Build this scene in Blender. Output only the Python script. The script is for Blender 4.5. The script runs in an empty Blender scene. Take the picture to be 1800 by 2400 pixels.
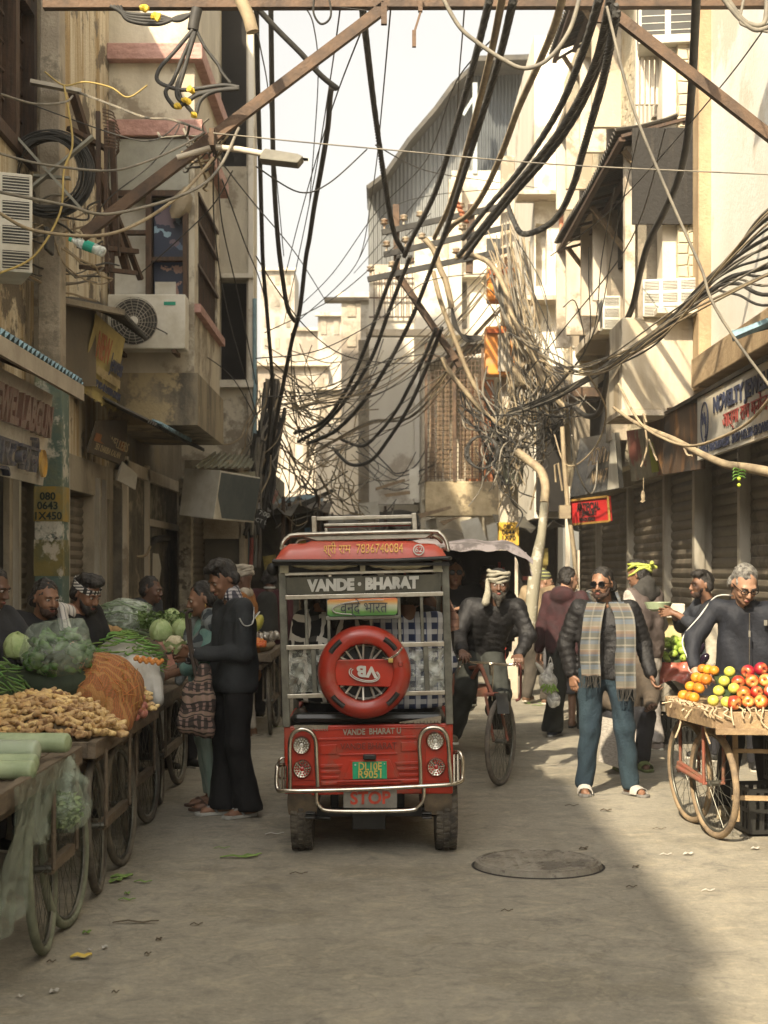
import bpy, math, random
import numpy as np
from mathutils import Vector as V, Matrix, Euler
random.seed(7)
S = bpy.context.scene
COL = S.collection
R = math.radians
F, HZ, CH = 3600.0, 1335.0, 1.68     # focal length and horizon of the photograph (pixels), eye height (m)

# ---------------- camera, sky, sun, exposure
cam = bpy.data.cameras.new("camera")
cam.sensor_fit = 'VERTICAL'; cam.sensor_height = 36; cam.lens = 54
cam.shift_y = 0.05625; cam.clip_start = 0.1; cam.clip_end = 600
cam.dof.use_dof = True; cam.dof.focus_distance = 9.3; cam.dof.aperture_fstop = 4.5
camo = bpy.data.objects.new("camera", cam); COL.objects.link(camo)
camo.location = (0, 0, CH); camo.rotation_euler = (R(90), 0, 0)
S.camera = camo
SUN_EL, SUN_AZ = 38.0, 24.0          # elevation; shadows fall away from the camera, this much to the right
w = bpy.data.worlds.new("World"); S.world = w; w.use_nodes = True
nt = w.node_tree; bg = nt.nodes['Background']
sky = nt.nodes.new('ShaderNodeTexSky'); sky.sky_type = 'NISHITA'; sky.sun_disc = False
sky.sun_elevation = R(SUN_EL); sky.sun_rotation = R(180 + SUN_AZ)
sky.air_density = 1.0; sky.dust_density = 6.0; sky.ozone_density = 1.0
hs = nt.nodes.new('ShaderNodeHueSaturation'); hs.inputs['Saturation'].default_value = 0.35
mx = nt.nodes.new('ShaderNodeMixRGB'); mx.inputs[0].default_value = 0.25
mx.inputs[2].default_value = (6.4, 5.5, 3.7, 1)     # the white winter haze over the street
nt.links.new(sky.outputs[0], hs.inputs['Color']); nt.links.new(hs.outputs[0], mx.inputs[1])
nt.links.new(mx.outputs[0], bg.inputs[0]); bg.inputs[1].default_value = 0.15
sl = bpy.data.lights.new("sun", 'SUN'); sl.energy = 5.0; sl.angle = R(0.9); sl.color = (1, .85, .63)
so = bpy.data.objects.new("sun", sl); COL.objects.link(so)
sd = V((math.sin(R(SUN_AZ))*math.cos(R(SUN_EL)), math.cos(R(SUN_AZ))*math.cos(R(SUN_EL)), -math.sin(R(SUN_EL))))
so.rotation_euler = sd.to_track_quat('-Z', 'Y').to_euler(); so.location = (-8, -12, 20)
S.view_settings.view_transform = 'Standard'; S.view_settings.look = 'None'
S.view_settings.exposure = 0.92; S.view_settings.gamma = 1
S.cycles.max_bounces = 6; S.cycles.transparent_max_bounces = 12; S.cycles.diffuse_bounces = 3
S.cycles.caustics_reflective = False; S.cycles.caustics_refractive = False

def P(px, py, D): return V(((px-900)/F*D, D, CH-(py-HZ)/F*D))      # the point seen at that pixel, D metres out
def G(px, py): D = CH*F/(py-HZ); return V(((px-900)/F*D, D, 0))    # the same on the ground

# ---------------- materials
MATS = {}
def _n(nt, t, **k):
    n = nt.nodes.new(t)
    for a, b in k.items():
        if a == 'ins':
            for i, x in b.items(): n.inputs[i].default_value = x
        else: setattr(n, a, b)
    return n
def _c(c): return (c[0], c[1], c[2], 1)
def mat(name, c, r=.75, metal=0, c2=None, sc=4, lo=.4, hi=.62, bump=.15, bsc=25, streak=0, c3=None, spec=.4, stretch=None, coat=0, alpha=1, det=6):
    """procedural surface: base colour c with patches of c2 (and large stains c3), fine bump"""
    if name in MATS: return MATS[name]
    m = bpy.data.materials.new(name); m.use_nodes = True; nt = m.node_tree; L = nt.links.new
    b = nt.nodes['Principled BSDF']
    b.inputs['Roughness'].default_value = r; b.inputs['Metallic'].default_value = metal
    b.inputs['Specular IOR Level'].default_value = spec
    if coat: b.inputs['Coat Weight'].default_value = coat; b.inputs['Coat Roughness'].default_value = .15
    tc = _n(nt, 'ShaderNodeTexCoord'); mp = _n(nt, 'ShaderNodeMapping')
    L(tc.outputs['Object'], mp.inputs[0])
    if streak: mp.inputs['Scale'].default_value = (1, 1, streak)
    if stretch: mp.inputs['Scale'].default_value = stretch
    if c2 is None: c2 = tuple(x*.72 for x in c)
    n1 = _n(nt, 'ShaderNodeTexNoise', ins={'Scale': sc, 'Detail': det, 'Roughness': .65}); L(mp.outputs[0], n1.inputs[0])
    mr = _n(nt, 'ShaderNodeMapRange', ins={1: lo, 2: hi}); L(n1.outputs[0], mr.inputs[0])
    mi = _n(nt, 'ShaderNodeMixRGB', ins={1: _c(c), 2: _c(c2)}); L(mr.outputs[0], mi.inputs[0])
    out = mi.outputs[0]
    if c3 is not None:
        n3 = _n(nt, 'ShaderNodeTexNoise', ins={'Scale': sc*.35, 'Detail': 8, 'Roughness': .7}); L(tc.outputs['Object'], n3.inputs[0])
        m3 = _n(nt, 'ShaderNodeMapRange', ins={1: .53, 2: .57}); L(n3.outputs[0], m3.inputs[0])
        x3 = _n(nt, 'ShaderNodeMixRGB', ins={2: _c(c3)}); L(m3.outputs[0], x3.inputs[0]); L(out, x3.inputs[1]); out = x3.outputs[0]
    L(out, b.inputs['Base Color'])
    if bump:
        n2 = _n(nt, 'ShaderNodeTexNoise', ins={'Scale': bsc, 'Detail': 5, 'Roughness': .6}); L(tc.outputs['Object'], n2.inputs[0])
        bp = _n(nt, 'ShaderNodeBump', ins={'Strength': bump, 'Distance': .02}); L(n2.outputs[0], bp.inputs['Height']); L(bp.outputs[0], b.inputs['Normal'])
    if alpha < 1: b.inputs['Alpha'].default_value = alpha
    MATS[name] = m; return m
def film(name, c=(.85,.9,.85), a=.35, r=.12):
    """thin clear plastic sheet"""
    if name in MATS: return MATS[name]
    m = bpy.data.materials.new(name); m.use_nodes = True; nt = m.node_tree; L = nt.links.new
    o = nt.nodes['Material Output']; p = nt.nodes['Principled BSDF']
    p.inputs['Base Color'].default_value = _c(c); p.inputs['Roughness'].default_value = r
    t = _n(nt, 'ShaderNodeBsdfTransparent'); tc = _n(nt, 'ShaderNodeTexCoord')
    n = _n(nt, 'ShaderNodeTexNoise', ins={'Scale': 9, 'Detail': 6, 'Distortion': 2}); L(tc.outputs['Object'], n.inputs[0])
    mr = _n(nt, 'ShaderNodeMapRange', ins={1: .38, 2: .66, 3: a*.5, 4: min(1, a*1.9)}); L(n.outputs[0], mr.inputs[0])
    bp = _n(nt, 'ShaderNodeBump', ins={'Strength': .7, 'Distance': .03}); L(n.outputs[0], bp.inputs['Height']); L(bp.outputs[0], p.inputs['Normal'])
    mx = _n(nt, 'ShaderNodeMixShader'); L(mr.outputs[0], mx.inputs[0]); L(t.outputs[0], mx.inputs[1]); L(p.outputs[0], mx.inputs[2]); L(mx.outputs[0], o.inputs[0])
    MATS[name] = m; return m
def bands(name, layers, base, r=.85, coord='Object', rot=0, bump=.1, wob=0):
    """cloth with woven stripes: layers = (axis, period, duty, offset, colour, strength)"""
    if name in MATS: return MATS[name]
    m = bpy.data.materials.new(name); m.use_nodes = True; nt = m.node_tree; L = nt.links.new
    b = nt.nodes['Principled BSDF']; b.inputs['Roughness'].default_value = r
    tc = _n(nt, 'ShaderNodeTexCoord'); mp = _n(nt, 'ShaderNodeMapping', ins={'Rotation': (0, 0, rot)}); L(tc.outputs[coord], mp.inputs[0])
    src = mp.outputs[0]
    if wob:
        nn = _n(nt, 'ShaderNodeTexNoise', ins={'Scale': 6}); L(src, nn.inputs[0])
        va = _n(nt, 'ShaderNodeVectorMath', operation='MULTIPLY_ADD', ins={1: (wob,)*3}); L(nn.outputs['Color'], va.inputs[0]); L(src, va.inputs[2]); src = va.outputs[0]
    sp = _n(nt, 'ShaderNodeSeparateXYZ'); L(src, sp.inputs[0])
    col = _n(nt, 'ShaderNodeRGB'); col.outputs[0].default_value = _c(base); out = col.outputs[0]
    for ax, per, duty, off, c, st in layers:
        ma = _n(nt, 'ShaderNodeMath', operation='MULTIPLY_ADD', ins={1: 1/per, 2: off+50}); L(sp.outputs['xyz'.index(ax)], ma.inputs[0])
        fr = _n(nt, 'ShaderNodeMath', operation='FRACT'); L(ma.outputs[0], fr.inputs[0])
        lt = _n(nt, 'ShaderNodeMath', operation='LESS_THAN', ins={1: duty}); L(fr.outputs[0], lt.inputs[0])
        mu = _n(nt, 'ShaderNodeMath', operation='MULTIPLY', ins={1: st}); L(lt.outputs[0], mu.inputs[0])
        x = _n(nt, 'ShaderNodeMixRGB', ins={2: _c(c)}); L(mu.outputs[0], x.inputs[0]); L(out, x.inputs[1]); out = x.outputs[0]
    L(out, b.inputs['Base Color'])
    n2 = _n(nt, 'ShaderNodeTexNoise', ins={'Scale': 60, 'Detail': 3}); L(tc.outputs['Object'], n2.inputs[0])
    bp = _n(nt, 'ShaderNodeBump', ins={'Strength': bump, 'Distance': .01}); L(n2.outputs[0], bp.inputs['Height']); L(bp.outputs[0], b.inputs['Normal'])
    MATS[name] = m; return m

# ---------------- mesh builder
class MB:
    def __init__(s): s.v = []; s.f = []; s.m = []; s.mi = 0; s.uv = []
    def add(s, vs, fs):
        n = len(s.v); s.v += [tuple(v) for v in vs]
        s.f += [tuple(i+n for i in f) for f in fs]; s.m += [s.mi]*len(fs); return s
    def box(s, c, d, rot=None):
        M = Euler(rot).to_matrix() if rot is not None and not isinstance(rot, Matrix) else rot
        c = V(c); vs = []
        for x in (-.5, .5):
            for y in (-.5, .5):
                for z in (-.5, .5):
                    v = V((x*d[0], y*d[1], z*d[2])); vs.append(c+(M @ v if M is not None else v))
        return s.add(vs, [(0,1,3,2),(4,6,7,5),(0,4,5,1),(2,3,7,6),(0,2,6,4),(1,5,7,3)])
    def span(s, a, b): return s.box([(x+y)/2 for x, y in zip(a, b)], [abs(x-y) for x, y in zip(a, b)])
    def slab(s, pts, t):          # polygon given thickness along its normal
        pts = [V(p) for p in pts]; n = (pts[1]-pts[0]).cross(pts[2]-pts[0]).normalized()*t; k = len(pts)
        fs = [tuple(range(k))[::-1], tuple(range(k, 2*k))]+[(i, (i+1) % k, (i+1) % k+k, i+k) for i in range(k)]
        return s.add(pts+[p+n for p in pts], fs)
    def bar(s, a, b, w, h=None, up=(0,0,1)):   # rectangular bar from a to b
        a, b = V(a), V(b); h = h or w; y = (b-a); L = y.length
        if L < 1e-6: return s
        y = y/L; u = V(up)
        if abs(y.dot(u)) > .98: u = V((1,0,0))
        x = y.cross(u).normalized(); z = x.cross(y)
        return s.box((a+b)/2, (w, L, h), Matrix((x, y, z)).transposed())
    def tube(s, pts, r, n=8, closed=False, cap=True):
        pts = [V(p) for p in pts]; k = len(pts); rr = r if isinstance(r, (list, tuple)) else [r]*k
        vs = []; prev = None
        for i, p in enumerate(pts):
            a = pts[(i-1) % k] if (closed or i > 0) else p; b = pts[(i+1) % k] if (closed or i < k-1) else p
            t = (b-a)
            t = t.normalized() if t.length > 1e-9 else V((0,0,1))
            if prev is None:
                u = V((0,0,1)) if abs(t.z) < .9 else V((1,0,0)); x = t.cross(u).normalized()
            else:
                x = (prev-t*prev.dot(t)); x = x.normalized() if x.length > 1e-6 else t.orthogonal().normalized()
            prev = x; y = t.cross(x)
            for j in range(n):
                q = 2*math.pi*j/n; vs.append(p+(x*math.cos(q)+y*math.sin(q))*rr[i])
        fs = []
        for i in range(k if closed else k-1):
            a0, b0 = i*n, ((i+1) % k)*n
            for j in range(n): fs.append((a0+j, a0+(j+1) % n, b0+(j+1) % n, b0+j))
        if cap and not closed: fs += [tuple(range(n))[::-1], tuple((k-1)*n+j for j in range(n))]
        return s.add(vs, fs)
    def lathe(s, prof, c=(0,0,0), axis='z', n=20, rot=None, caps=True):  # prof = (radius, height)
        M = {'z': Matrix.Identity(3), 'x': Matrix(((0,0,1),(1,0,0),(0,1,0))), 'y': Matrix(((0,1,0),(0,0,1),(1,0,0)))}[axis]
        if rot is not None: M = Euler(rot).to_matrix() @ M
        c = V(c); vs = []; k = len(prof)
        for r_, h in prof:
            for j in range(n): q = 2*math.pi*j/n; vs.append(c+M @ V((r_*math.cos(q), r_*math.sin(q), h)))
        fs = [(i*n+j, i*n+(j+1) % n, (i+1)*n+(j+1) % n, (i+1)*n+j) for i in range(k-1) for j in range(n)]
        if caps: fs += [tuple(range(n))[::-1], tuple((k-1)*n+j for j in range(n))]
        return s.add(vs, fs)
    def ell(s, c, r, n=12, rot=None, lump=0, seed=0):
        rnd = random.Random(seed); M = Euler(rot).to_matrix() if rot is not None else None
        c = V(c); vs = [None]; m = n//2; ph = [rnd.uniform(0, 6) for _ in range(6)]
        def pt(a, b):
            v = V((math.sin(a)*math.cos(b), math.sin(a)*math.sin(b), math.cos(a)))
            k = 1+lump*(math.sin(3*v.x+ph[0])*math.sin(4*v.y+ph[1])+.6*math.sin(7*v.z+ph[2])*math.sin(6*v.x+ph[3]))
            v = V((v.x*r[0]*k, v.y*r[1]*k, v.z*r[2]*k)); return c+(M @ v if M is not None else v)
        vs = [pt(0, 0)]+[pt(math.pi*i/m, 2*math.pi*j/n) for i in range(1, m) for j in range(n)]+[pt(math.pi, 0)]
        fs = [(0, 1+j, 1+(j+1) % n) for j in range(n)]
        for i in range(m-2): fs += [(1+i*n+j, 1+(i+1)*n+j, 1+(i+1)*n+(j+1) % n, 1+i*n+(j+1) % n) for j in range(n)]
        e = len(vs)-1; fs += [(e, 1+(m-2)*n+(j+1) % n, 1+(m-2)*n+j) for j in range(n)]
        return s.add(vs, fs)
    def grid(s, nu, nv, fn, t=0, uv=False):   # surface fn(u,v), u and v in 0..1; t = thickness
        vs = [V(fn(i/nu, j/nv)) for i in range(nu+1) for j in range(nv+1)]; W = nv+1
        fs = [(i*W+j, (i+1)*W+j, (i+1)*W+j+1, i*W+j+1) for i in range(nu) for j in range(nv)]
        if t:
            nrm = []
            for i in range(nu+1):
                for j in range(nv+1):
                    a = vs[min(i+1, nu)*W+j]-vs[max(i-1, 0)*W+j]; b = vs[i*W+min(j+1, nv)]-vs[i*W+max(j-1, 0)]
                    c = a.cross(b); nrm.append(c.normalized() if c.length > 1e-12 else V((0,0,1)))
            K = len(vs); v2 = [p-q*t for p, q in zip(vs, nrm)]
            fs2 = [tuple(x+K for x in f[::-1]) for f in fs]
            ed = [i*W for i in range(nu+1)]+[nu*W+j for j in range(1, nv+1)]+[i*W+nv for i in range(nu-1, -1, -1)]+[j for j in range(nv-1, 0, -1)]
            sd_ = [(ed[(q+1) % len(ed)], ed[q], ed[q]+K, ed[(q+1) % len(ed)]+K) for q in range(len(ed))]
            vs += v2; fs += fs2+sd_
        if uv: s.uv += [(i/nu, j/nv) for i in range(nu+1) for j in range(nv+1)]*(2 if t else 1)
        return s.add(vs, fs)
    def text(s, body, size, o, x, y, depth=.004, fit=None, bold=0, align='CENTER', sx=1):
        """raised lettering: o = centre, x = reading direction, y = up"""
        c = bpy.data.curves.new('t', 'FONT'); c.body = body; c.size = size; c.align_x = align; c.align_y = 'CENTER'
        c.extrude = depth/2; c.offset = bold; c.resolution_u = 3
        ob = bpy.data.objects.new('t', c); COL.objects.link(ob)
        me = bpy.data.meshes.new_from_object(ob.evaluated_get(bpy.context.evaluated_depsgraph_get()))
        bpy.data.objects.remove(ob); bpy.data.curves.remove(c)
        x, y, o = V(x).normalized(), V(y).normalized(), V(o); z = x.cross(y)
        vs = [v.co.copy() for v in me.vertices]; k = sx
        if fit and vs:
            wd = max(v.x for v in vs)-min(v.x for v in vs); k = fit/max(wd, 1e-6)
            mid = (max(v.x for v in vs)+min(v.x for v in vs))/2
            for v in vs: v.x -= mid
        s.add([o+x*v.x*k+y*v.y+z*v.z for v in vs], [tuple(p.vertices) for p in me.polygons])
        bpy.data.meshes.remove(me); return s

ORG = {}
def link(name, me, m, parent=None, smooth=0, bevel=0):
    o = bpy.data.objects.new(name, me); COL.objects.link(o)
    for q in (m if isinstance(m, (list, tuple)) else [m]):
        if q is not None: me.materials.append(q)
    if parent is not None: o.parent = parent; ORG[o.name] = ORG.get(parent.name, V((0,0,0)))
    if smooth:
        me.shade_smooth()
        if smooth < 179: me.set_sharp_from_angle(angle=R(smooth))
    if bevel:
        b = o.modifiers.new('bevel', 'BEVEL'); b.width = bevel; b.segments = 2; b.limit_method = 'ANGLE'; b.angle_limit = R(50)
    return o
def tomesh(name, mb, off=V((0,0,0))):
    me = bpy.data.meshes.new(name)
    vs = mb.v if off.length == 0 else [(a-off.x, b-off.y, c-off.z) for a, b, c in mb.v]
    me.from_pydata(vs, [], mb.f)
    if max(mb.m, default=0): me.polygons.foreach_set('material_index', mb.m)
    if mb.uv and len(mb.uv) == len(mb.v):
        uvl = me.uv_layers.new(name='UVMap'); li = np.zeros(len(me.loops), dtype=np.int32); me.loops.foreach_get('vertex_index', li)
        uvl.data.foreach_set('uv', np.array(mb.uv, dtype=np.float32)[li].ravel())
    me.validate(); me.update(); return me
def part(name, mb, m, parent, smooth=0, bevel=0, label=None):
    o = link(name, tomesh(name, mb, ORG.get(parent.name, V((0,0,0)))), m, parent, smooth, bevel)
    if label: o['label'] = label
    return o
def tag(o, label, cat, group=None):
    o['label'] = label; o['category'] = cat
    if group: o['group'] = group
    return o
def thing(name, label, cat, loc=(0,0,0), rz=0, group=None, world=False):
    """an Empty at the thing's base; world=True when its parts are modelled in world coordinates"""
    o = bpy.data.objects.new(name, None); COL.objects.link(o); o.empty_display_size = .2
    o.location = loc; o.rotation_euler = (0, 0, rz); tag(o, label, cat, group)
    if world: ORG[o.name] = V(loc)
    return o
def solo(name, mb, m, label, cat, group=None, smooth=0, bevel=0, kind=None):
    xs = np.array(mb.v); lo, hi = xs.min(0), xs.max(0); off = V(((lo[0]+hi[0])/2, (lo[1]+hi[1])/2, lo[2]))
    o = link(name, tomesh(name, mb, off), m, None, smooth, bevel); o.location = off
    tag(o, label, cat, group)
    if kind: o['kind'] = kind
    return o
def struct(name, mb, m, smooth=0):
    o = link(name, tomesh(name, mb), m, None, smooth); o['kind'] = 'structure'; return o
def dup(root, loc=None, rz=None, label=None, rot=None, scale=None):
    def cp(o, par):
        c = o.copy(); COL.objects.link(c)
        if par is not None: c.parent = par
        for ch in o.children: cp(ch, c)
        return c
    r = cp(root, None)
    if loc is not None: r.location = loc
    if rz is not None: r.rotation_euler = (0, 0, rz)
    if rot is not None: r.rotation_euler = rot
    if scale is not None: r.scale = scale if isinstance(scale, (tuple, list)) else (scale,)*3
    if label: r['label'] = label
    return r
def crom(pts, n=8, closed=False):     # smooth curve through points
    pts = [V(p) for p in pts]; k = len(pts)
    if k < 3 and not closed: return [pts[0].lerp(pts[1], i/n) for i in range(n+1)]
    out = []
    for i in range(k if closed else k-1):
        g = (lambda j: pts[j % k]) if closed else (lambda j: pts[max(0, min(k-1, j))])
        p0, p1, p2, p3 = g(i-1), g(i), g(i+1), g(i+2)
        for j in range(n):
            t = j/n; out.append(.5*((2*p1)+(p2-p0)*t+(2*p0-5*p1+4*p2-p3)*t*t+(3*p1-p0-3*p2+p3)*t**3))
    if not closed: out.append(pts[-1])
    return out

# ---------------- smooth solid modelling: blended tapered capsules and ellipsoids, surfaced as one mesh
def _sub(prim, X, Y, Z):
    if prim[0][-1] == 'c':
        a, b, ra, rb = np.array(prim[1], 'f'), np.array(prim[2], 'f'), prim[3], prim[4]
        ab = b-a; L2 = float(ab @ ab)+1e-12
        t = np.clip(((X-a[0])*ab[0]+(Y-a[1])*ab[1]+(Z-a[2])*ab[2])/L2, 0, 1)
        d = np.sqrt((X-a[0]-t*ab[0])**2+(Y-a[1]-t*ab[1])**2+(Z-a[2]-t*ab[2])**2)
        rad = ra+(rb-ra)*t
        if len(prim) > 6: rad = rad+prim[7]*(np.abs(np.sin(math.pi*t*math.sqrt(L2)/prim[6]))**.6-.6)
        return d-rad
    c, r = prim[1], prim[2]
    X, Y, Z = X-c[0], Y-c[1], Z-c[2]
    if len(prim) > 4 and prim[4] is not None:
        M = np.array(prim[4]).T; X, Y, Z = M[0,0]*X+M[0,1]*Y+M[0,2]*Z, M[1,0]*X+M[1,1]*Y+M[1,2]*Z, M[2,0]*X+M[2,1]*Y+M[2,2]*Z
    k0 = np.sqrt((X/r[0])**2+(Y/r[1])**2+(Z/r[2])**2); k1 = np.sqrt((X/r[0]**2)**2+(Y/r[1]**2)**2+(Z/r[2]**2)**2)+1e-9
    return k0*(k0-1)/k1
def blob(prims, h, k=.02, cuts=(), f=None):
    """prims: ('c',a,b,ra,rb,k[,ring,amp]) or ('e',centre,radii,k,rot); '-c' / '-e' carve. Returns MB"""
    lo = np.array([1e9]*3); hi = -lo
    def bb(p):
        if p[0][-1] == 'c':
            a, b = np.array(p[1], float), np.array(p[2], float); m = max(p[3], p[4])+(p[7] if len(p) > 6 else 0)
            return np.minimum(a, b)-m, np.maximum(a, b)+m
        c = np.array(p[1], float); m = max(p[2]); return c-m, c+m
    for p in prims:
        if p[0][0] != '-': a, b = bb(p); lo = np.minimum(lo, a); hi = np.maximum(hi, b)
    lo = lo-3*h-.01; hi = hi+3*h+.01
    n = np.ceil((hi-lo)/h).astype(int)+1
    ax = [(lo[i]+np.arange(n[i])*h).astype('f') for i in range(3)]
    D = np.full(n, .5, 'f')
    for p in prims:
        kk = (p[5] if p[0][-1] == 'c' and len(p) > 5 else p[3] if p[0][-1] == 'e' and len(p) > 3 else k) or k
        a, b = bb(p); mg = kk*1.2+3*h
        i0 = np.clip(((a-mg-lo)/h).astype(int), 0, n-1); i1 = np.clip(((b+mg-lo)/h).astype(int)+2, 0, n)
        s_ = tuple(slice(i0[i], i1[i]) for i in range(3))
        X, Y, Z = ax[0][s_[0]][:,None,None], ax[1][s_[1]][None,:,None], ax[2][s_[2]][None,None,:]
        d = _sub(p, X, Y, Z); o = D[s_]
        if p[0][0] == '-':
            hh = np.clip(.5-.5*(o+d)/kk, 0, 1); D[s_] = o+(-d-o)*hh+kk*hh*(1-hh)
        else:
            hh = np.clip(.5+.5*(o-d)/kk, 0, 1); D[s_] = o+(d-o)*hh-kk*hh*(1-hh)
    X, Y, Z = ax[0][:,None,None], ax[1][None,:,None], ax[2][None,None,:]
    if f is not None: D = D+f(X, Y, Z)
    for pt, nv in cuts: D = np.maximum(D, (X-pt[0])*nv[0]+(Y-pt[1])*nv[1]+(Z-pt[2])*nv[2])
    D[0]=D[-1]=.5; D[:,0]=D[:,-1]=.5; D[:,:,0]=D[:,:,-1]=.5
    I = D < 0
    cnt = sum(I[i:n[0]-1+i, j:n[1]-1+j, l:n[2]-1+l].astype('i1') for i in (0,1) for j in (0,1) for l in (0,1))
    act = (cnt > 0) & (cnt < 8); idx = np.argwhere(act)
    mb = MB()
    if len(idx) == 0: return mb
    num = -np.ones(act.shape, 'i4'); num[act] = np.arange(len(idx))
    acc = np.zeros((len(idx), 3)); w_ = np.zeros(len(idx))
    cor = [(i, j, l) for i in (0,1) for j in (0,1) for l in (0,1)]
    val = {c: D[idx[:,0]+c[0], idx[:,1]+c[1], idx[:,2]+c[2]] for c in cor}
    for a in cor:
        for x in range(3):
            if a[x] == 0:
                b = list(a); b[x] = 1; b = tuple(b); va, vb = val[a], val[b]; ms = (va < 0) != (vb < 0)
                t = np.where(ms, va/(va-vb+1e-12), 0); pt = np.tile(np.array(a, float), (len(idx), 1)); pt[:,x] += t
                acc[ms] += pt[ms]; w_[ms] += 1
    vs = (idx+acc/w_[:,None])*h+lo
    fs = []
    for x in range(3):
        y, z = (x+1) % 3, (x+2) % 3
        sl0 = [slice(None)]*3; sl1 = [slice(None)]*3; sl0[x] = slice(0, -1); sl1[x] = slice(1, None)
        A, B = I[tuple(sl0)], I[tuple(sl1)]; e = np.argwhere(A != B)
        e = e[(e[:,y] > 0) & (e[:,z] > 0) & (e[:,y] < n[y]-1) & (e[:,z] < n[z]-1)]
        if not len(e): continue
        fl = A[e[:,0], e[:,1], e[:,2]]
        def g(dy, dz): q = e.copy(); q[:,y] -= dy; q[:,z] -= dz; return num[q[:,0], q[:,1], q[:,2]]
        q = np.stack([g(1,1), g(0,1), g(0,0), g(1,0)], 1); q[~fl] = q[~fl][:, ::-1]; fs.append(q)
    fs = np.concatenate(fs); fs = fs[(fs >= 0).all(1)]
    mb.v = [tuple(p) for p in vs.tolist()]; mb.f = [tuple(p) for p in fs.tolist()]; mb.m = [0]*len(mb.f)
    return mb
def join(*mbs):
    o = MB()
    for m in mbs: o.add(m.v, m.f)
    return o
# =====================================================================  GROUND
M_ROAD = mat('asphalt', (.255,.235,.185), r=.9, c2=(.32,.295,.235), sc=1.3, lo=.35, hi=.7, bump=.5, bsc=55, c3=(.235,.215,.165), det=12)
def road_detail(m):
    nt = m.node_tree; L = nt.links.new; b = nt.nodes['Principled BSDF']; tc = nt.nodes['Texture Coordinate']; base = b.inputs['Base Color'].links[0].from_socket
    def layer(src, mask, col):
        x = _n(nt, 'ShaderNodeMixRGB', ins={2: _c(col)}); L(mask, x.inputs[0]); L(src, x.inputs[1]); return x.outputs[0]
    # worn grit: light aggregate and dark pits
    n = _n(nt, 'ShaderNodeTexNoise', ins={'Scale': 26, 'Detail': 9, 'Roughness': .85}); L(tc.outputs['Object'], n.inputs[0])
    a = _n(nt, 'ShaderNodeMapRange', ins={1: .52, 2: .60, 4: .34}); L(n.outputs[0], a.inputs[0]); base = layer(base, a.outputs[0], (.46,.42,.32))
    a = _n(nt, 'ShaderNodeMapRange', ins={1: .48, 2: .40, 4: .36}); L(n.outputs[0], a.inputs[0]); base = layer(base, a.outputs[0], (.13,.122,.10))
    n = _n(nt, 'ShaderNodeTexNoise', ins={'Scale': 5.5, 'Detail': 10, 'Roughness': .72, 'Distortion': .6}); L(tc.outputs['Object'], n.inputs[0])
    a = _n(nt, 'ShaderNodeMapRange', ins={1: .53, 2: .64, 4: .55}); L(n.outputs[0], a.inputs[0]); base = layer(base, a.outputs[0], (.42,.37,.27))
    a = _n(nt, 'ShaderNodeMapRange', ins={1: .47, 2: .36, 4: .6}); L(n.outputs[0], a.inputs[0]); base = layer(base, a.outputs[0], (.15,.145,.125))
    # long wear streaks along the lane and a few cracks
    mp = _n(nt, 'ShaderNodeMapping', ins={'Scale': (1.6,.16,1)}); L(tc.outputs['Object'], mp.inputs[0]); n = _n(nt, 'ShaderNodeTexNoise', ins={'Scale': 2.2, 'Detail': 7, 'Roughness': .6}); L(mp.outputs[0], n.inputs[0])
    a = _n(nt, 'ShaderNodeMapRange', ins={1: .54, 2: .7, 4: .45}); L(n.outputs[0], a.inputs[0]); base = layer(base, a.outputs[0], (.19,.175,.14))
    nn = _n(nt, 'ShaderNodeTexNoise', ins={'Scale': 1.4, 'Detail': 5}); L(tc.outputs['Object'], nn.inputs[0]); va = _n(nt, 'ShaderNodeVectorMath', operation='MULTIPLY_ADD', ins={1: (1.4,)*3}); L(nn.outputs['Color'], va.inputs[0]); L(tc.outputs['Object'], va.inputs[2])
    v = _n(nt, 'ShaderNodeTexVoronoi', feature='DISTANCE_TO_EDGE', ins={'Scale': .42}); L(va.outputs[0], v.inputs[0]); a = _n(nt, 'ShaderNodeMapRange', ins={1: .006, 2: .001, 4: .22}); L(v.outputs[0], a.inputs[0]); base = layer(base, a.outputs[0], (.07,.065,.055))
    L(base, b.inputs['Base Color'])
road_detail(M_ROAD)
g = MB(); g.grid(60, 80, lambda u, v: V((-40+80*u, -30+v*150, 0)))
struct('road', g, M_ROAD)
g = MB(); g.add([(-300,-200,-.02),(300,-200,-.02),(300,400,-.02),(-300,400,-.02)], [(0,1,2,3)]); struct('ground', g, M_ROAD)
# cast lid, slightly proud of the road
c = G(1261, 2030)
mh = thing('manhole_cover', 'large round iron manhole cover set in the road right of the rickshaw', 'manhole cover', c, world=True)
M_LID = mat('cast_iron_lid', (.30,.275,.225), r=.8, c2=(.21,.19,.15), sc=9, bump=.6, bsc=70, c3=(.15,.135,.11))
b = MB(); b.lathe([(.001,.034),(.30,.034),(.355,.030),(.362,.003)], c, n=48, caps=False); part('lid', b, M_LID, mh, 40)
b = MB()
for i in range(9):
    for j in range(9):
        x, y = (i-4)*.075, (j-4)*.075
        if x*x+y*y < .10: b.box((c.x+x, c.y+y, .0345), (.034,.034,.006), (0,0,.78))
b.tube([(c.x+.33*math.cos(q), c.y+.33*math.sin(q), .034) for q in np.linspace(0,6.2832,49)[:-1]], .007, 5, closed=True); part('cast_pattern', b, M_LID, mh)
b = MB(); b.lathe([(.364,.003),(.368,.006),(.378,.002)], c, n=48, caps=False); part('rim', b, mat('lid_gap', (.03,.027,.024)), mh, 40)

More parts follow.
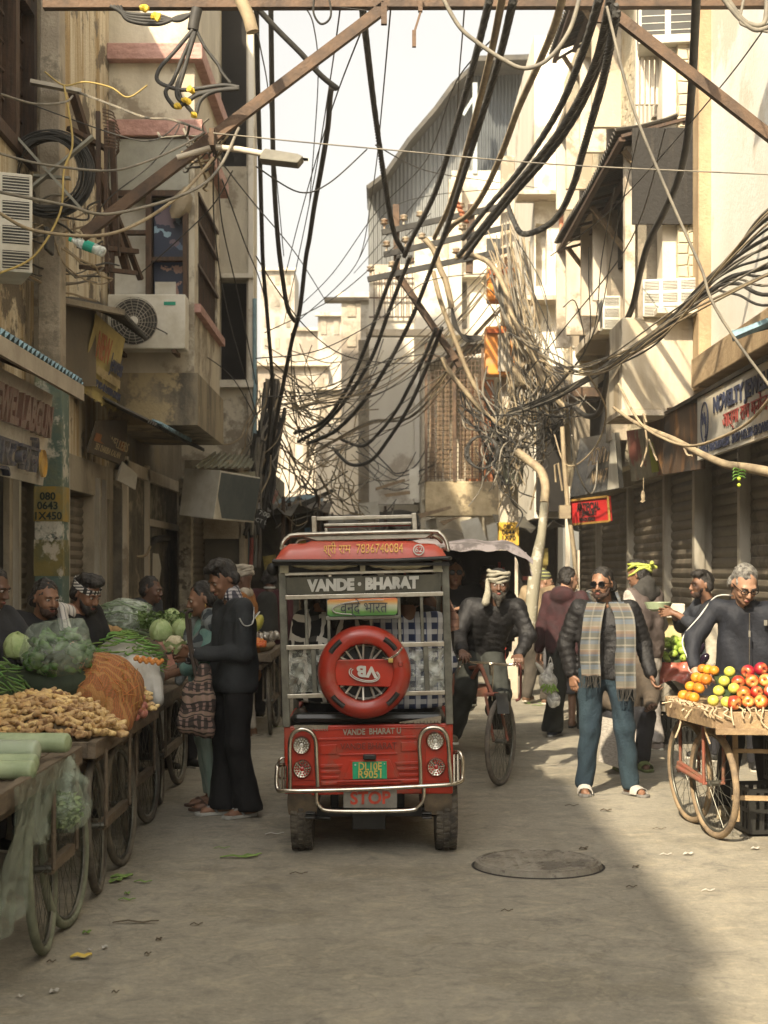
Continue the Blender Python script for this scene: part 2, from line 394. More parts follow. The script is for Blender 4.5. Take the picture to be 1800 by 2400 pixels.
# =====================================================================  MATERIALS OF THE STREET
M_PLW = mat('plaster_white', (.72,.68,.58), c2=(.58,.53,.43), sc=.8, lo=.45, hi=.8, c3=(.45,.39,.30), streak=.25, bump=.2)
M_PLC = mat('plaster_cream', (.60,.55,.43), c2=(.42,.375,.285), sc=1.6, c3=(.27,.23,.17), streak=.3, bump=.4, bsc=18)
M_PLG = mat('plaster_grey', (.34,.30,.225), c2=(.20,.175,.13), sc=1.8, c3=(.36,.31,.23), streak=.4, bump=.5, bsc=14)
M_PLD = mat('plaster_dark', (.27,.235,.175), c2=(.15,.132,.10), sc=2.4, c3=(.24,.2,.13), streak=.5, bump=.6, bsc=12)
M_ROUGH = mat('rough_stained_plaster', (.66,.59,.44), c2=(.36,.25,.11), sc=5, lo=.42, hi=.6, streak=.08, bump=1, bsc=30, c3=(.16,.13,.09))
M_CONC = mat('concrete', (.37,.32,.24), c2=(.26,.22,.165), sc=3, bump=.5, bsc=40, c3=(.2,.175,.13))
M_CONCL = mat('concrete_pale', (.62,.56,.45), c2=(.45,.38,.28), sc=1.4, bump=.3, bsc=30, c3=(.3,.25,.18), streak=.25)
M_PINK = mat('pink_tile_band', (.50,.30,.25), c2=(.36,.2,.17), sc=8, bump=1, bsc=12, stretch=(1,1,3))
M_SHUT = mat('shutter_steel', (.135,.118,.09), r=.6, metal=.15, c2=(.11,.092,.068), sc=2.5, c3=(.19,.16,.12), bump=.15, streak=.5)  # dark brown also stands in for shade on the right-hand shutters
M_POST = mat('steel_post', (.42,.39,.32), r=.5, metal=.3, c2=(.26,.23,.18), sc=4, bump=.1, streak=.2)
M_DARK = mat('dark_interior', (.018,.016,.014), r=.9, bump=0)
M_WOODD = mat('old_dark_wood', (.085,.05,.03), c2=(.045,.03,.02), sc=6, stretch=(6,6,.6), bump=.4)
M_WOOD = mat('weathered_wood', (.30,.22,.13), c2=(.17,.12,.075), sc=5, stretch=(2,.5,4), bump=.5, bsc=20)
M_RUST = mat('rusty_sheet', (.17,.10,.055), r=.75, metal=.2, c2=(.06,.05,.04), sc=3, c3=(.26,.14,.06), streak=.3, bump=.4)
M_RUSTB = mat('rusty_angle_steel', (.13,.082,.05), r=.65, metal=.3, c2=(.065,.045,.032), sc=5, bump=.3, bsc=50)
M_CORG = mat('corrugated_grey', (.27,.28,.27), r=.5, metal=.4, c2=(.2,.205,.2), sc=1.2, streak=.2, bump=.05)
M_CORD = mat('corrugated_dark', (.055,.052,.045), r=.7, c2=(.09,.08,.062), sc=4, bump=.3)
M_BLUE = mat('blue_roof_sheet', (.22,.36,.42), r=.6, c2=(.12,.17,.19), sc=6, bump=.2)
M_WHP = mat('white_painted_metal', (.66,.64,.56), r=.5, c2=(.5,.47,.38), sc=3, bump=.08)
M_GRILL = mat('dark_grille', (.05,.05,.045), r=.6, bump=0)
M_BOARD = mat('sign_board_grey', (.42,.40,.34), r=.6, c2=(.32,.3,.25), sc=3, bump=.1, c3=(.5,.45,.36))
M_TANST = mat('sandstone_ledge', (.42,.31,.18), c2=(.30,.21,.12), sc=3, bump=.5, streak=.4)
M_NAVY = mat('navy_paint', (.035,.045,.09), r=.6, bump=0)
M_REDP = mat('maroon_paint', (.28,.05,.04), r=.6, bump=0)
M_GLASS = mat('dusty_glass', (.10,.11,.10), r=.2, c2=(.2,.19,.16), sc=3, bump=.02)
def hexmat():
    m = mat('hex_tile_wall', (.62,.55,.40), c2=(.5,.43,.29), sc=1.2, c3=(.38,.3,.19), streak=.4, bump=.1)
    nt = m.node_tree; L = nt.links.new; b = nt.nodes['Principled BSDF']; tc = nt.nodes['Texture Coordinate']
    v = _n(nt, 'ShaderNodeTexVoronoi', feature='DISTANCE_TO_EDGE', ins={'Scale': 9, 'Randomness': .25}); L(tc.outputs['Object'], v.inputs[0])
    mr = _n(nt, 'ShaderNodeMapRange', ins={1: .0, 2: .12}); L(v.outputs[0], mr.inputs[0])
    bp = _n(nt, 'ShaderNodeBump', ins={'Strength': .9, 'Distance': .02}); L(mr.outputs[0], bp.inputs['Height']); L(bp.outputs[0], b.inputs['Normal'])
    return m
M_HEX = hexmat()
# Poster behind the window glass: patches of blue, pale and brown print
def quadw(*p): return [P(*q) for q in p]
def wallbox(b, x0, x1, y0, y1, z0, z1): b.span((x0, y0, z0), (x1, y1, z1)); return b
def wall_holes(b, axis, c0, c1, u0, u1, z0, z1, holes):
    """wall slab with rectangular openings; axis 'x' = facing the street (normal x), 'y' = facing the camera"""
    us = sorted({u0, u1, *[h[0] for h in holes], *[h[1] for h in holes]}); zs = sorted({z0, z1, *[h[2] for h in holes], *[h[3] for h in holes]})
    for i in range(len(us)-1):
        run = None
        for j in range(len(zs)-1):
            um, zm = (us[i]+us[i+1])/2, (zs[j]+zs[j+1])/2
            solid = not any(h[0] < um < h[1] and h[2] < zm < h[3] for h in holes)
            if solid: run = (run[0], zs[j+1]) if run else (zs[j], zs[j+1])
            if run and (not solid or j == len(zs)-2):
                a = (c0, us[i], run[0]) if axis == 'x' else (us[i], c0, run[0]); d = (c1, us[i+1], run[1]) if axis == 'x' else (us[i+1], c1, run[1])
                b.span(a, d); run = None
    return b
def slats(b, x, y0, y1, z0, z1, face, pitch=.085, bulge=.018):
    """roller shutter: horizontal rolled slats; face = +1 looks to +x, -1 looks to -x"""
    n = int((z1-z0)/pitch); prof = []
    for i in range(n):
        z = z0+i*pitch; prof += [(0, z), (bulge*.5, z+pitch*.12), (bulge, z+pitch*.45), (bulge*.6, z+pitch*.82), (0, z+pitch*.9)]
    vs = []; 
    for o, z in prof: vs += [(x+face*o, y0, z), (x+face*o, y1, z)]
    k = len(prof); b.add(vs, [(2*i, 2*i+1, 2*i+3, 2*i+2) for i in range(k-1)]); return b
def slatsf(b, y, x0, x1, z0, z1, pitch=.085, bulge=.018):     # faces the camera
    n = int((z1-z0)/pitch); prof = []
    for i in range(n):
        z = z0+i*pitch; prof += [(0, z), (bulge*.5, z+pitch*.12), (bulge, z+pitch*.45), (bulge*.6, z+pitch*.82), (0, z+pitch*.9)]
    vs = []
    for o, z in prof: vs += [(x0, y-o, z), (x1, y-o, z)]
    b.add(vs, [(2*i, 2*i+1, 2*i+3, 2*i+2) for i in range(len(prof)-1)]); return b
def corr(b, p00, p10, p11, p01, waves, amp=.02, t=.006, rows=3, warp=0):
    """corrugated sheet: ridges run from edge p00-p10 to edge p01-p11"""
    p00, p10, p11, p01 = map(V, (p00, p10, p11, p01)); n = (p10-p00).cross(p01-p00).normalized(); N = waves*6
    def f(u, v):
        a = p00.lerp(p10, u); c = p01.lerp(p11, u); q = a.lerp(c, v)
        return q+n*(amp*math.sin(u*waves*2*math.pi)+warp*math.sin(u*5+v*3))
    return b.grid(N, rows, f, t)

# =====================================================================  LEFT SIDE
XL = -2.9
# --- the buildings beside and behind the camera (they shade the lane)
for nm, lb, y0, y1, h, mt in (('corner_building', 'plain cream building farthest behind on the left of the lane', -26, -3.2, 8.05, M_PLC),
                           ('old_building', 'tall grey building on the left beside the viewer', -3.2, 2.6, 8.4, M_PLG),
                           ('old_building', 'lowest cream building on the left beside the viewer', 2.6, 4.6, 6.15, M_PLC),
                           ('old_building', 'taller brownish building on the left ahead of the viewer', 4.6, 8.0, 7.9, M_PLG),
                           ('old_building', 'low cream shop building on the left before the coil pole', 8.0, 11.2, 6.5, M_PLC)):
    t = thing(nm, lb, 'building', (-5, y0, 0), world=True)
    b = MB(); wallbox(b, -9, XL, y0+.01, y1-.01, 0, h); part('wall', b, mt, t)
    b = MB()
    for yy in np.arange(y0+1.5, y1-1, 2.4): wallbox(b, XL, XL+.03, yy, yy+1.1, 3.9, 5.4)
    part('window', b, M_WOODD, t)
# --- shop building with the latticed window and the rough yellow wall
sb = thing('shop_building', 'old shop building with a brown lattice window and rough yellow stained wall on the left', 'building', (-4, 13.6, 0), world=True)
b = MB(); wall_holes(b, 'x', -3.3, XL, 11.2, 16.2, 2.75, 8.2, [(11.3, 12.62, 4.95, 7.6)]); part('wall', b, M_ROUGH, sb)
b = MB(); wallbox(b, -9, -3.3, 11.2, 16.2, 0, 8.1); part('wall', b, M_PLD, sb)
b = MB(); wallbox(b, XL, XL+.12, 12.72, 13.25, 3.1, 8.2); part('pilaster', b, M_PLC, sb)
b = MB(); wallbox(b, -3.3, XL-.05, 11.25, 11.95, 0, 2.75); part('dark_doorway', b, M_DARK, sb)
for y0, y1 in ((12.0, 12.92), (14.0, 15.35), (15.75, 16.4)):
    b = MB(); slats(b, XL-.12, y0, y1, 0, 2.42, 1); part('shutter', b, M_SHUT, sb, 30)
b = MB()
for y0, y1 in ((11.9, 12.02), (12.92, 14.0), (15.35, 15.75)): wallbox(b, -3.3, XL, y0, y1, 0, 2.42)
wallbox(b, -3.3, XL+.01, 11.9, 16.4, 2.42, 2.75); part('shop_frame', b, M_PLG, sb)
for yy in (12.0, 13.88, 15.38, 15.74): part('post', wallbox(MB(), XL, XL+.05, yy, yy+.07, 0, 2.6), M_POST, sb)
# lattice window
wl = part('lattice_window', wall_holes(MB(), 'x', -3.0, XL+.05, 11.3, 12.62, 4.95, 7.6, [(11.4, 11.9, 5.05, 6.2), (11.4, 11.9, 6.3, 7.5), (12.02, 12.52, 5.05, 6.2), (12.02, 12.52, 6.3, 7.5)]), M_WOODD, sb)
b = MB()
for (a, c) in ((11.4, 11.9), (12.02, 12.52)):
    for i in range(5): b.bar((-2.95, a+i*.1, 5.05), (-2.95, a+.1+i*.1, 7.5), .014)
    for z in np.arange(5.1, 7.5, .22): b.bar((-2.95, a, z), (-2.95, c, z), .02)
part('lattice', b, M_WOODD, wl)
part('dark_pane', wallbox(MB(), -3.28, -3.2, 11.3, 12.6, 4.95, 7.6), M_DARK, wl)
# timber struts and angle brackets of a hanging stair at the wall
b = MB()
for a, c, w_ in (((170,215,12.8),(300,640,13.6),.07),((205,330,13),(330,655,13.8),.05),((230,262,13),(232,560,13),.05),((262,285,13.2),(275,600,13.4),.07),((185,575,13),(320,590,13.6),.06),((190,625,13),(318,640,13.6),.05),((248,300,13),(250,640,13.1),.04),((160,300,12.8),(250,350,13.1),.05)):
    b.bar(P(*a), P(*c), w_, w_*.7)
solo('timber_bracket', b, M_WOODD, 'old dark timber and angle bracket frame leaning on the rough yellow wall', 'bracket')
b = MB()
for i in range(12): b.tube(crom([P(240+i*.5, 255+i*8, 12.9), P(262+i*1.5, 262+i*8, 12.95), P(285-abs(6-i)*3, 268+i*9, 13)], 4), .006, 5)
solo('rebar_stub', b, M_RUSTB, 'row of bent rusty reinforcement rods sticking out of the rough wall', 'reinforcement rods')

# --- projecting bay with the poster window
bay = thing('bay_building', 'cream building with a projecting bay, pink bands and poster window', 'building', (-3.4, 17.4, 0), world=True)
holes = [(-2.86, -2.10, 4.54, 5.62)]
b = MB(); wall_holes(b, 'y', 16.2, 16.4, XL, -2.0, 3.75, 11, holes); wallbox(b, -2.2, -2.0, 16.4, 18.7, 3.75, 4.45); wallbox(b, -2.2, -2.0, 16.4, 18.7, 5.75, 11)
wallbox(b, -2.2, -2.0, 18.4, 18.7, 4.45, 5.75); wallbox(b, -2.2, -2.0, 16.4, 16.55, 4.45, 5.75); part('bay_wall', b, M_PLC, bay)
b = MB(); wallbox(b, -6, XL, 16.2, 22, 0, 11); part('wall', b, M_PLD, bay)
b = MB(); wallbox(b, XL, -1.96, 16.16, 18.75, 3.20, 3.75); part('balcony_base', b, mat('stained_cement', (.33,.28,.19), c2=(.10,.09,.07), sc=3, c3=(.42,.34,.2), bump=.5, streak=.35), bay)
b = MB(); b.add([P(300,985,16.0),P(460,985,16.0),P(516,1030,18.9),P(340,1000,18.9)], [(0,1,2,3)]); 
b = MB()
for z in (6.22, 7.02): wallbox(b, XL, -1.9, 16.06, 18.8, z, z+.17)
part('pink_band', b, M_PINK, bay, bevel=.01)
b = MB(); wallbox(b, XL+.02, -2.05, 16.12, 16.2, 5.66, 6.2); part('frosted_panel', b, mat('frosted_panel', (.30,.30,.25), c2=(.24,.24,.2), sc=6, r=.4), bay)
wf = part('window_frame', wall_holes(MB(), 'y', 16.1, 16.2, -2.88, -2.06, 4.5, 5.66, [(-2.84, -2.50, 4.56, 5.2), (-2.84, -2.50, 5.24, 5.6), (-2.44, -2.11, 4.56, 4.92), (-2.44, -2.11, 4.96, 5.6)]), M_WOODD, bay)
part('curtain', wallbox(MB(), -2.86, -2.47, 16.3, 16.32, 4.54, 5.62), M_WHP, wf)
def poster_mat():
    m = mat('printed_poster', (.45,.42,.38), r=.5, bump=0); nt = m.node_tree; L = nt.links.new
    tc = nt.nodes['Texture Coordinate']; v = _n(nt, 'ShaderNodeTexVoronoi', ins={'Scale': 3.2}); n = _n(nt, 'ShaderNodeTexNoise', ins={'Scale': 2.5, 'Detail': 8}); L(tc.outputs['Object'], n.inputs[0]); L(n.outputs['Color'], v.inputs[0])
    cr = _n(nt, 'ShaderNodeValToRGB'); e = cr.color_ramp.elements
    e[0].color = (.02,.03,.06,1); e[1].color = (.4,.3,.25,1); e[0].position = .25
    for p_, c_ in ((.4, (.04,.12,.25,1)), (.52, (.28,.42,.5,1)), (.62, (.05,.08,.15,1)), (.72, (.3,.16,.12,1))): q = e.new(p_); q.color = c_
    s_ = _n(nt, 'ShaderNodeSeparateXYZ'); L(v.outputs['Color'], s_.inputs[0]); L(s_.outputs[0], cr.inputs[0]); L(cr.outputs[0], nt.nodes['Principled BSDF'].inputs['Base Color']); return m
part('poster', wallbox(MB(), -2.43, -2.12, 16.24, 16.26, 4.54, 5.55), poster_mat(), wf)
part('poster_caption', wallbox(MB(), -2.42, -2.2, 16.225, 16.235, 4.56, 4.72), M_WHP, wf)
# side railing of the bay
b = MB()
for yy in np.arange(16.6, 18.5, .11): b.bar((-2.03, yy, 4.45), (-2.03, yy, 5.75), .02)
for z in (4.5, 4.95, 5.4, 5.72): b.bar((-2.0, 16.5, z), (-2.0, 18.45, z), .035)
part('side_grille', b, M_WOODD, bay)
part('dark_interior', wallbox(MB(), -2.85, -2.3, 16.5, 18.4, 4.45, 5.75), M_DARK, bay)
b = MB(); b.bar((-1.97, 16.2, 4.44), (-1.97, 18.7, 4.44), .07, .09); part('sill', b, M_PINK, bay)
# crumpled sack in the window
solo('cloth_bundle', MB().ell(P(425, 478, 16.1), (.1,.07,.16), 14, (0,.4,0), .25, 3), mat('dusty_cloth', (.30,.25,.17), bump=.5), 'crumpled dusty cloth bundle hung at the poster window', 'cloth', smooth=60)
# outdoor AC unit on the bay front
def fan_unit(loc, label, rz=0, w_=.80, h_=.56, d_=.28):
    t = thing('air_conditioner', label, 'air conditioner', loc, rz)
    part('casing', MB().box((0,0,h_/2), (w_, d_, h_)), M_WHP, t, bevel=.012)
    b = MB(); b.lathe([(.001,0),(.235,0),(.25,.02),(.25,.03)], (-w_*.16, -d_/2-.002, h_/2), 'y', 32, caps=False); o = part('fan_opening', b, M_GRILL, t, 40)
    b = MB(); c_ = V((-w_*.16, -d_/2-.035, h_/2))
    for r_ in np.linspace(.03, .245, 8): b.tube([c_+V((r_*math.cos(q), 0, r_*math.sin(q))) for q in np.linspace(0, 2*math.pi, 28)[:-1]], .0035, 4, closed=True)
    for q in np.linspace(0, 2*math.pi, 19)[:-1]: b.bar(c_+V((.04*math.cos(q), 0, .04*math.sin(q))), c_+V((.25*math.cos(q+.3), 0, .25*math.sin(q+.3))), .006)
    part('fan_grille', b, M_POST, o)
    part('hub_cap', MB().lathe([(.05,0),(.045,-.015),(.001,-.02)], c_, 'y', 16, caps=False), M_WHP, o, 40)
    part('brand_strip', MB().box((w_*.3, -d_/2-.004, h_*.83), (.12, .006, .035)), mat('green_strip', (.03,.3,.2), bump=0), t)
    b = MB(); b.bar((-w_*.35,-d_/2,-.02), (-w_*.35,d_/2+.1,-.02), .04); b.bar((w_*.35,-d_/2,-.02), (w_*.35,d_/2+.1,-.02), .04); part('bracket', b, M_RUSTB, t)
    return t
fan_unit(P(348, 822, 15.9), 'white outdoor air conditioner with round fan under the poster window')
# --- tall dark building behind the bay
tb = thing('tall_building', 'tall cream building with black open windows behind the bay on the left', 'building', (-3, 26, 0), world=True)
zf = lambda y, D: CH-(y-HZ)/F*D
b = MB(); wall_holes(b, 'y', 22, 22.3, -2.9, -1.9, 2.9, 13, [(-2.36, -1.97, zf(895,22), zf(655,22)), (-2.36, -1.97, zf(390,22), 10.4)]); part('wall', b, M_PLC, tb)
b = MB(); wallbox(b, -6, -2.85, 22.9, 34, 0, 12.5); wallbox(b, -2.85, -2.2, 28, 34, 0, 3.6); part('wall', b, M_PLG, tb); b = MB(); wallbox(b, -1.98, -1.9, 22.3, 23.0, 2.9, 13); part('side_wall', b, M_PLC, tb)
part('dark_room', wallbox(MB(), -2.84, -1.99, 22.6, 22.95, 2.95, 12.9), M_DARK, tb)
b = MB(); wallbox(b, -2.4, -1.86, 21.85, 22, zf(910,22), zf(893,22)); wallbox(b, -2.4, -1.86, 21.85, 22, zf(655,22), zf(645,22)); part('sill', b, M_PLW, tb)
b = MB(); b.bar((-1.9,21.95,3.2),(-1.9,21.95,13),.07); part('corner_trim', b, M_PLW, tb)
b = MB(); b.tube([P(597,700,21.9),P(597,1290,21.9)], .03, 8)
solo('drain_pipe', b, mat('blue_pipe', (.25,.38,.42), bump=.1), 'pale blue drain pipe on the corner of the tall left building', 'pipe', smooth=60)
# --- ground floor between bay and tall building: textured wall, flaking column, shutters
lw = thing('plaster_wall', 'dark flaking plaster wall with a blocked door left of the white box sign', 'wall', (-2.8, 18.5, 0), world=True)
wallm = mat('dark_textured_wall', (.155,.135,.10), c2=(.09,.08,.062), sc=4, bump=1, bsc=9, c3=(.30,.26,.18), lo=.42, hi=.58)
b = MB(); wallbox(b, XL, XL+.09, 16.45, 21.0, 0, 2.75); part('panel', b, wallm, lw)
b = MB()
for y0, y1, z0, z1 in ((18.0,18.12,0,2.9),(16.5,16.62,0,2.9),(16.5,20.9,2.72,2.86),(18.1,20.9,2.2,2.28),(20.85,21.0,0,2.9)): wallbox(b, XL+.09, XL+.14, y0, y1, z0, z1)
part('trim', b, M_CONCL, lw)
b = MB(); b.slab(quadw((348,1295,18.5),(372,1298,18.9),(378,1330,19),(370,1390,18.9),(357,1385,18.7),(355,1340,18.6),(346,1325,18.5)), .01)
solo('torn_notice', b, M_WHP, 'torn white paper notice peeling off the dark plaster wall', 'notice')
b = MB(); wallbox(b, -2.62, -2.46, 19.6, 19.8, 0, 2.85)
solo('concrete_column', b, mat('flaked_column', (.50,.45,.34), c2=(.25,.22,.17), sc=9, c3=(.12,.1,.08), bump=.6), 'white flaking square column beside the half open shutter', 'column', bevel=.01)
cs = thing('closed_shop', 'narrow shop front with closed grey shutters under the white box sign', 'shop', (-2.2, 20.5, 0), world=True)
b = MB(); slats(b, -2.47, 19.8, 21.0, 0, 2.5, 1); part('shutter', b, M_SHUT, cs, 30)
b = MB(); wallbox(b, -2.45, -1.97, 21.0, 21.1, 0, 2.1); part('shutter_panel', b, mat('grey_steel_panel', (.14,.125,.095), c2=(.11,.1,.08), sc=2, r=.6), cs)
b = MB(); wallbox(b, -2.47, -1.95, 20.9, 21.12, 2.1, 2.45); wallbox(b, -1.97, -1.9, 20.9, 21.9, 0, 2.9); wallbox(b, -2.9, -1.9, 20.95, 21.9, 2.45, 2.8); part('lintel', b, M_CONC, cs)
# box sign
b = MB(); fr = quadw((420,1207,18),(500,1217,17.6),(517,1103,17.6),(433,1097,18)); bk = [p+V((.35,1.3,0)) for p in fr]
b.add(fr+bk, [(0,1,2,3),(1,5,6,2),(3,2,6,7),(4,0,3,7),(0,4,5,1),(5,4,7,6)])
bs = solo('box_sign', b, M_WHP, 'blank dirty white box sign tilted over the left shutters', 'sign', bevel=.008)
part('side_panel', MB().slab([fr[1]-bs.location+V((.004,.03,.02)), bk[1]-bs.location+V((.004,-.03,.02)), bk[2]-bs.location+V((.004,-.03,-.02)), fr[2]-bs.location+V((.004,.03,-.02))], .004), mat('slate_blue_panel', (.07,.09,.095), c2=(.1,.12,.12)), bs)
b = MB(); corr(b, P(452,1095,17.2), P(590,1095,20), P(600,1070,21.5), P(500,1060,19), 9, .02); b.slab(quadw((530,1110,19),(597,1160,20),(597,1105,20.2)), .01)
solo('canvas_awning', b, mat('green_grey_canvas', (.23,.23,.165), c2=(.16,.155,.11)), 'sagging grey green awning above the white box sign', 'awning', smooth=40)
# ledge between
b = MB(); wallbox(b, -2.5, -1.9, 19.2, 21.9, 2.95, 3.05); wallbox(b, -2.2, -1.93, 21.0, 21.9, 2.62, 2.95)
solo('concrete_ledge', b, M_CONCL, 'pale concrete ledge over the narrow left shop front', 'ledge')
# --- awnings and signs of the left shops
aw = thing('blue_awning', 'blue corrugated shop awning with pale fascia at the left edge', 'awning', (-2.6, 10.4, 3), world=True)
part('roof_sheet', corr(MB(), (-2.28,8.6,3.10), (-2.28,11.66,3.10), (-2.95,11.75,3.42), (-2.95,8.6,3.42), 26, .022), M_BLUE, aw, 30)
part('fascia', MB().span((-2.30,8.6,2.955), (-2.27,11.63,3.07)), mat('pale_fascia', (.40,.355,.28), c2=(.3,.26,.2), sc=3), aw)
b = MB(); 
for yy in (9, 9.9, 10.8, 11.55): b.bar((-2.95, yy, 3.3), (-2.3, yy, 3.03), .05)
part('rafter', b, M_WOODD, aw)
sg = thing('shop_sign', 'grey shop board with maroon raised letters and Hindi wrapped in plastic', 'sign', (-2.5, 10.3, 2.3), world=True)
def lsg(y, z, o=0): k = (z-2.3)/.65; return V((-2.52+.07*k+o, y, z))
part('board', MB().slab([lsg(8.9,2.3), lsg(11.35,2.3), lsg(11.35,2.97), lsg(8.9,2.97)], -.03), M_BOARD, sg)
upv = V((.07,0,.65)).normalized()
part('lettering', MB().text('ART JEWEL LABGUN', .30, lsg(10.1,2.74,.03), (0,1,0), upv, .05, fit=2.2, bold=.012), mat('dull_maroon', (.11,.035,.03), r=.4, bump=0), sg)
part('hindi_lettering', MB().text('आर्ट वाले', .27, lsg(10.25,2.45,.03), (0,1,0), upv, .05, fit=1.35, bold=0), M_NAVY, sg)
b = MB(); b.lathe([(.001,.0),(.10,.0),(.10,.02)], lsg(11.15,2.45,.02), 'x', 28, caps=False); part('badge', b, mat('ochre_badge', (.55,.33,.05), bump=0), sg)
part('plastic_wrap', MB().grid(30, 10, lambda u, v: lsg(8.9+2.3*u, 2.33+.6*v, .062+.012*math.sin(u*60+6*v)*math.sin(v*9+u*20))), film('sign_wrap', (.8,.74,.6), .10, .2), sg, 60)
# grey side panel and small awning with banner
b = MB(); b.slab(quadw((137,905,13.6),(225,905,14.2),(225,728,14.2),(137,705,13.6)), -.05)
solo('metal_panel', b, mat('stained_grey_panel', (.12,.105,.08), c2=(.17,.14,.095), sc=2, streak=.4, bump=.2), 'dark stained metal panel between the coil pole and the yellow banner', 'panel')
aw2 = thing('small_awning', 'small black corrugated awning above the torn yellow banner', 'awning', P(290,760,14.4), world=True)
part('roof_sheet', corr(MB(), P(345,797,15.6), P(288,732,13.9), P(136,700,13.6), P(215,700,15.6), 22, .022), M_CORD, aw2, 30)
b = MB(); b.bar(P(136,703,13.55), P(290,733,13.85), .07, .05); part('edge_batten', b, M_CONC, aw2)
ban = thing('banner', 'torn yellow shop banner with faded red and navy lettering hanging over the street', 'banner', P(240,930,14.4), world=True)
cA, cB, cC, cD = P(224,735,14.1), P(292,793,15.0), P(272,972,15.0), P(192,925,14.1)
def banp(u, v):   # u 0..1 across, v 0..1 from bottom to top
    p = cD.lerp(cC, u).lerp(cA.lerp(cB, u), v); return p+V((-.05,-1,0))*(.035*math.sin(u*7+v*3)*(1-v*.5)+.02*math.sin(v*13+u*4))
part('sheet', MB().grid(24, 30, lambda u, v: banp(u, v)+(V((0,0,.05*abs(math.sin(u*17))+.03*math.sin(u*41))) if v == 0 else V((0,0,0))), .003), mat('yellow_banner_cloth', (.46,.38,.15), c2=(.36,.29,.12), sc=5, bump=.2, c3=(.25,.2,.1)), ban, 60)
def ban_text(nm, body, u0, u1, v, h, m_):
    b = MB(); c_ = banp((u0+u1)/2, v); x = (banp(u1, v)-banp(u0, v)); up = (banp(.5, min(1, v+.1))-banp(.5, v-.1)).normalized(); n_ = x.cross(up).normalized()
    b.text(body, h, c_+n_*.045, x, up, .004, fit=x.length, bold=.006); return part(nm, b, m_, ban)
bm = MB(); bm.grid(12, 2, lambda u, v: banp(.06+.86*u, .30+.12*v)+V((-.01,-.02,0)), .002); part('brown_stripe', bm, mat('brown_print', (.14,.05,.03), bump=0), ban, 60)
ban_text('lettering', 'NEW', .08, .45, .64, .34, mat('faded_red_print', (.38,.14,.06), bump=0))
ban_text('script_lettering', 'Jewels', .5, .92, .56, .24, M_NAVY)
ban_text('stripe_lettering', 'LAXMI JUNCTION KINARI', .1, .88, .36, .10, mat('tan_print', (.5,.4,.22), bump=0))
ban_text('address_lettering', 'SHOP NO-43 DARIBA KALAN', .06, .9, .2, .085, M_NAVY)
sg2 = thing('dim_sign', 'dim brown shop board with orange stripe under the yellow banner', 'sign', P(255,1080,15), world=True)
q = quadw((208,1060,14.6),(291,1092,15.6),(300,985,15.6),(232,985,14.6)); part('board', MB().slab(q, -.03), mat('brown_sign', (.10,.08,.055), c2=(.07,.055,.04), sc=3), sg2)
nq = (q[1]-q[0]).cross(q[3]-q[0]).normalized(); L_ = lambda u, v, o=.006: q[0].lerp(q[1], u).lerp(q[3].lerp(q[2], u), v)+nq*o
part('orange_stripe', MB().slab([L_(.02,.38), L_(.95,.30), L_(.95,.5), L_(.02,.62)], .004), mat('orange_print', (.30,.12,.04), bump=0), sg2)
part('lettering', MB().text('BUY JEWELLERS', .13, L_(.5,.46,.014), q[1]-q[0], q[3]-q[0], .003, fit=1.0), mat('tan_print', (.5,.4,.22)), sg2)
part('address_lettering', MB().text('351 DARIBA KALAN', .09, L_(.45,.2,.014), q[1]-q[0], q[3]-q[0], .003, fit=.7), mat('tan_print', (.5,.4,.22)), sg2)
b = MB(); b.slab(quadw((288,1082,15.5),(322,1112,15.8),(318,1148,15.8),(275,1125,15.5)), .02)
solo('lamp_box', b, M_BOARD, 'small folded grey metal hood beside the dim brown board', 'hood')
b = MB(); corr(b, (-2.25,14.6,3.1), (-2.25,19.3,3.18), (-2.95,19.3,3.5), (-2.95,14.6,3.45), 34, .02)
solo('dark_awning', b, [M_CORD], 'long dark corrugated awning under the projecting bay', 'awning', smooth=30)
b = MB(); corr(b, (-2.2,15.2,3.12), (-2.2,17.6,3.16), (-2.3,17.6,3.2), (-2.3,15.2,3.16), 22, .02)
solo('blue_awning_edge', b, M_BLUE, 'frayed pale blue sheet edge lying along the dark left awning', 'sheet edge', smooth=30)
# window AC at the far left edge
def window_unit(loc, label, w_=.62, h_=.42, d_=.5, rz=0, cols=3, rows=3):
    t = thing('window_air_conditioner', label, 'air conditioner', loc, rz)
    part('casing', MB().box((0,0,h_/2), (w_, d_, h_)), M_WHP, t, bevel=.01)
    b = MB(); b2 = MB()
    for i in range(cols):
        for j in range(rows):
            x = -w_/2+w_*(i+.5)/cols; z = h_*(j+.5)/rows; b.box((x, -d_/2-.001, z), (w_/cols*.8, .006, h_/rows*.72))
            for k in range(6): b2.box((x, -d_/2-.006, z+h_/rows*.72*((k+.5)/6-.5)), (w_/cols*.8, .006, .006))
    o = part('vent', b, M_GRILL, t); part('louvre', b2, M_WHP, o)
    b = MB()
    for k in range(7): b.box((-w_/2-.002, -d_*.35+k*d_*.11, h_/2), (.006, d_*.055, h_*.8))
    part('side_vent', b, M_GRILL, t); return t
window_unit((-2.88, 11.35, zf(640, 11.2)), 'white boxy air conditioner at the left edge below the lattice window', .48, .72, .5, R(22), 2, 4)

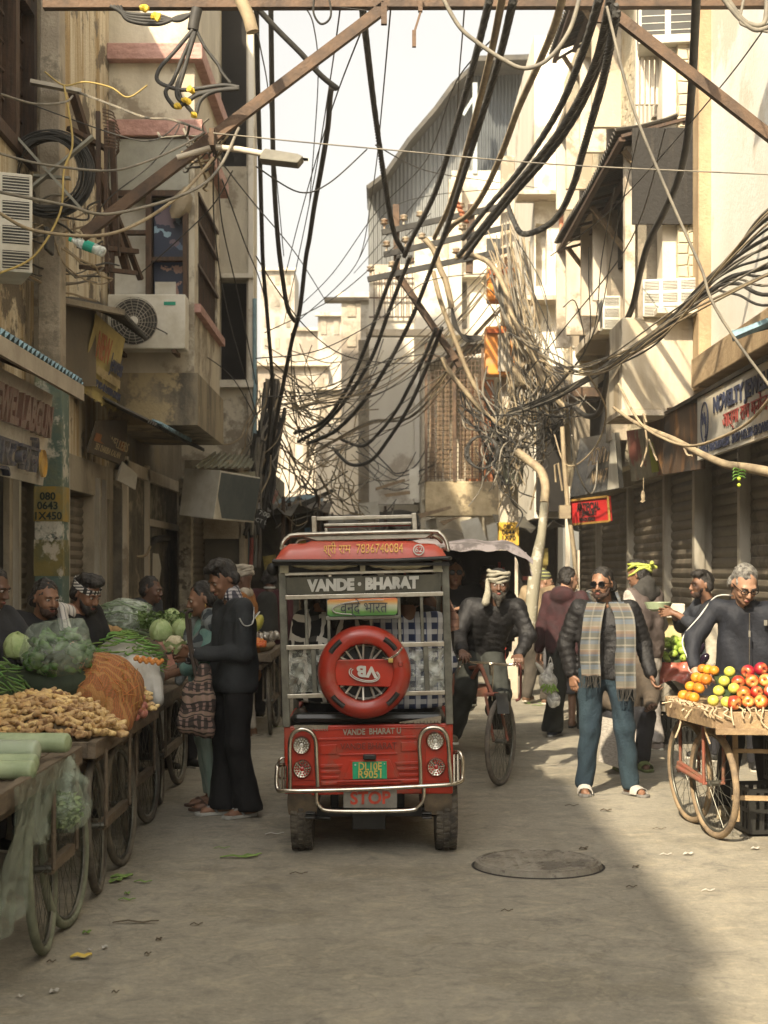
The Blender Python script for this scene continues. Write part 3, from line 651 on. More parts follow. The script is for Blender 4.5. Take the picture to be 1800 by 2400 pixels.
# =====================================================================  RIGHT SIDE
XR = 3.1
r1 = thing('white_building', 'plain white plastered building above the jewellery shop signs on the right', 'building', (5, 11, 0), world=True)
b = MB(); wallbox(b, XR, 8, 3.0, 14.8, 3.3, 12); part('wall', b, mat('flat_white_plaster', (.76,.74,.67), c2=(.68,.65,.56), sc=.9, bump=.3, c3=(.60,.55,.44), streak=.3), r1)
b = MB(); wallbox(b, 3.3, 8, -8, 14.8, 0, 3.3); part('wall', b, M_PLD, r1)
b = MB(); wallbox(b, 2.95, 3.3, 3, 14.75, 3.42, 3.70); part('ledge', b, M_TANST, r1, bevel=.01)
b = MB(); wallbox(b, 2.98, 3.3, 14.55, 14.82, 3.4, 12); part('corner_trim', b, M_TANST, r1)
for y0, y1 in ((9.5, 11.35), (11.5, 13.5), (13.62, 15.1)):
    b = MB(); slats(b, 3.24, y0, y1, 0, 2.9, -1, .1, .022); part('shutter', b, M_SHUT, r1, 30)
for yy in (11.36, 13.52, 15.12): part('post', MB().box((3.18, yy+.05, 1.45), (.1, .09, 2.9)), M_POST, r1)
b = MB(); wallbox(b, 3.1, 3.3, 3, 16, 2.9, 3.3); part('lintel', b, M_PLD, r1)
b = MB(); b.slab([(3.1,10.2,6.2),(2.5,10.2,6.6),(2.5,11.4,6.6),(3.1,11.4,6.2)], .12); b.slab([(3.1,10.2,6.9),(2.5,10.2,6.66),(2.5,10.3,6.66),(3.1,10.3,6.9)], .6); part('balcony', b, M_TANST, r1)

r2 = thing('balcony_building', 'textured cream building with canopies and a stained concrete balcony on the right', 'building', (4, 19, 0), world=True)
b = MB(); wallbox(b, 2.3, XR-.01, 14.86, 15.7, 3.22, 4.12); part('balcony_parapet', b, mat('stained_concrete', (.60,.54,.42), c2=(.36,.29,.19), sc=1.6, c3=(.22,.18,.13), streak=.15, bump=.2), r2, bevel=.015)
b = MB(); wallbox(b, 2.27, XR-.02, 14.83, 15.75, 3.17, 3.225); wallbox(b, 2.6, XR-.02, 14.6, 15.2, 4.12, 4.17); part('parapet_cap', b, M_CONCL, r2)
b = MB(); wallbox(b, 2.85, 8, 14.9, 24.4, 2.9, 9.4); part('wall', b, M_HEX, r2)
b = MB(); wallbox(b, 2.50, 2.84, 15.4, 15.6, 4.1, 5.2); part('back_panel', b, M_CONC, r2); b = MB(); wallbox(b, 2.40, 2.99, 14.84, 14.88, 5.02, 5.95); wallbox(b, 2.74, 2.84, 15.05, 19.8, 5.2, 5.98); part('dark_boards', b, mat('shaded_boards', (.016,.014,.011), c2=(.045,.038,.028), sc=7, lo=.55, hi=.7, stretch=(1,1,.1), bump=.6), r2)  # near-black board tone puts the shade under the canopy into the colour
b = MB(); wallbox(b, 2.72, 2.86, 15.0, 15.3, 4.2, 9.2); wallbox(b, 3.0, 3.09, 14.83, 14.89, 4.17, 9.4); wallbox(b, 2.4, 2.5, 15.3, 15.42, 4.1, 5.9); part('column', b, M_CONCL, r2)
b = MB()
for i in range(5): wallbox(b, 2.80, 2.86, 16.0+i*.26, 16.14+i*.26, 6.4, 8.6)
for i in range(7): wallbox(b, 2.5+i*.05, 2.53+i*.05, 15.25, 15.3, 6.3, 7.0)
part('fluted_panel', b, M_CONCL, r2)
for y0, y1, z0, z1 in ((18.5, 19.4, 4.9, 6.0), (21.2, 22.2, 6.9, 8.0), (21.2, 22.2, 4.9, 6.3), (18.6, 19.5, 7.0, 8.2)):
    w1 = part('window', wallbox(MB(), 2.82, 2.87, y0, y1, z0, z1), M_DARK, r2)
    b = MB(); wallbox(b, 2.5, 2.85, y0-.15, y1+.15, z1, z1+.09); wallbox(b, 2.5, 2.85, y0-.15, y0-.06, z0, z1); wallbox(b, 2.5, 2.85, y1+.06, y1+.15, z0, z1); part('sun_shade', b, M_CONCL, w1)
b = MB(); wallbox(b, 2.45, 2.85, 17.6, 20.5, 4.42, 4.52); wallbox(b, 2.4, 2.85, 20.8, 24, 4.15, 4.25); part('slab', b, M_CONCL, r2)
part('pier', wallbox(MB(), 2.66, 2.86, 18.0, 18.4, 3.2, 5.9), M_CONC, r2); part('pier', wallbox(MB(), 2.6, 2.86, 21, 21.3, 3.2, 4.2), M_CONC, r2)
part('dark_recess', wallbox(MB(), 2.8, 2.86, 19.6, 20.9, 3.1, 4.1), M_DARK, r2)
for y0, y1 in ((15.25, 16.7), (16.85, 19.2), (19.35, 22.0), (22.2, 24.3)):
    b = MB(); slats(b, 3.14, y0, y1, 0, 2.8, -1, .1, .022); part('shutter', b, M_SHUT, r2, 30)
for yy in (15.15, 16.77, 19.27, 22.1): part('post', MB().box((3.1, yy, 1.4), (.1, .12, 2.8)), M_POST, r2)
b = MB(); wallbox(b, 3.0, 8, 15, 24.4, 2.7, 3.0); wallbox(b, 3.3, 8, 15, 26, 0, 2.8); part('wall', b, M_PLD, r2)
# canopies
def canopy(label, y0, y1, x0, x1, z0, z1, waves):
    t = thing('sheet_canopy', label, 'canopy', ((x0+x1)/2, (y0+y1)/2, z0), world=True)
    part('roof_sheet', corr(MB(), (x0,y0,z0+.03), (x0,y1,z0), (x1,y1,z1), (x1,y0,z1+.05), waves, .025, warp=.04), M_CORD, t, 30)
    b = MB(); n = 9
    for i in range(n): y = y0+(y1-y0)*i/(n-1); b.bar((x0+.05, y, z0-.05), (x1, y, z1-.05), .05, .03)
    for f_ in (.08, .5, .9): b.bar((x0+(x1-x0)*f_, y0, z0+(z1-z0)*f_-.09), (x0+(x1-x0)*f_, y1, z0+(z1-z0)*f_-.09), .06, .04)
    part('rafter', b, M_WOODD, t)
    for y in (y0+.3, (y0+y1)/2, y1-.4): part('prop', MB().bar((x0+.12, y, z0-.1), (x1+.05, y+.1, z0-.95), .05), M_WOOD, t)
    return t
canopy('big dark corrugated canopy projecting from the textured building on the right', 14.9, 20.2, 2.25, 3.0, 5.93, 6.12, 46)
canopy('upper dark corrugated canopy beside the top air conditioner', 16.6, 21.2, 2.3, 2.95, 8.75, 9.1, 40)
window_unit((2.78, 15.1, zf(112, 15)), 'white air conditioner box at the top right of the street', .56, .6, .5, R(-8), 2, 1)
window_unit((2.80, 15.0, zf(750, 15)), 'white air conditioner with nine vents over the stained balcony', .52, .36, .5, R(-12), 3, 3)
window_unit((2.58, 17.6, zf(778, 17.6)), 'smaller white air conditioner half hidden behind the thick black cable', .2, .38, .4, 0, 1, 3)
b = MB(); b.span((2.42,19.7,zf(910,19.8)), (2.75,20.0,zf(825,19.8)))
mbx = solo('meter_box', b, M_WHP, 'white electricity meter cabinet on the textured wall above the cable bundle', 'meter box', bevel=.015)
part('hatch', MB().box((0,-.155,.25), (.17,.01,.18)), mat('yellowed_hatch', (.6,.5,.3), bump=0), mbx)
b = MB(); wallbox(b, 2.35, 2.9, 19.5, 20.2, zf(935,19.8), zf(915,19.8)); solo('cabinet_shelf', b, M_RUSTB, 'rusty bracket shelf under the white meter cabinet', 'shelf')

# white corner house beyond
r3 = thing('corner_house', 'narrow pale house with an orange painted corner beyond the textured building', 'building', (3, 25, 0), world=True)
b = MB(); wall_holes(b, 'y', 24.5, 24.8, 2.4, 3.4, 2.5, 10.2, [(2.42, 2.6, 6.2, 7.2)]); wallbox(b, 2.4, 6, 24.8, 30, 2.5, 10.2); part('wall', b, M_PLW, r3)
b = MB(); wallbox(b, 2.79, 2.87, 24.43, 24.5, 5.3, 8.4); part('corner_stripe', b, mat('orange_paint', (.55,.2,.1), c2=(.6,.42,.3), sc=4, streak=.3), r3)
b = MB(); wallbox(b, 2.1, 2.8, 24.0, 24.6, 7.55, 7.62); wallbox(b, 2.1, 2.8, 24.0, 24.6, 5.9, 5.97); part('ledge', b, M_CONCL, r3)
part('lower_recess', wallbox(MB(), 2.42, 3.3, 24.3, 24.48, 2.6, 4.9), M_DARK, r3)

# grey corrugated rooftop shed and white block under it
r5 = thing('white_block', 'white block with a long terrace rail under the grey corrugated shed', 'building', (1.5, 31, 0), world=True)
zz = lambda y, D: CH-(y-HZ)/F*D
b = MB(); wall_holes(b, 'y', 30, 30.3, 1.32, 3.3, 3, zz(400,30), [(2.3, 3.0, zz(740,30), zz(640,30)), (1.5,1.62,zz(830,30),zz(660,30))]); wallbox(b, -.3, 1.32, 31, 31.3, 3, zz(620,31)); wallbox(b, 1.32, 3.3, 30.3, 34, 3, 9.3); wallbox(b, 0.6, 1.32, 30.2, 31, 3, zz(560,30.4)); part('wall', b, M_PLW, r5)
b = MB(); wallbox(b, -.35, 3.2, 29.8, 30.05, zz(790,30), zz(775,30)); wallbox(b, 1.3, 3.2, 29.7, 30, zz(655,30), zz(645,30)); wallbox(b, 1.25, 1.5, 29.6, 30, 6.2, 9.2); part('ledge', b, M_CONCL, r5)
part('dark_recess', wallbox(MB(), 2.3, 3.0, 30.25, 30.35, zz(740,30), zz(630,30)), M_DARK, r5)
b = MB()
for i in range(14): b.bar((-.2+i*.11, 30.9, zz(745,31)), (-.2+i*.11, 30.9, zz(640,31)), .02)
for y in (745, 700, 655): b.bar((-.3, 30.9, zz(y,31)), (1.3, 30.9, zz(y,31)), .03)
part('terrace_rail', b, M_RUSTB, r5)
for x, y in ((2.0, 560), (2.35, 700)):
    part('window', wallbox(MB(), x, x+.3, 29.95, 30.01, zz(y+50,30), zz(y,30)), M_GRILL, r5)
r4 = thing('corrugated_shed', 'grey corrugated rooftop shed with a steep curved roofline', 'building', (1.2, 29, 6), world=True)
def wav(b, pts, waves, amp, t=.02):   # vertical corrugated wall along a line, top edge given at both ends
    (x0, y0, b0, t0), (x1, y1, b1, t1) = pts; N = waves*6
    def f(u, v):
        x = x0+(x1-x0)*u; y = y0+(y1-y0)*u+amp*math.sin(u*waves*6.283); return V((x, y, (b0+(b1-b0)*u)*(1-v)+(t0+(t1-t0)*u)*v))
    return b.grid(N, 1, f, t)
b = MB(); D_ = 31.5; xx = lambda px, D: (px-900)/F*D
pr = [(865,460),(905,430),(960,350),(1020,280),(1060,225),(1112,178)]
for (a, ya), (c_, yc) in zip(pr[:-1], pr[1:]):
    wav(b, ((xx(a,D_), D_, zz(620,D_), zz(ya,D_)), (xx(c_,D_), D_, zz(620,D_) if c_ < 1090 else zz(560,D_), zz(yc,D_))), max(3, int((c_-a)/9)), .02)
part('side_sheet', b, M_CORG, r4, 30)
b = MB(); wav(b, ((xx(1112,31), 31, zz(408,31), zz(178,31)), (xx(1262,31), 31, zz(408,31), zz(168,31))), 18, .03); part('back_sheet', b, mat('corrugated_blue_grey', (.15,.165,.17), r=.5, metal=.4, c2=(.11,.12,.125), sc=1, bump=.05), r4, 30)
b = MB()
for (a, ya), (c_, yc) in zip(pr[:-1], pr[1:]): b.slab([(xx(a,D_), 30.6, zz(ya+8,D_)), (xx(c_,D_), 30.6, zz(yc+8,D_)), (xx(c_,D_), 33, zz(yc-2,D_)), (xx(a,D_), 33, zz(ya-2,D_))], .08)
b.slab([(xx(1105,31), 29.9, zz(185,31)), (xx(1275,31), 29.9, zz(180,31)), (xx(1275,31), 33, zz(160,31)), (xx(1105,31), 33, zz(166,31))], .1); part('roof_edge', b, M_CORD, r4)
b = MB(); b.bar((xx(1113,30),30,zz(408,30)), (xx(1113,30),30,zz(195,30)), .09); b.bar((xx(1085,30),30,zz(270,30)), (xx(1113,30),30,zz(225,30)), .06); part('steel_post', b, mat('pale_blue_steel', (.4,.45,.45), bump=0), r4)
# cage balcony building
r6 = thing('cage_building', 'low building with a wire caged balcony on a stained concrete base beyond the pole', 'building', (1.6, 28, 0), world=True)
yb = lambda y: zz(y, 27)
part('balcony_base', wall_holes(MB(), 'y', 27, 27.4, .72, 2.2, yb(1210), yb(1128), []), mat('eroded_concrete', (.50,.41,.26), c2=(.34,.27,.16), sc=3, c3=(.2,.16,.1), bump=.8, bsc=9), r6, bevel=.02)
b = MB(); wallbox(b, .72, 2.15, 29.0, 29.2, 3, yb(800)); wallbox(b, .7, 2.3, 29.2, 31, 0, yb(820)); part('wall', b, M_PLC, r6)
b = MB()
for z in np.arange(yb(1128), yb(828), .085): b.bar((.74, 27.05, z), (1.72, 27.05, z), .013)
for x in np.arange(.76, 1.74, .065): b.bar((x, 27.04, yb(1128)), (x, 27.04, yb(812+40*(1.74-x))), .013)
for x in (.74, 1.24, 1.73): b.bar((x, 27.0, yb(1128)), (x, 27.0, yb(805)), .05)
b.bar((.72, 27, yb(850)), (1.75, 27, yb(800)), .05); part('wire_cage', b, M_RUSTB, r6)
b = MB(); 
for i in range(7): x0 = .8+i*.13; b.slab([(x0,27.3,yb(1120)),(x0+.1,27.3,yb(1120)),(x0+.08,27.3,yb(870)),(x0+.02,27.3,yb(868))], .03)
part('stored_planks', b, M_WOOD, r6)
part('orange_door', wallbox(MB(), 1.5, 2.02, 28.2, 28.3, yb(1125), yb(870)), mat('orange_wood_door', (.38,.13,.05), c2=(.22,.1,.05), sc=4), r6)
b = MB(); b.slab([(1.45,26.9,yb(808)),(2.2,26.9,yb(805)),(2.2,28.9,yb(790)),(.8,28.9,yb(800)),(.7,26.9,yb(862))], .05); part('roof_sheet', b, M_CORD, r6)
# window building and the far end of the lane
r7 = thing('barred_house', 'white house with a tall brown barred window at the end of the lane', 'building', (.2, 35, 0), world=True)
z7 = lambda y: zz(y, 34); x7 = lambda px: xx(px, 34)
b = MB(); wall_holes(b, 'y', 34, 34.3, x7(845), x7(1000), 2.0, z7(700), [(x7(880), x7(975), z7(1030), z7(870))]); wallbox(b, x7(845), 4, 34.3, 40, 0, z7(720)); part('wall', b, M_PLW, r7)
b = MB(); wallbox(b, x7(840), x7(880), 33.8, 34, 1.8, z7(800)); wallbox(b, x7(760), x7(1000), 33.9, 34.3, z7(706), z7(698)); part('pilaster', b, M_CONC, r7)
w1 = part('window', wallbox(MB(), x7(880), x7(975), 34.2, 34.25, z7(1030), z7(870)), M_WOOD, r7)
b = MB()
for px in (884, 905, 922, 940, 958, 973): b.bar((x7(px), 33.97, z7(1040)), (x7(px), 33.97, z7(868)), .04)
b.bar((x7(875), 33.95, z7(965)), (x7(978), 33.95, z7(955)), .04); part('bar', b, M_CONCL, w1)
b = MB(); b.slab([(x7(870),33.3,z7(885)),(x7(1000),33.3,z7(840)),(x7(1000),34,z7(835)),(x7(870),34,z7(870))], .05); part('window_shade', b, M_WOOD, w1)
def far_house(label, x0, x1, D, ytop, ybot, m, cols=4, rows=2, name='far_house', wm=None):
    wm = wm or M_CONC; m = mat('weathered_far_plaster', (.50,.45,.36), c2=(.36,.31,.24), sc=.9, c3=(.26,.22,.17), streak=.3)
    t = thing(name, label, 'building', ((xx(x0,D)+xx(x1,D))/2, D+1, 0), world=True)
    a, c_ = xx(x0,D), xx(x1,D); part('wall', wallbox(MB(), a, c_, D, D+4, 0, zz(ytop,D)), m, t)
    if cols:
        b = MB(); h = (zz(ytop,D)-zz(ybot,D))
        for i in range(cols):
            for j in range(rows):
                u = a+(c_-a)*(i+.25)/cols; z = zz(ybot,D)+h*(j+.25)/rows; wallbox(b, u, u+(c_-a)*.4/cols, D-.04, D, z, z+h*.5/rows)
        part('window', b, wm, t)
    b = MB(); wallbox(b, a-.1, c_+.1, D-.25, D, zz(ytop,D)-.12, zz(ytop,D)+.02); part('cornice', b, M_CONCL, t); return t
far_house('pale house with flat terrace left of the lane end', 600, 770, 46, 850, 1130, M_PLW, 5, 2)
far_house('cream house behind the hanging cables at the lane end', 740, 850, 42, 905, 1120, M_CONCL, 3, 2)
far_house('tall pale house fading into haze beyond the lane end', 612, 690, 75, 630, 830, M_PLW, 3, 4)
far_house('hazy white roofline beside the tall pale house', 690, 860, 62, 770, 850, M_PLW, 0, 0)
far_house('small terrace room on the white roofline', 745, 805, 58, 735, 800, M_CONCL, 2, 1)
far_house('narrow white house right of the white roofline', 800, 905, 40, 690, 900, M_PLW, 2, 3)

# =====================================================================  SIGNS ON THE RIGHT
nj = thing('jewellers_sign', 'long pale jewellers board with navy English and maroon Hindi lettering', 'sign', (2.75, 11.6, 2.6), world=True)
part('board', MB().span((2.73,9.2,2.63), (2.77,13.38,3.17)), mat('pale_sign', (.46,.44,.37), c2=(.38,.36,.3), sc=2, c3=(.56,.5,.38), streak=.3, bump=.05), nj)
rx = lambda y, z, o=0: V((2.722-o, y, z))
part('lettering', MB().text('NOVELTY JEWELLERY VENTURE', .17, rx(11.0,3.03), (0,-1,0), (0,0,1), .006, fit=3.4, bold=.008), M_NAVY, nj)
part('hindi_lettering', MB().text('आत्मा राम मनोज कुमार ( मिस्त्री )', .17, rx(10.9,2.87), (0,-1,0), (0,0,1), .006, fit=2.9, bold=0), M_REDP, nj)
part('address_lettering', MB().text('MFRS & WHOLESALERS   SHOP NO.351-53 DARIBA KALAN DELHI-110006 PH: 9811', .1, rx(11.25,2.70), (0,-1,0), (0,0,1), .005, fit=4.0, bold=.003), M_NAVY, nj)
b = MB(); b.tube([rx(13.05+.14*math.cos(q), 2.93+.17*math.sin(q)) for q in np.linspace(0, 6.283, 33)[:-1]], .006, 5, closed=True); b.text('N', .15, rx(13.09,2.96), (0,-1,0), (0,0,1), .006); b.text('J', .2, rx(13.0,2.9), (0,-1,0), (0,0,1), .006); part('logo', b, M_NAVY, nj)
b = MB(); b.slab([(2.7,8.8,3.2),(3.1,8.8,3.35),(3.1,16,3.35),(2.7,15.2,3.2)], -.03); solo('sign_cover_sheet', b, M_CORD, 'dark rain sheet running above the right hand shop boards', 'rain cover')
q = quadw((1553,1113,15.0),(1643,1100,13.45),(1637,942,13.45),(1556,957,15.0)); b = MB().slab(q, -.04)
solo('rusty_board', b, mat('rust_streaked_board', (.085,.055,.035), c2=(.27,.13,.045), sc=4, lo=.5, hi=.66, streak=.18, c3=(.04,.035,.03), r=.7), 'rust streaked brown metal board left of the jewellers board', 'sign', bevel=.006)
gs = thing('green_sign', 'dusty green and grey poster board with a brown side panel on the right', 'sign', P(1520,1120,16), world=True)
q = quadw((1480,1130,17),(1550,1112,15.8),(1535,1000,15.8),(1468,1010,17)); part('board', MB().slab(q, -.04), mat('dusty_poster', (.16,.15,.11), c2=(.30,.28,.2), sc=3, c3=(.2,.07,.05)), gs)
part('green_strip', MB().slab(quadw((1530,1108,15.85),(1545,1105,15.7),(1538,1035,15.7),(1522,1038,15.85)), .01), mat('lime_strip', (.35,.40,.06), bump=0), gs)
part('side_panel', MB().slab(quadw((1550,1115,15.8),(1553,1110,15.1),(1556,960,15.1),(1510,965,15.8)), -.03), M_RUST, gs)
ws = thing('hanging_sign', 'reflective white edged sign board over the far right shutters', 'sign', P(1400,1160,19), world=True)
q = quadw((1335,1165,20.2),(1452,1144,17.9),(1442,1014,17.9),(1360,1027,20.2)); part('board', MB().slab(q, -.05), mat('dark_glass_sign', (.07,.07,.06), r=.25, c2=(.12,.115,.1), sc=2), ws)
nq = (q[1]-q[0]).cross(q[3]-q[0]).normalized(); L2 = lambda u, v, o=.008: q[0].lerp(q[1], u).lerp(q[3].lerp(q[2], u), v)+nq*o
part('white_edge', MB().slab([L2(.8,0), L2(1,0), L2(1,1), L2(.92,1)], .006), M_WHP, ws)
part('lettering', MB().text('ADITI', .3, L2(.6,.62,.012), L2(1,0)-L2(0,0), L2(0,1)-L2(0,0), .004, fit=.9), M_TANST, ws)
part('small_lettering', MB().text('NEW 7', .25, L2(.62,.25,.012), L2(1,0)-L2(0,0), L2(0,1)-L2(0,0), .004, fit=.7), M_TANST, ws)
art = thing('artificial_sign', 'small red board with gold frame reading ARTIFICIAL', 'sign', P(1382,1228,17), world=True)
q = quadw((1337,1230,17.2),(1430,1221,16.6),(1426,1163,16.6),(1332,1174,17.2)); part('board', MB().slab(q, -.03), mat('red_sign', (.45,.03,.03), r=.35, c2=(.36,.02,.02), bump=0), art)
nq = (q[1]-q[0]).cross(q[3]-q[0]).normalized(); L3 = lambda u, v, o=.006: q[0].lerp(q[1], u).lerp(q[3].lerp(q[2], u), v)+nq*o
b = MB()
for i in range(4): b.bar(q[i]+nq*.01, q[(i+1) % 4]+nq*.01, .022)
part('gold_frame', b, mat('gold_frame', (.5,.3,.08), metal=.5, r=.4), art)
for s_, u, v, h, w_, nm in (('ARTIFICIAL', .5, .66, .12, .40, 'lettering'), ('JEWELLERY', .52, .4, .07, .26, 'middle_lettering'), ('WHOLESALE', .45, .16, .055, .28, 'small_lettering')):
    part(nm, MB().text(s_, h, L3(u, v, .01), q[1]-q[0], q[3]-q[0], .004, fit=w_, bold=.002), mat('black_paint', (.015,.012,.012), bump=0), art)
b = MB(); b.bar(P(1330,1140,17.1), P(1330,1400,17.1), .05); b.bar(P(1352,1290,17.4), P(1352,1460,17.4), .12, .05)
solo('sign_post', b, M_CONCL, 'pale post below the small red ARTIFICIAL board', 'post')
b = MB(); corr(b, P(1715,783,11.4), P(1715,790,10.0), (3.1,10.0,3.55), (3.1,11.4,3.55), 9, .03); 
solo('awning_sheet', b, M_BLUE, 'curled blue roofing sheet sticking out above the right ledge', 'awning', smooth=30)
b = MB(); b.slab([(2.35,5.4,4.0),(3.15,5.4,4.3),(3.15,9.0,4.3),(2.35,9.0,4.0)], .03)
solo('shading_awning', b, M_CORD, 'added sheet awning out of view that shades the right shutters', 'awning')  # out of view, added only to shade the shutters on the right
# =====================================================================  POLES, FRAME, CABLES
M_BLK = mat('black_cable', (.028,.027,.024), r=.6, c2=(.05,.047,.04), sc=8, bump=.1)
M_TAN = mat('tan_cable', (.36,.29,.18), r=.7, c2=(.22,.17,.11), sc=6, bump=.1)
M_GRYC = mat('grey_cable', (.24,.215,.165), r=.7, c2=(.13,.12,.1), sc=6, bump=.1)
M_YEL = mat('yellow_tape', (.75,.52,.05), r=.6, bump=.2)
M_PORC = mat('porcelain', (.55,.48,.36), r=.3, c2=(.25,.16,.1), sc=9, bump=0)
M_ORANGE = mat('orange_box_paint', (.80,.30,.05), r=.5, c2=(.68,.26,.06), sc=4, bump=.08, c3=(.6,.3,.12))
def twist(b, pts, r, n=3, pitch=.16):
    pts = crom(pts, 10); L = [0]
    for a, c in zip(pts[:-1], pts[1:]): L.append(L[-1]+(c-a).length)
    N = max(8, int(L[-1]/pitch*6)); path = []; j = 0
    for i in range(N+1):
        s_ = L[-1]*i/N
        while j < len(L)-2 and L[j+1] < s_: j += 1
        t = (s_-L[j])/max(1e-6, L[j+1]-L[j]); path.append(pts[j].lerp(pts[j+1], t))
    fr = []; prev = None
    for i, p in enumerate(path):
        t = (path[min(i+1, N)]-path[max(i-1, 0)]).normalized(); x = t.orthogonal().normalized() if prev is None else (prev-t*prev.dot(t)).normalized(); prev = x; fr.append((p, x, t.cross(x)))
    for k in range(n):
        b.tube([p+(x*math.cos(i*6.283/6+6.283*k/n)+y*math.sin(i*6.283/6+6.283*k/n))*r*.55 for i, (p, x, y) in enumerate(fr)], r*.56, 5)
    return b
def pts_(l):   # list of (px,py,D) or (px,py) with D interpolated between the given ones
    out = []; ks = [i for i, p in enumerate(l) if len(p) > 2]
    for i, p in enumerate(l):
        if len(p) > 2: D = p[2]
        else:
            a = max([k for k in ks if k < i], default=ks[0]); c = min([k for k in ks if k > i], default=ks[-1])
            D = l[a][2] if a == c else l[a][2]+(l[c][2]-l[a][2])*(i-a)/(c-a)
        out.append(P(p[0], p[1], D))
    return out
def cable(l, r, m, label, name='cable', kind='plain', group=None, n=8, pitch=.16):
    b = MB(); p = pts_(l)
    if kind == 'twist': twist(b, p, r*.82, 3, pitch)
    else: b.tube(crom(p, n), r*.86, 7)
    return solo(name, b, m, label, 'cable', group, smooth=60)
# --- steel frame across the lane with the street lamp
fr = thing('overhead_frame', 'rusty angle steel frame spanning the lane with two sloping braces', 'steel frame', (0, 11, 4), world=True)
def angle(b, a, c, w_=.07, t=.01):
    a, c = V(a), V(c); b.bar(a, c, t, w_); d = (c-a).normalized(); s_ = V((0,1,0)); b.bar(a+s_*w_*.5+V((0,0,-w_*.45)), c+s_*w_*.5+V((0,0,-w_*.45)), w_, t)
    return b
part('cross_beam', angle(MB(), P(100,6,11), P(1840,2,11)), M_RUSTB, fr)
part('brace', angle(MB(), P(195,548,11), P(905,12,11), .078), M_RUSTB, fr)
part('brace', angle(MB(), P(1408,4,10.6), P(1830,335,10.6), .072), M_RUSTB, fr)
b = MB(); b.span(P(893,5,10.95), P(907,60,10.99)); part('hanging_plate', b, M_RUSTB, fr)
b = MB(); b.span(P(980,-5,10.95), P(990,30,10.99)); b.slab(quadw((983,28,10.95),(988,28,10.95),(975,70,10.95),(970,70,10.95)), .02); b.span(P(966,70,10.93), P(975,112,10.96)); part('hanging_strap', b, M_RUSTB, fr)
b = MB(); b.span(P(1400,0,10.5), P(1414,55,10.53)); part('hanging_plate', b, M_RUSTB, fr)
b = MB(); b.span(P(490,300,10.85), P(510,362,11.1)); part('clamp', b, M_RUST, fr)
sl_ = thing('street_lamp', 'slim LED street lamp on a short pale arm clamped to the rusty frame', 'street lamp', P(620,365,10.9), world=True)
part('arm', MB().tube([P(415,370,11), P(500,345,11), P(560,350,10.95), P(625,362,10.9)], .022, 10), M_CONCL, sl_, 60)
hd = MB(); hd.slab(quadw((612,386,10.9),(700,396,10.9),(713,380,10.9),(700,374,10.9),(625,362,10.9),(616,372,10.9)), .16); o = part('lamp_head', hd, mat('lamp_grey', (.22,.21,.17), r=.5), sl_, bevel=.006)
b = MB()
for i in range(13): b.bar(P(660+i*3.6, 372-.0*i+i*.5, 10.9), P(660+i*3.6, 365+i*.5, 10.9), .004, .14)
part('cooling_fin', b, M_WHP, o)
# --- left concrete pole with coil
pl = thing('utility_pole', 'grey concrete pole with blue green painted base and cable coil on the left', 'utility pole', P(120,1800,12.5)*V((1,1,0)) if 0 else (-2.70, 12.5, 0), world=True)
b = MB(); b.add([(-2.80,12.35,1.2),(-2.60,12.35,1.2),(-2.60,12.6,1.2),(-2.80,12.6,1.2),(-2.765,12.38,8),(-2.615,12.38,8),(-2.615,12.58,8),(-2.765,12.58,8)], [(0,1,5,4),(1,2,6,5),(2,3,7,6),(3,0,4,7),(4,5,6,7)]); part('shaft', b, M_CONC, pl, bevel=.012)
zp = lambda y: zz(y, 12.35)
PB = mat('peeling_teal_paint', (.10,.15,.125), c2=(.17,.19,.12), sc=5, c3=(.52,.5,.42), bump=.5, lo=.5, hi=.7)
part('painted_base', MB().span((-2.81,12.34,0), (-2.585,12.62,zp(880))), PB, pl, bevel=.01)
part('yellow_band', MB().span((-2.813,12.336,zp(1222)), (-2.58,12.6,zp(1140))), mat('ochre_paint', (.33,.22,.045), c2=(.2,.19,.09), sc=7), pl)
part('lower_ochre_band', MB().span((-2.813,12.336,zp(1350)), (-2.58,12.6,zp(1265))), mat('ochre_green_paint', (.21,.17,.05), c2=(.09,.11,.06), sc=5, c3=(.5,.45,.35)), pl)
b = MB()
for s_, y in (('080', 1164), ('0643', 1186), ('1X450', 1210)): b.text(s_, .085, (-2.70,12.33,zp(y)), (1,0,0), (0,0,1), .004, bold=.002)
part('number_lettering', b, mat('dark_green_paint', (.02,.035,.025), bump=0), pl)
b = MB(); rnd = random.Random(4)
for i in range(26): x, z = -2.70+rnd.uniform(-.08,.08), zp(rnd.uniform(1225,1270)); s_ = rnd.uniform(.006,.02); b.slab([(x-s_,12.332,z),(x,12.332,z-s_),(x+s_,12.332,z+.3*s_),(x+.2*s_,12.332,z+s_)], .004)
part('peeled_paint', b, M_WHP, pl)
b = MB(); b.bar(P(70,192,12.2), P(190,215,12.3), .08, .03); part('crossarm', b, M_POST, pl)
co = thing('cable_coil', 'black cable coil wound on a crossed grey flat bar bracket on the left pole', 'cable coil', P(117,410,12.1), world=True)
b = MB(); c0 = P(117,408,12.15); rnd = random.Random(9)
for i in range(22):
    r_ = rnd.uniform(.27,.36); ox, oz, oy = rnd.gauss(0,.012), rnd.gauss(0,.012), rnd.uniform(-.05,.06)
    b.tube([c0+V((ox+r_*math.cos(q)*.98, oy, oz+r_*math.sin(q))) for q in np.linspace(0, 6.283, 33)[:-1]], .0075, 5, closed=True)
part('coil', b, M_BLK, co, 60)
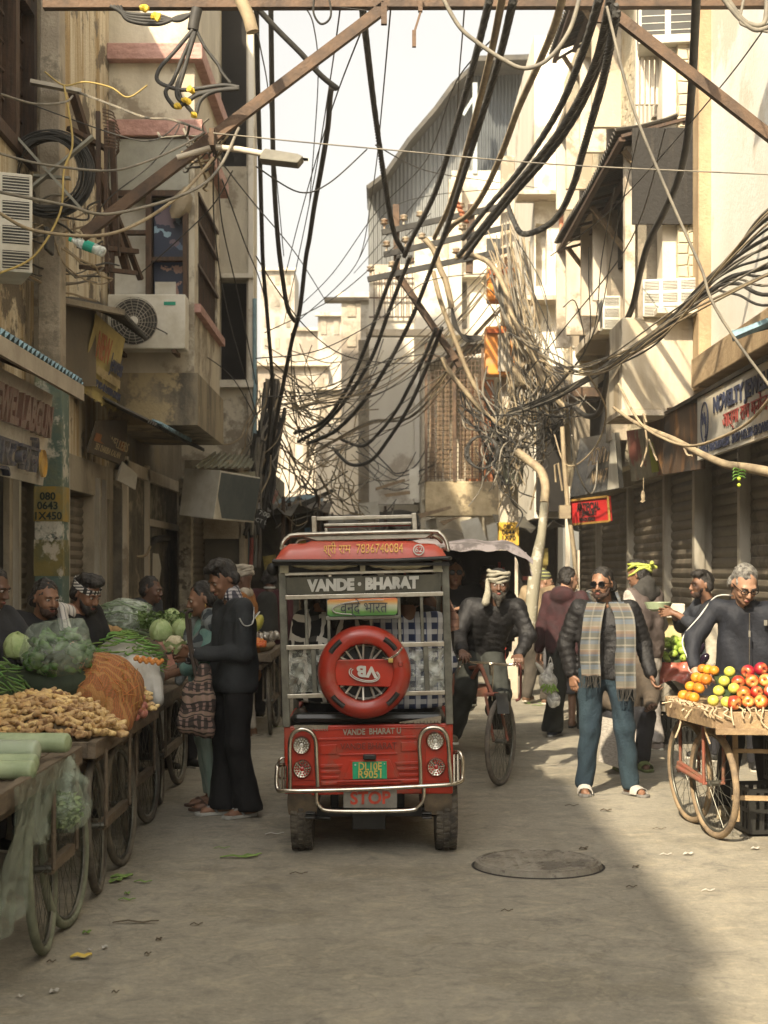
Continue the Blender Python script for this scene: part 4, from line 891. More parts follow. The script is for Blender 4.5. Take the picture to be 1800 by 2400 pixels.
b = MB(); b.bar(P(28,308,12.0), P(200,500,12.0), .02, .075, (0,-1,0)); b.bar(P(218,320,12.03), P(75,440,12.03), .02, .07, (0,-1,0)); b.bar(P(80,412,12.1), P(165,418,12.1), .02, .06, (0,-1,0)); part('cross_bracket', b, mat('galvanised_flat_bar', (.30,.30,.25), r=.6, c2=(.2,.2,.17)), co)
b = MB(); b.span(P(102,530,11.9), P(128,600,12.15)); solo('fuse_box', b, M_BLK, 'small black fuse box tied to the left pole with wires', 'fuse box', bevel=.01)
# plastic bottle caught in the wires
bt = thing('plastic_bottle', 'clear plastic bottle with green cap and label caught in the wires at left', 'bottle', P(205,575,11.8), world=True)
a_, c_ = P(162,560,11.8), P(246,592,11.8); ax_ = (c_-a_).normalized(); L = (c_-a_).length
def along(b, prof, n=14):
    x = ax_.orthogonal().normalized(); y = ax_.cross(x); vs = []
    for r_, h in prof:
        for j in range(n): q = 6.283*j/n; vs.append(a_+ax_*h*L+(x*math.cos(q)+y*math.sin(q))*r_)
    k = len(prof); b.add(vs, [(i*n+j, i*n+(j+1)%n, (i+1)*n+(j+1)%n, (i+1)*n+j) for i in range(k-1) for j in range(n)]+[tuple(range(n))[::-1], tuple((k-1)*n+j for j in range(n))]); return b
part('body', along(MB(), [(.014,.06),(.014,.1),(.036,.28),(.04,.4),(.037,.5),(.04,.6),(.04,.95),(.03,1)]), film('bottle_plastic', (.8,.85,.8), .5), bt, 60)
part('cap', along(MB(), [(.017,0),(.017,.08)]), mat('teal_plastic', (.03,.42,.3), bump=0), bt)
part('wrapper', along(MB(), [(.041,.42),(.041,.68)]), mat('teal_plastic', (.03,.42,.3), bump=0), bt)
# --- central utility pole with crossarms and orange boxes
cp = thing('utility_pole', 'central concrete pole with insulator crossarms and two orange junction boxes', 'utility pole', (1.6, 20, 0), world=True)
b = MB(); b.span((1.50,19.9,0), (1.74,20.1,3.7)); b.span((1.52,19.92,3.7), (1.70,20.08,7.05)); part('shaft', b, M_CONCL, cp, bevel=.012)
b = MB(); b.span((1.49,19.89,zz(1278,19.9)), (1.745,20.1,zz(1224,19.9))); part('yellow_band', b, mat('bright_yellow_paint', (.70,.42,.04), c2=(.6,.38,.08), sc=4), cp)
b = MB()
for s_, y in (('080', 1235), ('0644', 1248), ('1X70', 1261)): b.text(s_, .085, (1.61,19.88,zz(y,19.9)), (1,0,0), (0,0,1), .004, bold=.001)
part('number_lettering', b, mat('black_paint', (.015,.012,.012), bump=0), cp)
for a, c in (((862,655,19.6),(1195,585,19.8)), ((900,597,19.6),(1195,531,19.8)), ((895,545,19.6),(1192,480,19.8))):
    arm = part('crossarm', MB().bar(P(*a), P(*c), .06, .07), M_BLK, cp)
    for u in (.02, .17, .3, .62):
        p = P(*a).lerp(P(*c), u)+V((0,0,.04)); part('insulator', MB().lathe([(.012,0),(.012,.05),(.05,.06),(.055,.075),(.03,.085),(.045,.10),(.05,.115),(.02,.13),(.001,.135)], p, n=12), M_PORC, arm, 60)
b = MB(); b.bar(P(928,480,19.7), P(930,640,19.7), .08); b.bar(P(930,640,19.7), P(1078,858,19.8), .08); b.bar(P(1105,480,19.8), P(1100,640,19.8), .09); b.bar(P(1070,835,19.75), P(1040,852,19.75), .06); part('brown_strut', b, M_RUSTB, cp)
b = MB()
for i in range(5): b.lathe([(.02,0),(.055,.02),(.055,.035),(.02,.05)], P(1068+i*5,478+i*11,19.4)+V((0,0,0)), n=10, rot=(0,.5,0))
part('string_insulator', b, mat('brown_porcelain', (.42,.16,.08), r=.3, bump=0), cp, 60)
for y0, y1, x0, x1, lb in ((636,705,1143,1205,'smaller upper orange junction box'), (772,878,1138,1222,'larger lower orange junction box with a grey middle strip')):
    o = part('junction_box', MB().span(P(x0,y1,19.62), P(x1,y0,19.9)), M_ORANGE, cp, bevel=.02, label=lb)
    m_ = (x0+x1)/2; part('cover_strip', MB().span(P(m_-13,y1-8,19.59), P(m_+14,y0+6,19.63)), M_CONCL, o)
    part('flange', MB().span(P(x0+3,y0+8,19.57), P(x1-3,y0,19.62)), mat('red_orange_paint', (.55,.14,.04), bump=0), o)
b = MB(); b.span(P(1183,1132,19.5), P(1222,1082,19.8)); o = solo('pole_meter_box', b, mat('grey_green_box', (.35,.37,.28), c2=(.28,.29,.22)), 'grey green meter box strapped to the front of the central pole', 'meter box', bevel=.02)
part('lettering', MB().text('402C.20791', .05, (0,-.155,.2), (1,0,0), (0,0,1), .003), mat('black_paint', (.015,.012,.012)), o)
# bent pipe post
bp_ = thing('bent_pipe_post', 'curved pale pipe rising from a leaning grey post right of the central pole', 'post', P(1262,1420,17), world=True)
part('curved_pipe', MB().tube(crom(pts_([(1212,1060,17.5),(1240,1080),(1268,1105),(1278,1140),(1275,1180,17)]), 8), .05, 12), M_TAN, bp_, 60)
part('lower_post', MB().tube(pts_([(1277,1178,17),(1270,1250),(1255,1330),(1248,1400),(1240,1500,17)]), [.05,.05,.075,.07,.07], 12), mat('posted_grey_pipe', (.27,.25,.18), c2=(.5,.46,.38), sc=9, lo=.55, hi=.6), bp_, 60)
b = MB(); b.tube(pts_([(1318,1000,16.5),(1322,1080),(1330,1180),(1345,1290),(1352,1380,16.5)]), .025, 8); b.tube(pts_([(1303,1130,16.5),(1300,1090),(1308,1085),(1318,1150,16.5)]), .012, 6); b.span(P(1312,1215,16.4), P(1335,1185,16.5))
solo('conduit_pipe', b, M_TAN, 'thin rusty conduit with a fuse carrier left of the red sign', 'conduit', smooth=60)

# --- individually readable cables
cable([(600,-20,13),(604,200),(608,330),(613,520),(617,630),(628,760),(638,900),(632,1000),(620,1120,22)], .028, M_BLK, 'thick black cable dropping straight down beside the tall left building')
cable([(634,-20,13),(637,200),(641,400),(651,560),(662,650),(674,722),(690,752,17)], .028, M_BLK, 'thick black cable hanging in front of the sky right of the left building')
cable([(602,18,13),(650,70),(705,125),(750,175),(788,206,13.5)], .03, M_BLK, 'thick black cable running down rightward to a sharp bend in the sky')
cable([(788,206,13.5),(775,215),(768,300),(752,400),(737,480),(725,560),(716,610),(702,730),(684,800),(664,900),(645,1000),(628,1120,22)], .032, M_BLK, 'thick black cable falling from the sharp bend to the left trunk of wires')
cable([(1632,-20,10),(1627,100),(1620,220),(1610,330),(1590,420),(1555,500),(1520,570),(1500,640),(1482,720),(1450,790),(1430,840),(1420,900),(1405,965),(1375,975),(1335,950),(1290,945,19)], .036, M_BLK, 'very thick black cable curving down in front of the right hand buildings', n=10)
T = [([(848,8,11.5),(860,110),(878,260),(905,450),(925,550),(948,592,19)], 'twisted black cable coming down from the frame joint to the left insulators', .035),
     ([(1147,0,10.5),(1115,130),(1070,290),(1020,450),(965,560),(948,600,19)], 'twisted black cable left of the tan hose above the crossarms', .034),
     ([(1203,0,10.5),(1172,130),(1130,270),(1080,430),(1045,540),(1012,625,19)], 'twisted black cable running beside the tan hose to the crossarms', .036),
     ([(1405,-5,9.8),(1370,110),(1318,240),(1262,335),(1205,415),(1140,490),(1085,560,19)], 'leftmost twisted black cable of the bunch at the upper right', .036),
     ([(1432,-5,9.8),(1395,150),(1330,280),(1262,370),(1195,450),(1120,545),(1075,600,19)], 'middle twisted black cable of the bunch at the upper right', .038),
     ([(1440,15,9.8),(1412,130),(1350,270),(1280,370),(1210,450),(1140,535),(1090,605,19)], 'lower middle twisted black cable of the bunch at the upper right', .036),
     ([(1445,30,9.8),(1415,180),(1392,265),(1362,370),(1345,430),(1312,500),(1272,535,15),(1225,548),(1205,520),(1190,480,19)], 'rightmost twisted black cable ending in a loop at the pole top', .036),
     ([(935,600,19),(893,710),(850,830),(808,920),(755,990),(690,1015,24)], 'outermost twisted cable sagging left below the crossarms', .034),
     ([(962,600,19),(915,720),(870,840),(808,940),(755,1000),(700,1035,24)], 'second twisted cable sagging left below the crossarms', .034),
     ([(1012,625,19),(965,745),(905,860),(845,950),(785,1010),(720,1040,24)], 'third twisted cable sagging left below the crossarms', .036),
     ([(1022,770,19.5),(990,845),(960,905),(930,960),(892,1010),(850,1045),(800,1030,26)], 'short twisted cable drooping in front of the barred house', .032),
     ([(1035,768,19.5),(1000,860),(960,950),(910,1030),(868,1080),(820,1088),(780,1050,26)], 'lowest twisted cable drooping in front of the barred house', .034)]
for l, lb, r in T: cable(l, r, M_BLK, lb, 'twisted_cable', 'twist')
cable([(1180,-20,10.5),(1150,130),(1115,270),(1080,400),(1050,490),(1018,558,19)], .034, M_TAN, 'tan hose pipe descending between two twisted cables', 'hose')
cable([(1322,-20,10.5),(1300,60),(1265,145),(1215,255),(1180,350),(1140,440),(1100,500),(1062,527),(1040,556,19)], .036, M_TAN, 'tan hose pipe bending left at the insulator arms', 'hose')
cable([(1030,-20,9.5),(1075,60),(1120,100),(1180,140),(1230,160),(1285,138),(1335,70),(1362,-20,9.5)], .016, M_GRYC, 'grey hose hanging in a wide loop under the frame', 'hose')
cable([(996,560,19.3),(1018,588),(1032,630),(1046,663),(1059,722,19.3)], .045, M_TAN, 'fat pale tube bent over the lowest crossarm', 'tube')
cable([(1068,604,19.2),(1100,597),(1146,616),(1172,654),(1190,695),(1200,740),(1225,790),(1260,860),(1290,920),(1330,960,18.5)], .038, M_TAN, 'fat pale tube arching over the upper orange box', 'tube')
cable([(1015,635,19.5),(1034,710),(1068,800),(1100,880),(1125,925,19.5)], .036, M_TAN, 'pale bamboo like pipe slanting down behind the brown strut', 'pipe')
cable([(1037,838,19.2),(1055,873),(1093,920),(1146,977),(1185,1005,19.2)], .038, M_TAN, 'pale pipe elbow slanting toward the tangled meter box', 'pipe')
cable([(1175,650,19.3),(1185,740),(1210,800),(1240,850),(1280,920),(1310,965,19)], .036, M_GRYC, 'grey armoured pipe crossing the lower orange box', 'pipe')
for i in range(4): cable([(1059,718,19.3),(1062+i*4,760+i*3),(1085+i*3,785+i*5),(1125+i*2,788+i*2,19.4)], .014, M_BLK, 'one of four short black leads below the fat pale tube', 'cable', group='black leads below the fat pale tube')
cable([(500,312,10),(700,332),(900,350),(1300,385),(1830,410,10)], .0055, M_GRYC, 'taut thin cable crossing the whole lane at mid height', 'wire')
cable([(1422,15,9),(1480,240),(1560,440),(1640,620),(1720,790),(2130,1330,9)], .011, M_GRYC, 'straight grey stay wire crossing down to the jewellers board', 'stay_wire')
cable([(1800,55,9.5),(1700,190),(1520,400),(1400,520),(1290,600,15)], .006, M_BLK, 'thin black wire slanting from the top right corner', 'wire')
cable([(905,30,11),(640,-2,11)], .003, M_BLK, 'very thin line lying under the cross beam', 'wire')
cable([(0,450,10),(150,480),(270,500),(480,430),(560,300,11)], .013, M_GRYC, 'grey hose sagging across the window bay at left', 'hose')
cable([(0,500,10),(80,540),(230,552),(330,520),(430,450),(500,370,11)], .014, M_TAN, 'tan hose running to the street lamp clamp', 'hose')
cable([(0,360,10),(100,385),(250,400),(340,380),(430,340),(480,310,11)], .010, M_GRYC, 'grey wire passing over the coil to the frame', 'wire')
cable([(0,220,10.5),(80,243),(150,240),(170,225,12)], .010, M_GRYC, 'short grey wire tied to the left pole bracket', 'wire')
cable([(105,168,12),(150,200),(200,192),(260,205),(300,228),(345,200,12)], .008, mat('yellow_cable', (.45,.33,.1), r=.6, bump=0), 'yellowish wire looping from the left pole bracket', 'wire')
cable([(150,200,12),(170,330),(150,400),(140,500),(80,600),(0,640,11)], .010, mat('yellow_cable', (.45,.33,.1)), 'yellow wire snaking down over the cable coil', 'wire')
cable([(180,215,12.3),(260,245),(340,275),(400,280),(475,305,11.2)], .012, M_GRYC, 'twisted grey stay line from left pole to the frame', 'twisted_cable', 'twist', pitch=.08)
cable([(60,240,12),(330,330),(420,290),(360,380),(250,470),(190,560,12)], .006, M_BLK, 'thin black wire wandering in front of the pink bands', 'wire')
# yellow-taped cable group, upper left
b = MB(); tp = MB(); rnd = random.Random(2)
for i in range(4):
    b.tube(crom(pts_([(258+i*8,14,10.9),(300,32+i*5),(370,36+i*7),(420,48-i*3),(462,20+i*4,10.9)]), 8), .014, 7)
b.tube(crom(pts_([(462,20,10.9),(455,50),(452,70,10.9)]), 5), .04, 8)
for q in ([(452,70),(410,120),(375,160),(370,190),(410,208),(447,210),(520,200),(560,205)],[(455,75),(430,130),(405,190),(388,215),(400,240),(418,250),(470,218),(560,208)],[(455,75),(435,150),(418,190),(415,225),(435,240),(470,220),(555,206)],[(458,75),(430,170),(420,220),(450,262),(458,270),(470,235),(500,215),(560,204)]):
    b.tube(crom(pts_([(*p, 10.8) for p in q]), 8), .015, 7)
b.tube(crom(pts_([(455,60,10.9),(480,110),(510,150),(520,170),(540,195,10.9)]), 6), .012, 7)
cb = solo('taped_cable_bunch', b, M_BLK, 'bunch of black cables with yellow taped ends hanging at the upper left', 'cable bunch', smooth=60)
for px, py, r_ in ((338,20,.035),(365,38,.04),(447,210,.03),(436,236,.03),(417,249,.03),(455,270,.028)):
    part('yellow_tape', MB().ell(P(px,py,10.78)-cb.location, (r_,.03,r_*.7), 10, (0,.4,0), .35, int(px)), M_YEL, cb)
b = MB(); b.tube(crom(pts_([(737,-10,10.5),(735,30),(750,55),(768,50),(776,30),(770,-10,10.5)]), 8), .008, 6); solo('wire_loop', b, M_BLK, 'small wire loop hanging under the cross beam', 'wire', smooth=60)
b = MB(); b.tube(pts_([(560,-10,10.5),(583,40),(592,75,10.5)]), .045, 10); solo('pipe_stub', b, M_TAN, 'short tan pipe stub hanging from the top beam', 'pipe', smooth=60)
b = MB(); b.tube(crom(pts_([(1690,-10,9),(1730,40),(1770,70),(1810,60,9)]), 8), .014, 7); b.tube(crom(pts_([(1700,-10,9),(1745,50),(1790,55),(1798,-5,9)]), 8), .016, 7); b.tube(crom(pts_([(1745,-10,9),(1735,45),(1745,60),(1800,75,9)]), 8), .009, 7)
solo('cable_loop', b, M_GRYC, 'loops of taped cable at the top right corner', 'cable', smooth=60)
# bundle crossing from the right edge to the pole: eleven wires
rnd = random.Random(21)
for i in range(11):
    o1, o2, o3 = rnd.uniform(-14,14), rnd.uniform(-10,10), rnd.uniform(-25,25)
    cable([(2150,330+i*22,9),(1830,470+i*24,9.5),(1720,590+i*9+o2),(1640,680+o1+i*2),(1540,775+o2+i*2),(1440,850+o2),(1380,885+o1*.5),(1300,930+o2),(1190,970+o3*.4,19)], .011 if i % 3 else .016, M_BLK if i % 4 else M_GRYC, 'black wire in the bundle slung from the right edge to the central pole', 'wire', group='wires slung from the right edge')
for i in range(4):
    o1 = rnd.uniform(-10,10)
    cable([(1500-60*i,300+140*i,12),(1440-30*i,560+50*i),(1400-10*i,760+20*i),(1330,880+o1),(1250,960+o1,19)], .006, M_BLK, 'thin drop wire in front of the textured building', 'wire', group='thin drop wires at right')
cable([(1450,900,12),(1500,990),(1560,1030),(1620,1045),(1690,1025),(1760,985),(1830,900,9)], .012, M_TAN, 'tan hose drooping across the jewellers board', 'hose')
cable([(1380,880,15),(1420,960),(1400,1040),(1350,1090),(1320,1080),(1300,1020,17)], .010, M_TAN, 'tan cable looping below the stained balcony', 'cable')
cable([(1340,1020,15),(1352,1100),(1380,1155),(1395,1140),(1400,1080,16)], .010, M_GRYC, 'grey cable loop over the white edged sign', 'cable')
# thin black wires over the sky
sky_w = [[(917,5,11),(895,250),(880,400),(855,560),(840,610,24)],[(799,8,11),(775,180),(740,400),(700,600),(665,760,24)],[(850,65,11),(790,220),(745,360),(700,520),(670,640,22)],
 [(1090,0,11),(1078,150),(1060,330),(1000,440),(900,560),(830,640,26)],[(1155,90,12),(1070,190),(1020,330),(980,400),(880,500),(780,640),(700,720,24)],[(600,600,14),(650,680),(720,770),(800,830),(900,850),(1020,850,20)],
 [(604,80,12),(612,120),(627,200),(640,330),(665,600,20)],[(700,1,12),(735,60),(745,200),(725,480,20)],[(600,390,12),(700,450),(770,430),(860,350,14)],[(880,340,14),(1000,400),(1150,425),(1260,440,24)],
 [(600,840,16),(750,820),(900,740),(1000,660),(1150,640,20)],[(610,930,16),(760,920),(860,860),(1000,830),(1040,850,20)],[(620,780,18),(780,700),(900,600),(1010,500,20)],[(690,760,20),(820,640),(930,480),(1200,440,22)],
 [(520,420,12),(570,560),(620,700),(640,900,20)],[(510,350,12),(520,520),(560,700),(600,900,20)],[(500,360,12),(505,560),(540,760),(610,1000,20)],[(480,330,12),(590,470),(690,590),(760,700,22)],[(330,640,15),(420,560),(500,480),(545,400,14)],[(350,760,15),(440,810),(540,880),(600,980,20)],
 [(1230,640,19),(1290,780),(1330,930),(1340,1080,18)],[(1210,560,19),(1280,700),(1270,900),(1250,1060,19)],[(1560,300,12),(1480,560),(1330,760),(1230,880,19)]]
for l in sky_w: cable(l, .0075, M_BLK, 'thin black wire strung over the lane', 'wire', group='thin wires over the lane')
rnd = random.Random(77)
for i in range(26):     # dusty service wires fanning out from the pole and the left trunk
    k = i % 3; x = rnd.uniform(-25, 25); y = rnd.uniform(-20, 20)
    l = [[(1180+x,620+y,19.5),(1060+x,760+y*2),(900,880+y*2),(760+x,930+y),(640,960+y,23)], [(1200+x,700+y,19.4),(1090,830+x),(960+y,960+y),(860,1010+x),(720,1060+y,26)], [(1210+x,780+y,19),(1300,850+x),(1400+x,860+y),(1560,760+x),(1830,560+y*5,9.5),(2150,430+y*5,9)]][k]
    cable(l, .0085, M_TAN if i % 2 else M_GRYC, 'dusty tan service wire sagging from the central pole', 'wire', group='dusty service wires from the central pole')
# bundles nobody could count
def tangle(name, label, pairs, n, r, m, sag=.4, seed=1, jit=.25, mats=None):
    rnd = random.Random(seed); b = MB()
    for i in range(n):
        a, c = rnd.choice(pairs); a = P(*a)+V([rnd.gauss(0, jit) for _ in range(3)]); c = P(*c)+V([rnd.gauss(0, jit) for _ in range(3)])
        k = [a]; s_ = rnd.uniform(.2, 1.2)*sag
        for t in (.2, .4, .6, .8): k.append(a.lerp(c, t)+V((rnd.gauss(0, jit*.28), rnd.gauss(0, jit*.2), -4*s_*t*(1-t)+rnd.gauss(0, jit*.18))))
        k.append(c); b.mi = rnd.randrange(len(mats)) if mats else 0
        b.tube(crom(k, 6), r*rnd.uniform(.6, 1.4), 5, cap=False)
    return solo(name, b, mats or m, label, 'wires', smooth=60, kind='stuff')
A3 = [M_TAN, M_GRYC, M_BLK]
tangle('wire_tangle', 'thick tan and black wire tangle hugging the central pole', [((1170,600,19.4),(1270,930,18.8)),((1190,560,19.6),(1290,960,18.8)),((1210,620,19.4),(1310,980,18.6)),((1230,760,19.2),(1200,1000,19.2)),((1240,880,19),(1210,1130,19.2))], 95, .009, None, .22, 3, .17, [M_TAN, M_TAN, M_GRYC])
tangle('wire_tangle', 'black wire nest around the meter box on the central pole', [((1130,940,19.4),(1210,1010,19.2)),((1200,960,19.3),(1160,1120,19.3)),((1160,1000,19.3),(1215,1150,19.2)),((1110,930,19.4),(1200,1080,19.2)),((1210,940,19),(1330,930,18)),((1180,1040,19.2),(1260,1010,18.4)),((1290,930,18.3),(1240,1060,18.8))], 85, .009, None, .14, 5, .17, [M_BLK, M_BLK, M_GRYC])
tangle('wire_tangle', 'mass of dusty cables sagging from the left trunk toward the lane end', [((625,960,23),(760,1010,27)),((640,1000,23),(820,1060,28)),((660,940,24),(900,860,30)),((700,920,26),(860,980,30)),((640,1050,23),(720,1180,26)),((760,1080,27),(900,1130,29)),((640,870,24),(830,830,30)),((850,1100,28),(1040,1050,27)),((680,850,26),(760,1000,30))], 62, .010, None, .7, 8, .28, A3)
tangle('cable_trunk', 'thick black trunk of bundled cables rising at the left building corner', [((640,900,22),(615,1130,22)),((625,1000,22),(605,1180,22)),((650,960,22),(625,1200,21.5)),((600,1040,21),(590,1250,21))], 55, .022, None, .02, 11, .07, [M_BLK, M_BLK, M_GRYC])
tangle('wire_tangle', 'loose tan wires hanging above the market stalls', [((590,900,21),(580,1100,21)),((640,980,22),(580,1120,21)),((700,1000,25),(640,1230,24)),((780,1100,26),(840,1190,27)),((760,1060,26),(700,1180,26))], 36, .009, None, .2, 12, .2, [M_TAN, M_GRYC])
tangle('wire_tangle', 'wires draped from the concrete pole across the left shop fronts', [((115,540,12.3),(0,480,11.5)),((115,560,12.3),(240,640,13.2)),((120,520,12.3),(230,560,13)),((60,640,12),(240,660,13.5)),((100,500,12.2),(210,470,12.6)),((430,330,12),(500,330,11.2)),((450,400,13),(500,330,11.2))], 34, .008, None, .12, 14, .08, A3)
b = MB(); rnd = random.Random(5)
for i in range(7): b.tube([P(1130,1060,19)+V((.22*(1+.1*i*.3)*math.cos(q)*.8+rnd.gauss(0,.004), rnd.gauss(0,.01), .2*math.sin(q))) for q in np.linspace(0, 6.283, 25)[:-1]], .013, 5, closed=True)
solo('cable_loop', b, M_BLK, 'coiled black cable loop beside the central pole meter box', 'cable', smooth=60)
b = MB()
for i in range(6): b.tube([P(1235,880,19)+V((.2*math.cos(q)+.02*i, -.03*i, .17*math.sin(q))) for q in np.linspace(0, 6.283, 25)[:-1]], .012, 5, closed=True)
solo('cable_loop', b, M_TAN, 'coiled tan cable loop right of the lower orange box', 'cable', smooth=60)
b = MB(); b.tube([P(1262,880,19.6), P(1258,930,19.6), P(1252,1000,19.6)], .035, 8); solo('water_pipe', b, mat('bright_blue_pipe', (.1,.3,.42)), 'blue water pipe behind the tangle at right', 'pipe', smooth=60)
solo('waste_pipe', MB().tube(crom(pts_([(292,1215,17.6),(298,1262),(318,1290),(345,1288),(362,1266),(392,1262,18.6)]), 6), .045, 8), M_BLK, 'dark bent waste pipe on the flaking plaster wall at left', 'pipe', smooth=60)
solo('wall_hose', MB().tube(crom(pts_([(300,1215,17.3),(288,1260),(310,1300),(340,1302),(352,1280,17.6)]), 6), .016, 6), M_TAN, 'thin tan hose looped below the bent waste pipe', 'hose', smooth=60)
# --- dead branch, charm, leaf
br = thing('dead_branch', 'bare pale branch lying across the shop boards on the right', 'branch', P(1620,1060,10.6), world=True)
part('limb', MB().tube(crom(pts_([(1438,955,13),(1480,985),(1520,1005),(1580,1030),(1640,1062),(1700,1088),(1760,1098),(1830,1112,10)]), 6), [.012+.0006*i for i in range(43)][:43], 8), M_TAN, br, 60)
b = MB()
for q in ([(1512,1000,12.5),(1516,1050),(1502,1095,12.4)],[(1520,1030,12.4),(1540,1080,12.3)],[(1512,1000,12.5),(1508,970),(1515,990,12.4)],[(1600,1040,12),(1610,1065),(1622,1068,11.9)]): b.tube(crom(pts_(q), 5), .009, 6)
part('twig', b, M_TAN, br, 60)
b = MB(); b.tube([P(1508,1120,12.4), P(1508,1150,12.4)], .003, 5); b.ell(P(1507,1162,12.4), (.018,.01,.045), 8); b.slab([P(1500,1175,12.4), P(1507,1170,12.4), P(1513,1173,12.4), P(1506,1178,12.4)], .003)
solo('dried_leaf', b, M_TAN, 'curled dried leaf hanging on a thread below the green poster board', 'leaf')
ch = thing('lime_chilli_charm', 'hanging charm of green chillies and two limes at the right shutter', 'charm', P(1732,1120,10.5), world=True)
part('thread', MB().tube([P(1728,1060,10.5), P(1733,1145,10.5)], .002, 5), M_BLK, ch)
b = MB()
for i in range(7): b.tube([P(1731,1100+i*3,10.5), P(1731+(12 if i % 2 else -10),1097+i*4,10.45), P(1731+(17 if i % 2 else -14),1102+i*4,10.45)], [.006,.005,.002], 6)
part('chilli', b, mat('green_chilli', (.10,.22,.03), bump=0), ch, 60)
for y in (1122, 1137): part('lime', MB().ell(P(1732,y,10.45), (.014,.014,.014), 10), mat('lime_skin', (.5,.6,.06), r=.4, bump=.05), ch, 60)
# =====================================================================  THE RED RICKSHAW
M_RED = mat('red_car_paint', (.43,.030,.010), r=.42, c2=(.33,.026,.010), sc=5, bump=.06, bsc=8, coat=.15, c3=(.30,.055,.03), spec=.3)
M_REDD = mat('red_paint_dusty', (.44,.060,.030), r=.4, c2=(.36,.07,.04), sc=4, bump=.03, coat=.3)
M_STEEL = mat('worn_stainless', (.40,.38,.32), r=.32, metal=.85, c2=(.28,.25,.2), sc=7, bump=.05)
M_STEELD = mat('dull_steel', (.17,.168,.14), r=.4, metal=.7, c2=(.085,.085,.07), sc=6, bump=.05)
M_CHROME = mat('chrome_tube', (.55,.52,.45), r=.22, metal=.95, c2=(.38,.34,.28), sc=9, bump=0)
M_TYRE = mat('tyre_rubber', (.045,.04,.034), r=.9, c2=(.12,.105,.08), sc=12, bump=.4, bsc=60)
M_BLACKP = mat('black_plastic', (.02,.02,.018), r=.5, bump=.05)
M_MUD = mat('muddy_rubber', (.12,.09,.055), r=.85, c2=(.05,.042,.03), sc=7, bump=.3)
M_LET = mat('pale_lettering', (.55,.55,.5), r=.5, bump=0)
RD = 9.0
rk = lambda zx, zy, dy=0: P(600+zx/2.4585, 1150+zy/2.4585, RD+dy) if dy == 0 else (lambda p: V((p.x, p.y+dy, p.z)))(P(600+zx/2.4585, 1150+zy/2.4585, RD))
rick = thing('electric_rickshaw', 'red electric rickshaw seen from behind reading VANDE BHARAT with a red spare wheel cover', 'rickshaw', (-.095, RD, 0), world=True)
def rbox(b, z0, z1, y0, y1, f0=0, f1=.02): p, q = rk(z0, y1), rk(z1, y0); return b.span((p.x, RD+f0, p.z), (q.x, RD+f1, q.z))
# body tub
b = MB(); b.slab([rk(160,1358), rk(1132,1340), rk(1140,1690), rk(172,1705)], .03); body = part('body', b, M_RED, rick, bevel=.008)
b = MB(); p0, p1 = rk(160,1690), rk(1136,1345); b.span((p0.x, RD+.03, .42), (p0.x+.03, RD+2.3, p1.z)); b.span((p1.x-.03, RD+.03, .42), (p1.x, RD+2.3, p1.z)); b.span((p0.x, RD+.03, .36), (p1.x, RD+2.3, .43)); b.span((p0.x+.2, RD+2.2, .3), (p1.x-.2, RD+2.7, .95)); part('tub', b, M_RED, rick, bevel=.01)
b = MB(); b.slab([rk(315,1700,.02), rk(1005,1692,.02), rk(1000,1745,.02), rk(320,1758,.02)], .02); part('skirt', b, M_RED, rick, bevel=.004)
# pressed ridges and panels
b = MB()
for i, (w0, w1) in enumerate(((372,500),(375,490),(378,480),(380,470))):
    b.slab([rk(w0,1578+i*34,-.002), rk(w1,1574+i*34,-.002), rk(w1-8,1592+i*34,-.002), rk(w0,1596+i*34,-.002)], -.010)
for i, (w0, w1) in enumerate(((800,935),(812,936),(822,937),(832,938))):
    b.slab([rk(w0,1562+i*34,-.002), rk(w1,1558+i*34,-.002), rk(w1,1576+i*34,-.002), rk(w0+8,1580+i*34,-.002)], -.010)
b.slab([rk(372,1465,-.002), rk(466,1460,-.002), rk(466,1515,-.002), rk(372,1520,-.002)], -.009); b.slab([rk(836,1448,-.002), rk(928,1444,-.002), rk(928,1498,-.002), rk(836,1502,-.002)], -.009)
b.slab([rk(360,1425,-.002), rk(925,1410,-.002), rk(925,1425,-.002), rk(360,1440,-.002)], -.009)
b.slab([rk(200,1376,-.002), rk(1090,1358,-.002), rk(1090,1364,-.002), rk(200,1383,-.002)], -.007)
b.slab([rk(480,1516,-.002), rk(815,1508,-.002), rk(815,1518,-.002), rk(480,1527,-.002)], -.008)
b.slab([rk(375,1672,-.002), rk(935,1658,-.002), rk(935,1668,-.002), rk(375,1684,-.002)], -.009)
b.slab([rk(548,1552,-.002), rk(770,1547,-.002), rk(815,1655,-.002), rk(500,1665,-.002)], -.006)
for s_ in (0, 1):
    x0 = 205 if s_ == 0 else 975; b.slab([rk(x0,1400,-.002), rk(x0+130,1398,-.002), rk(x0+130,1668,-.002), rk(x0,1672,-.002)], -.006)
part('pressed_ridge', b, M_RED, body, bevel=.003)
part('emblem_lettering', MB().text('VANDE BHARAT', .052, rk(648,1472,-.010), (1,-.0,.02), (0,0,1), .006, fit=.33, bold=.001), mat('dark_red_letters', (.2,.03,.015), r=.4), body)
part('chrome_lettering', MB().text('VANDE  BHARAT U', .048, rk(668,1388,-.012), (1,0,.03), (0,0,1), .006, fit=.34, bold=.001), M_STEEL, body)
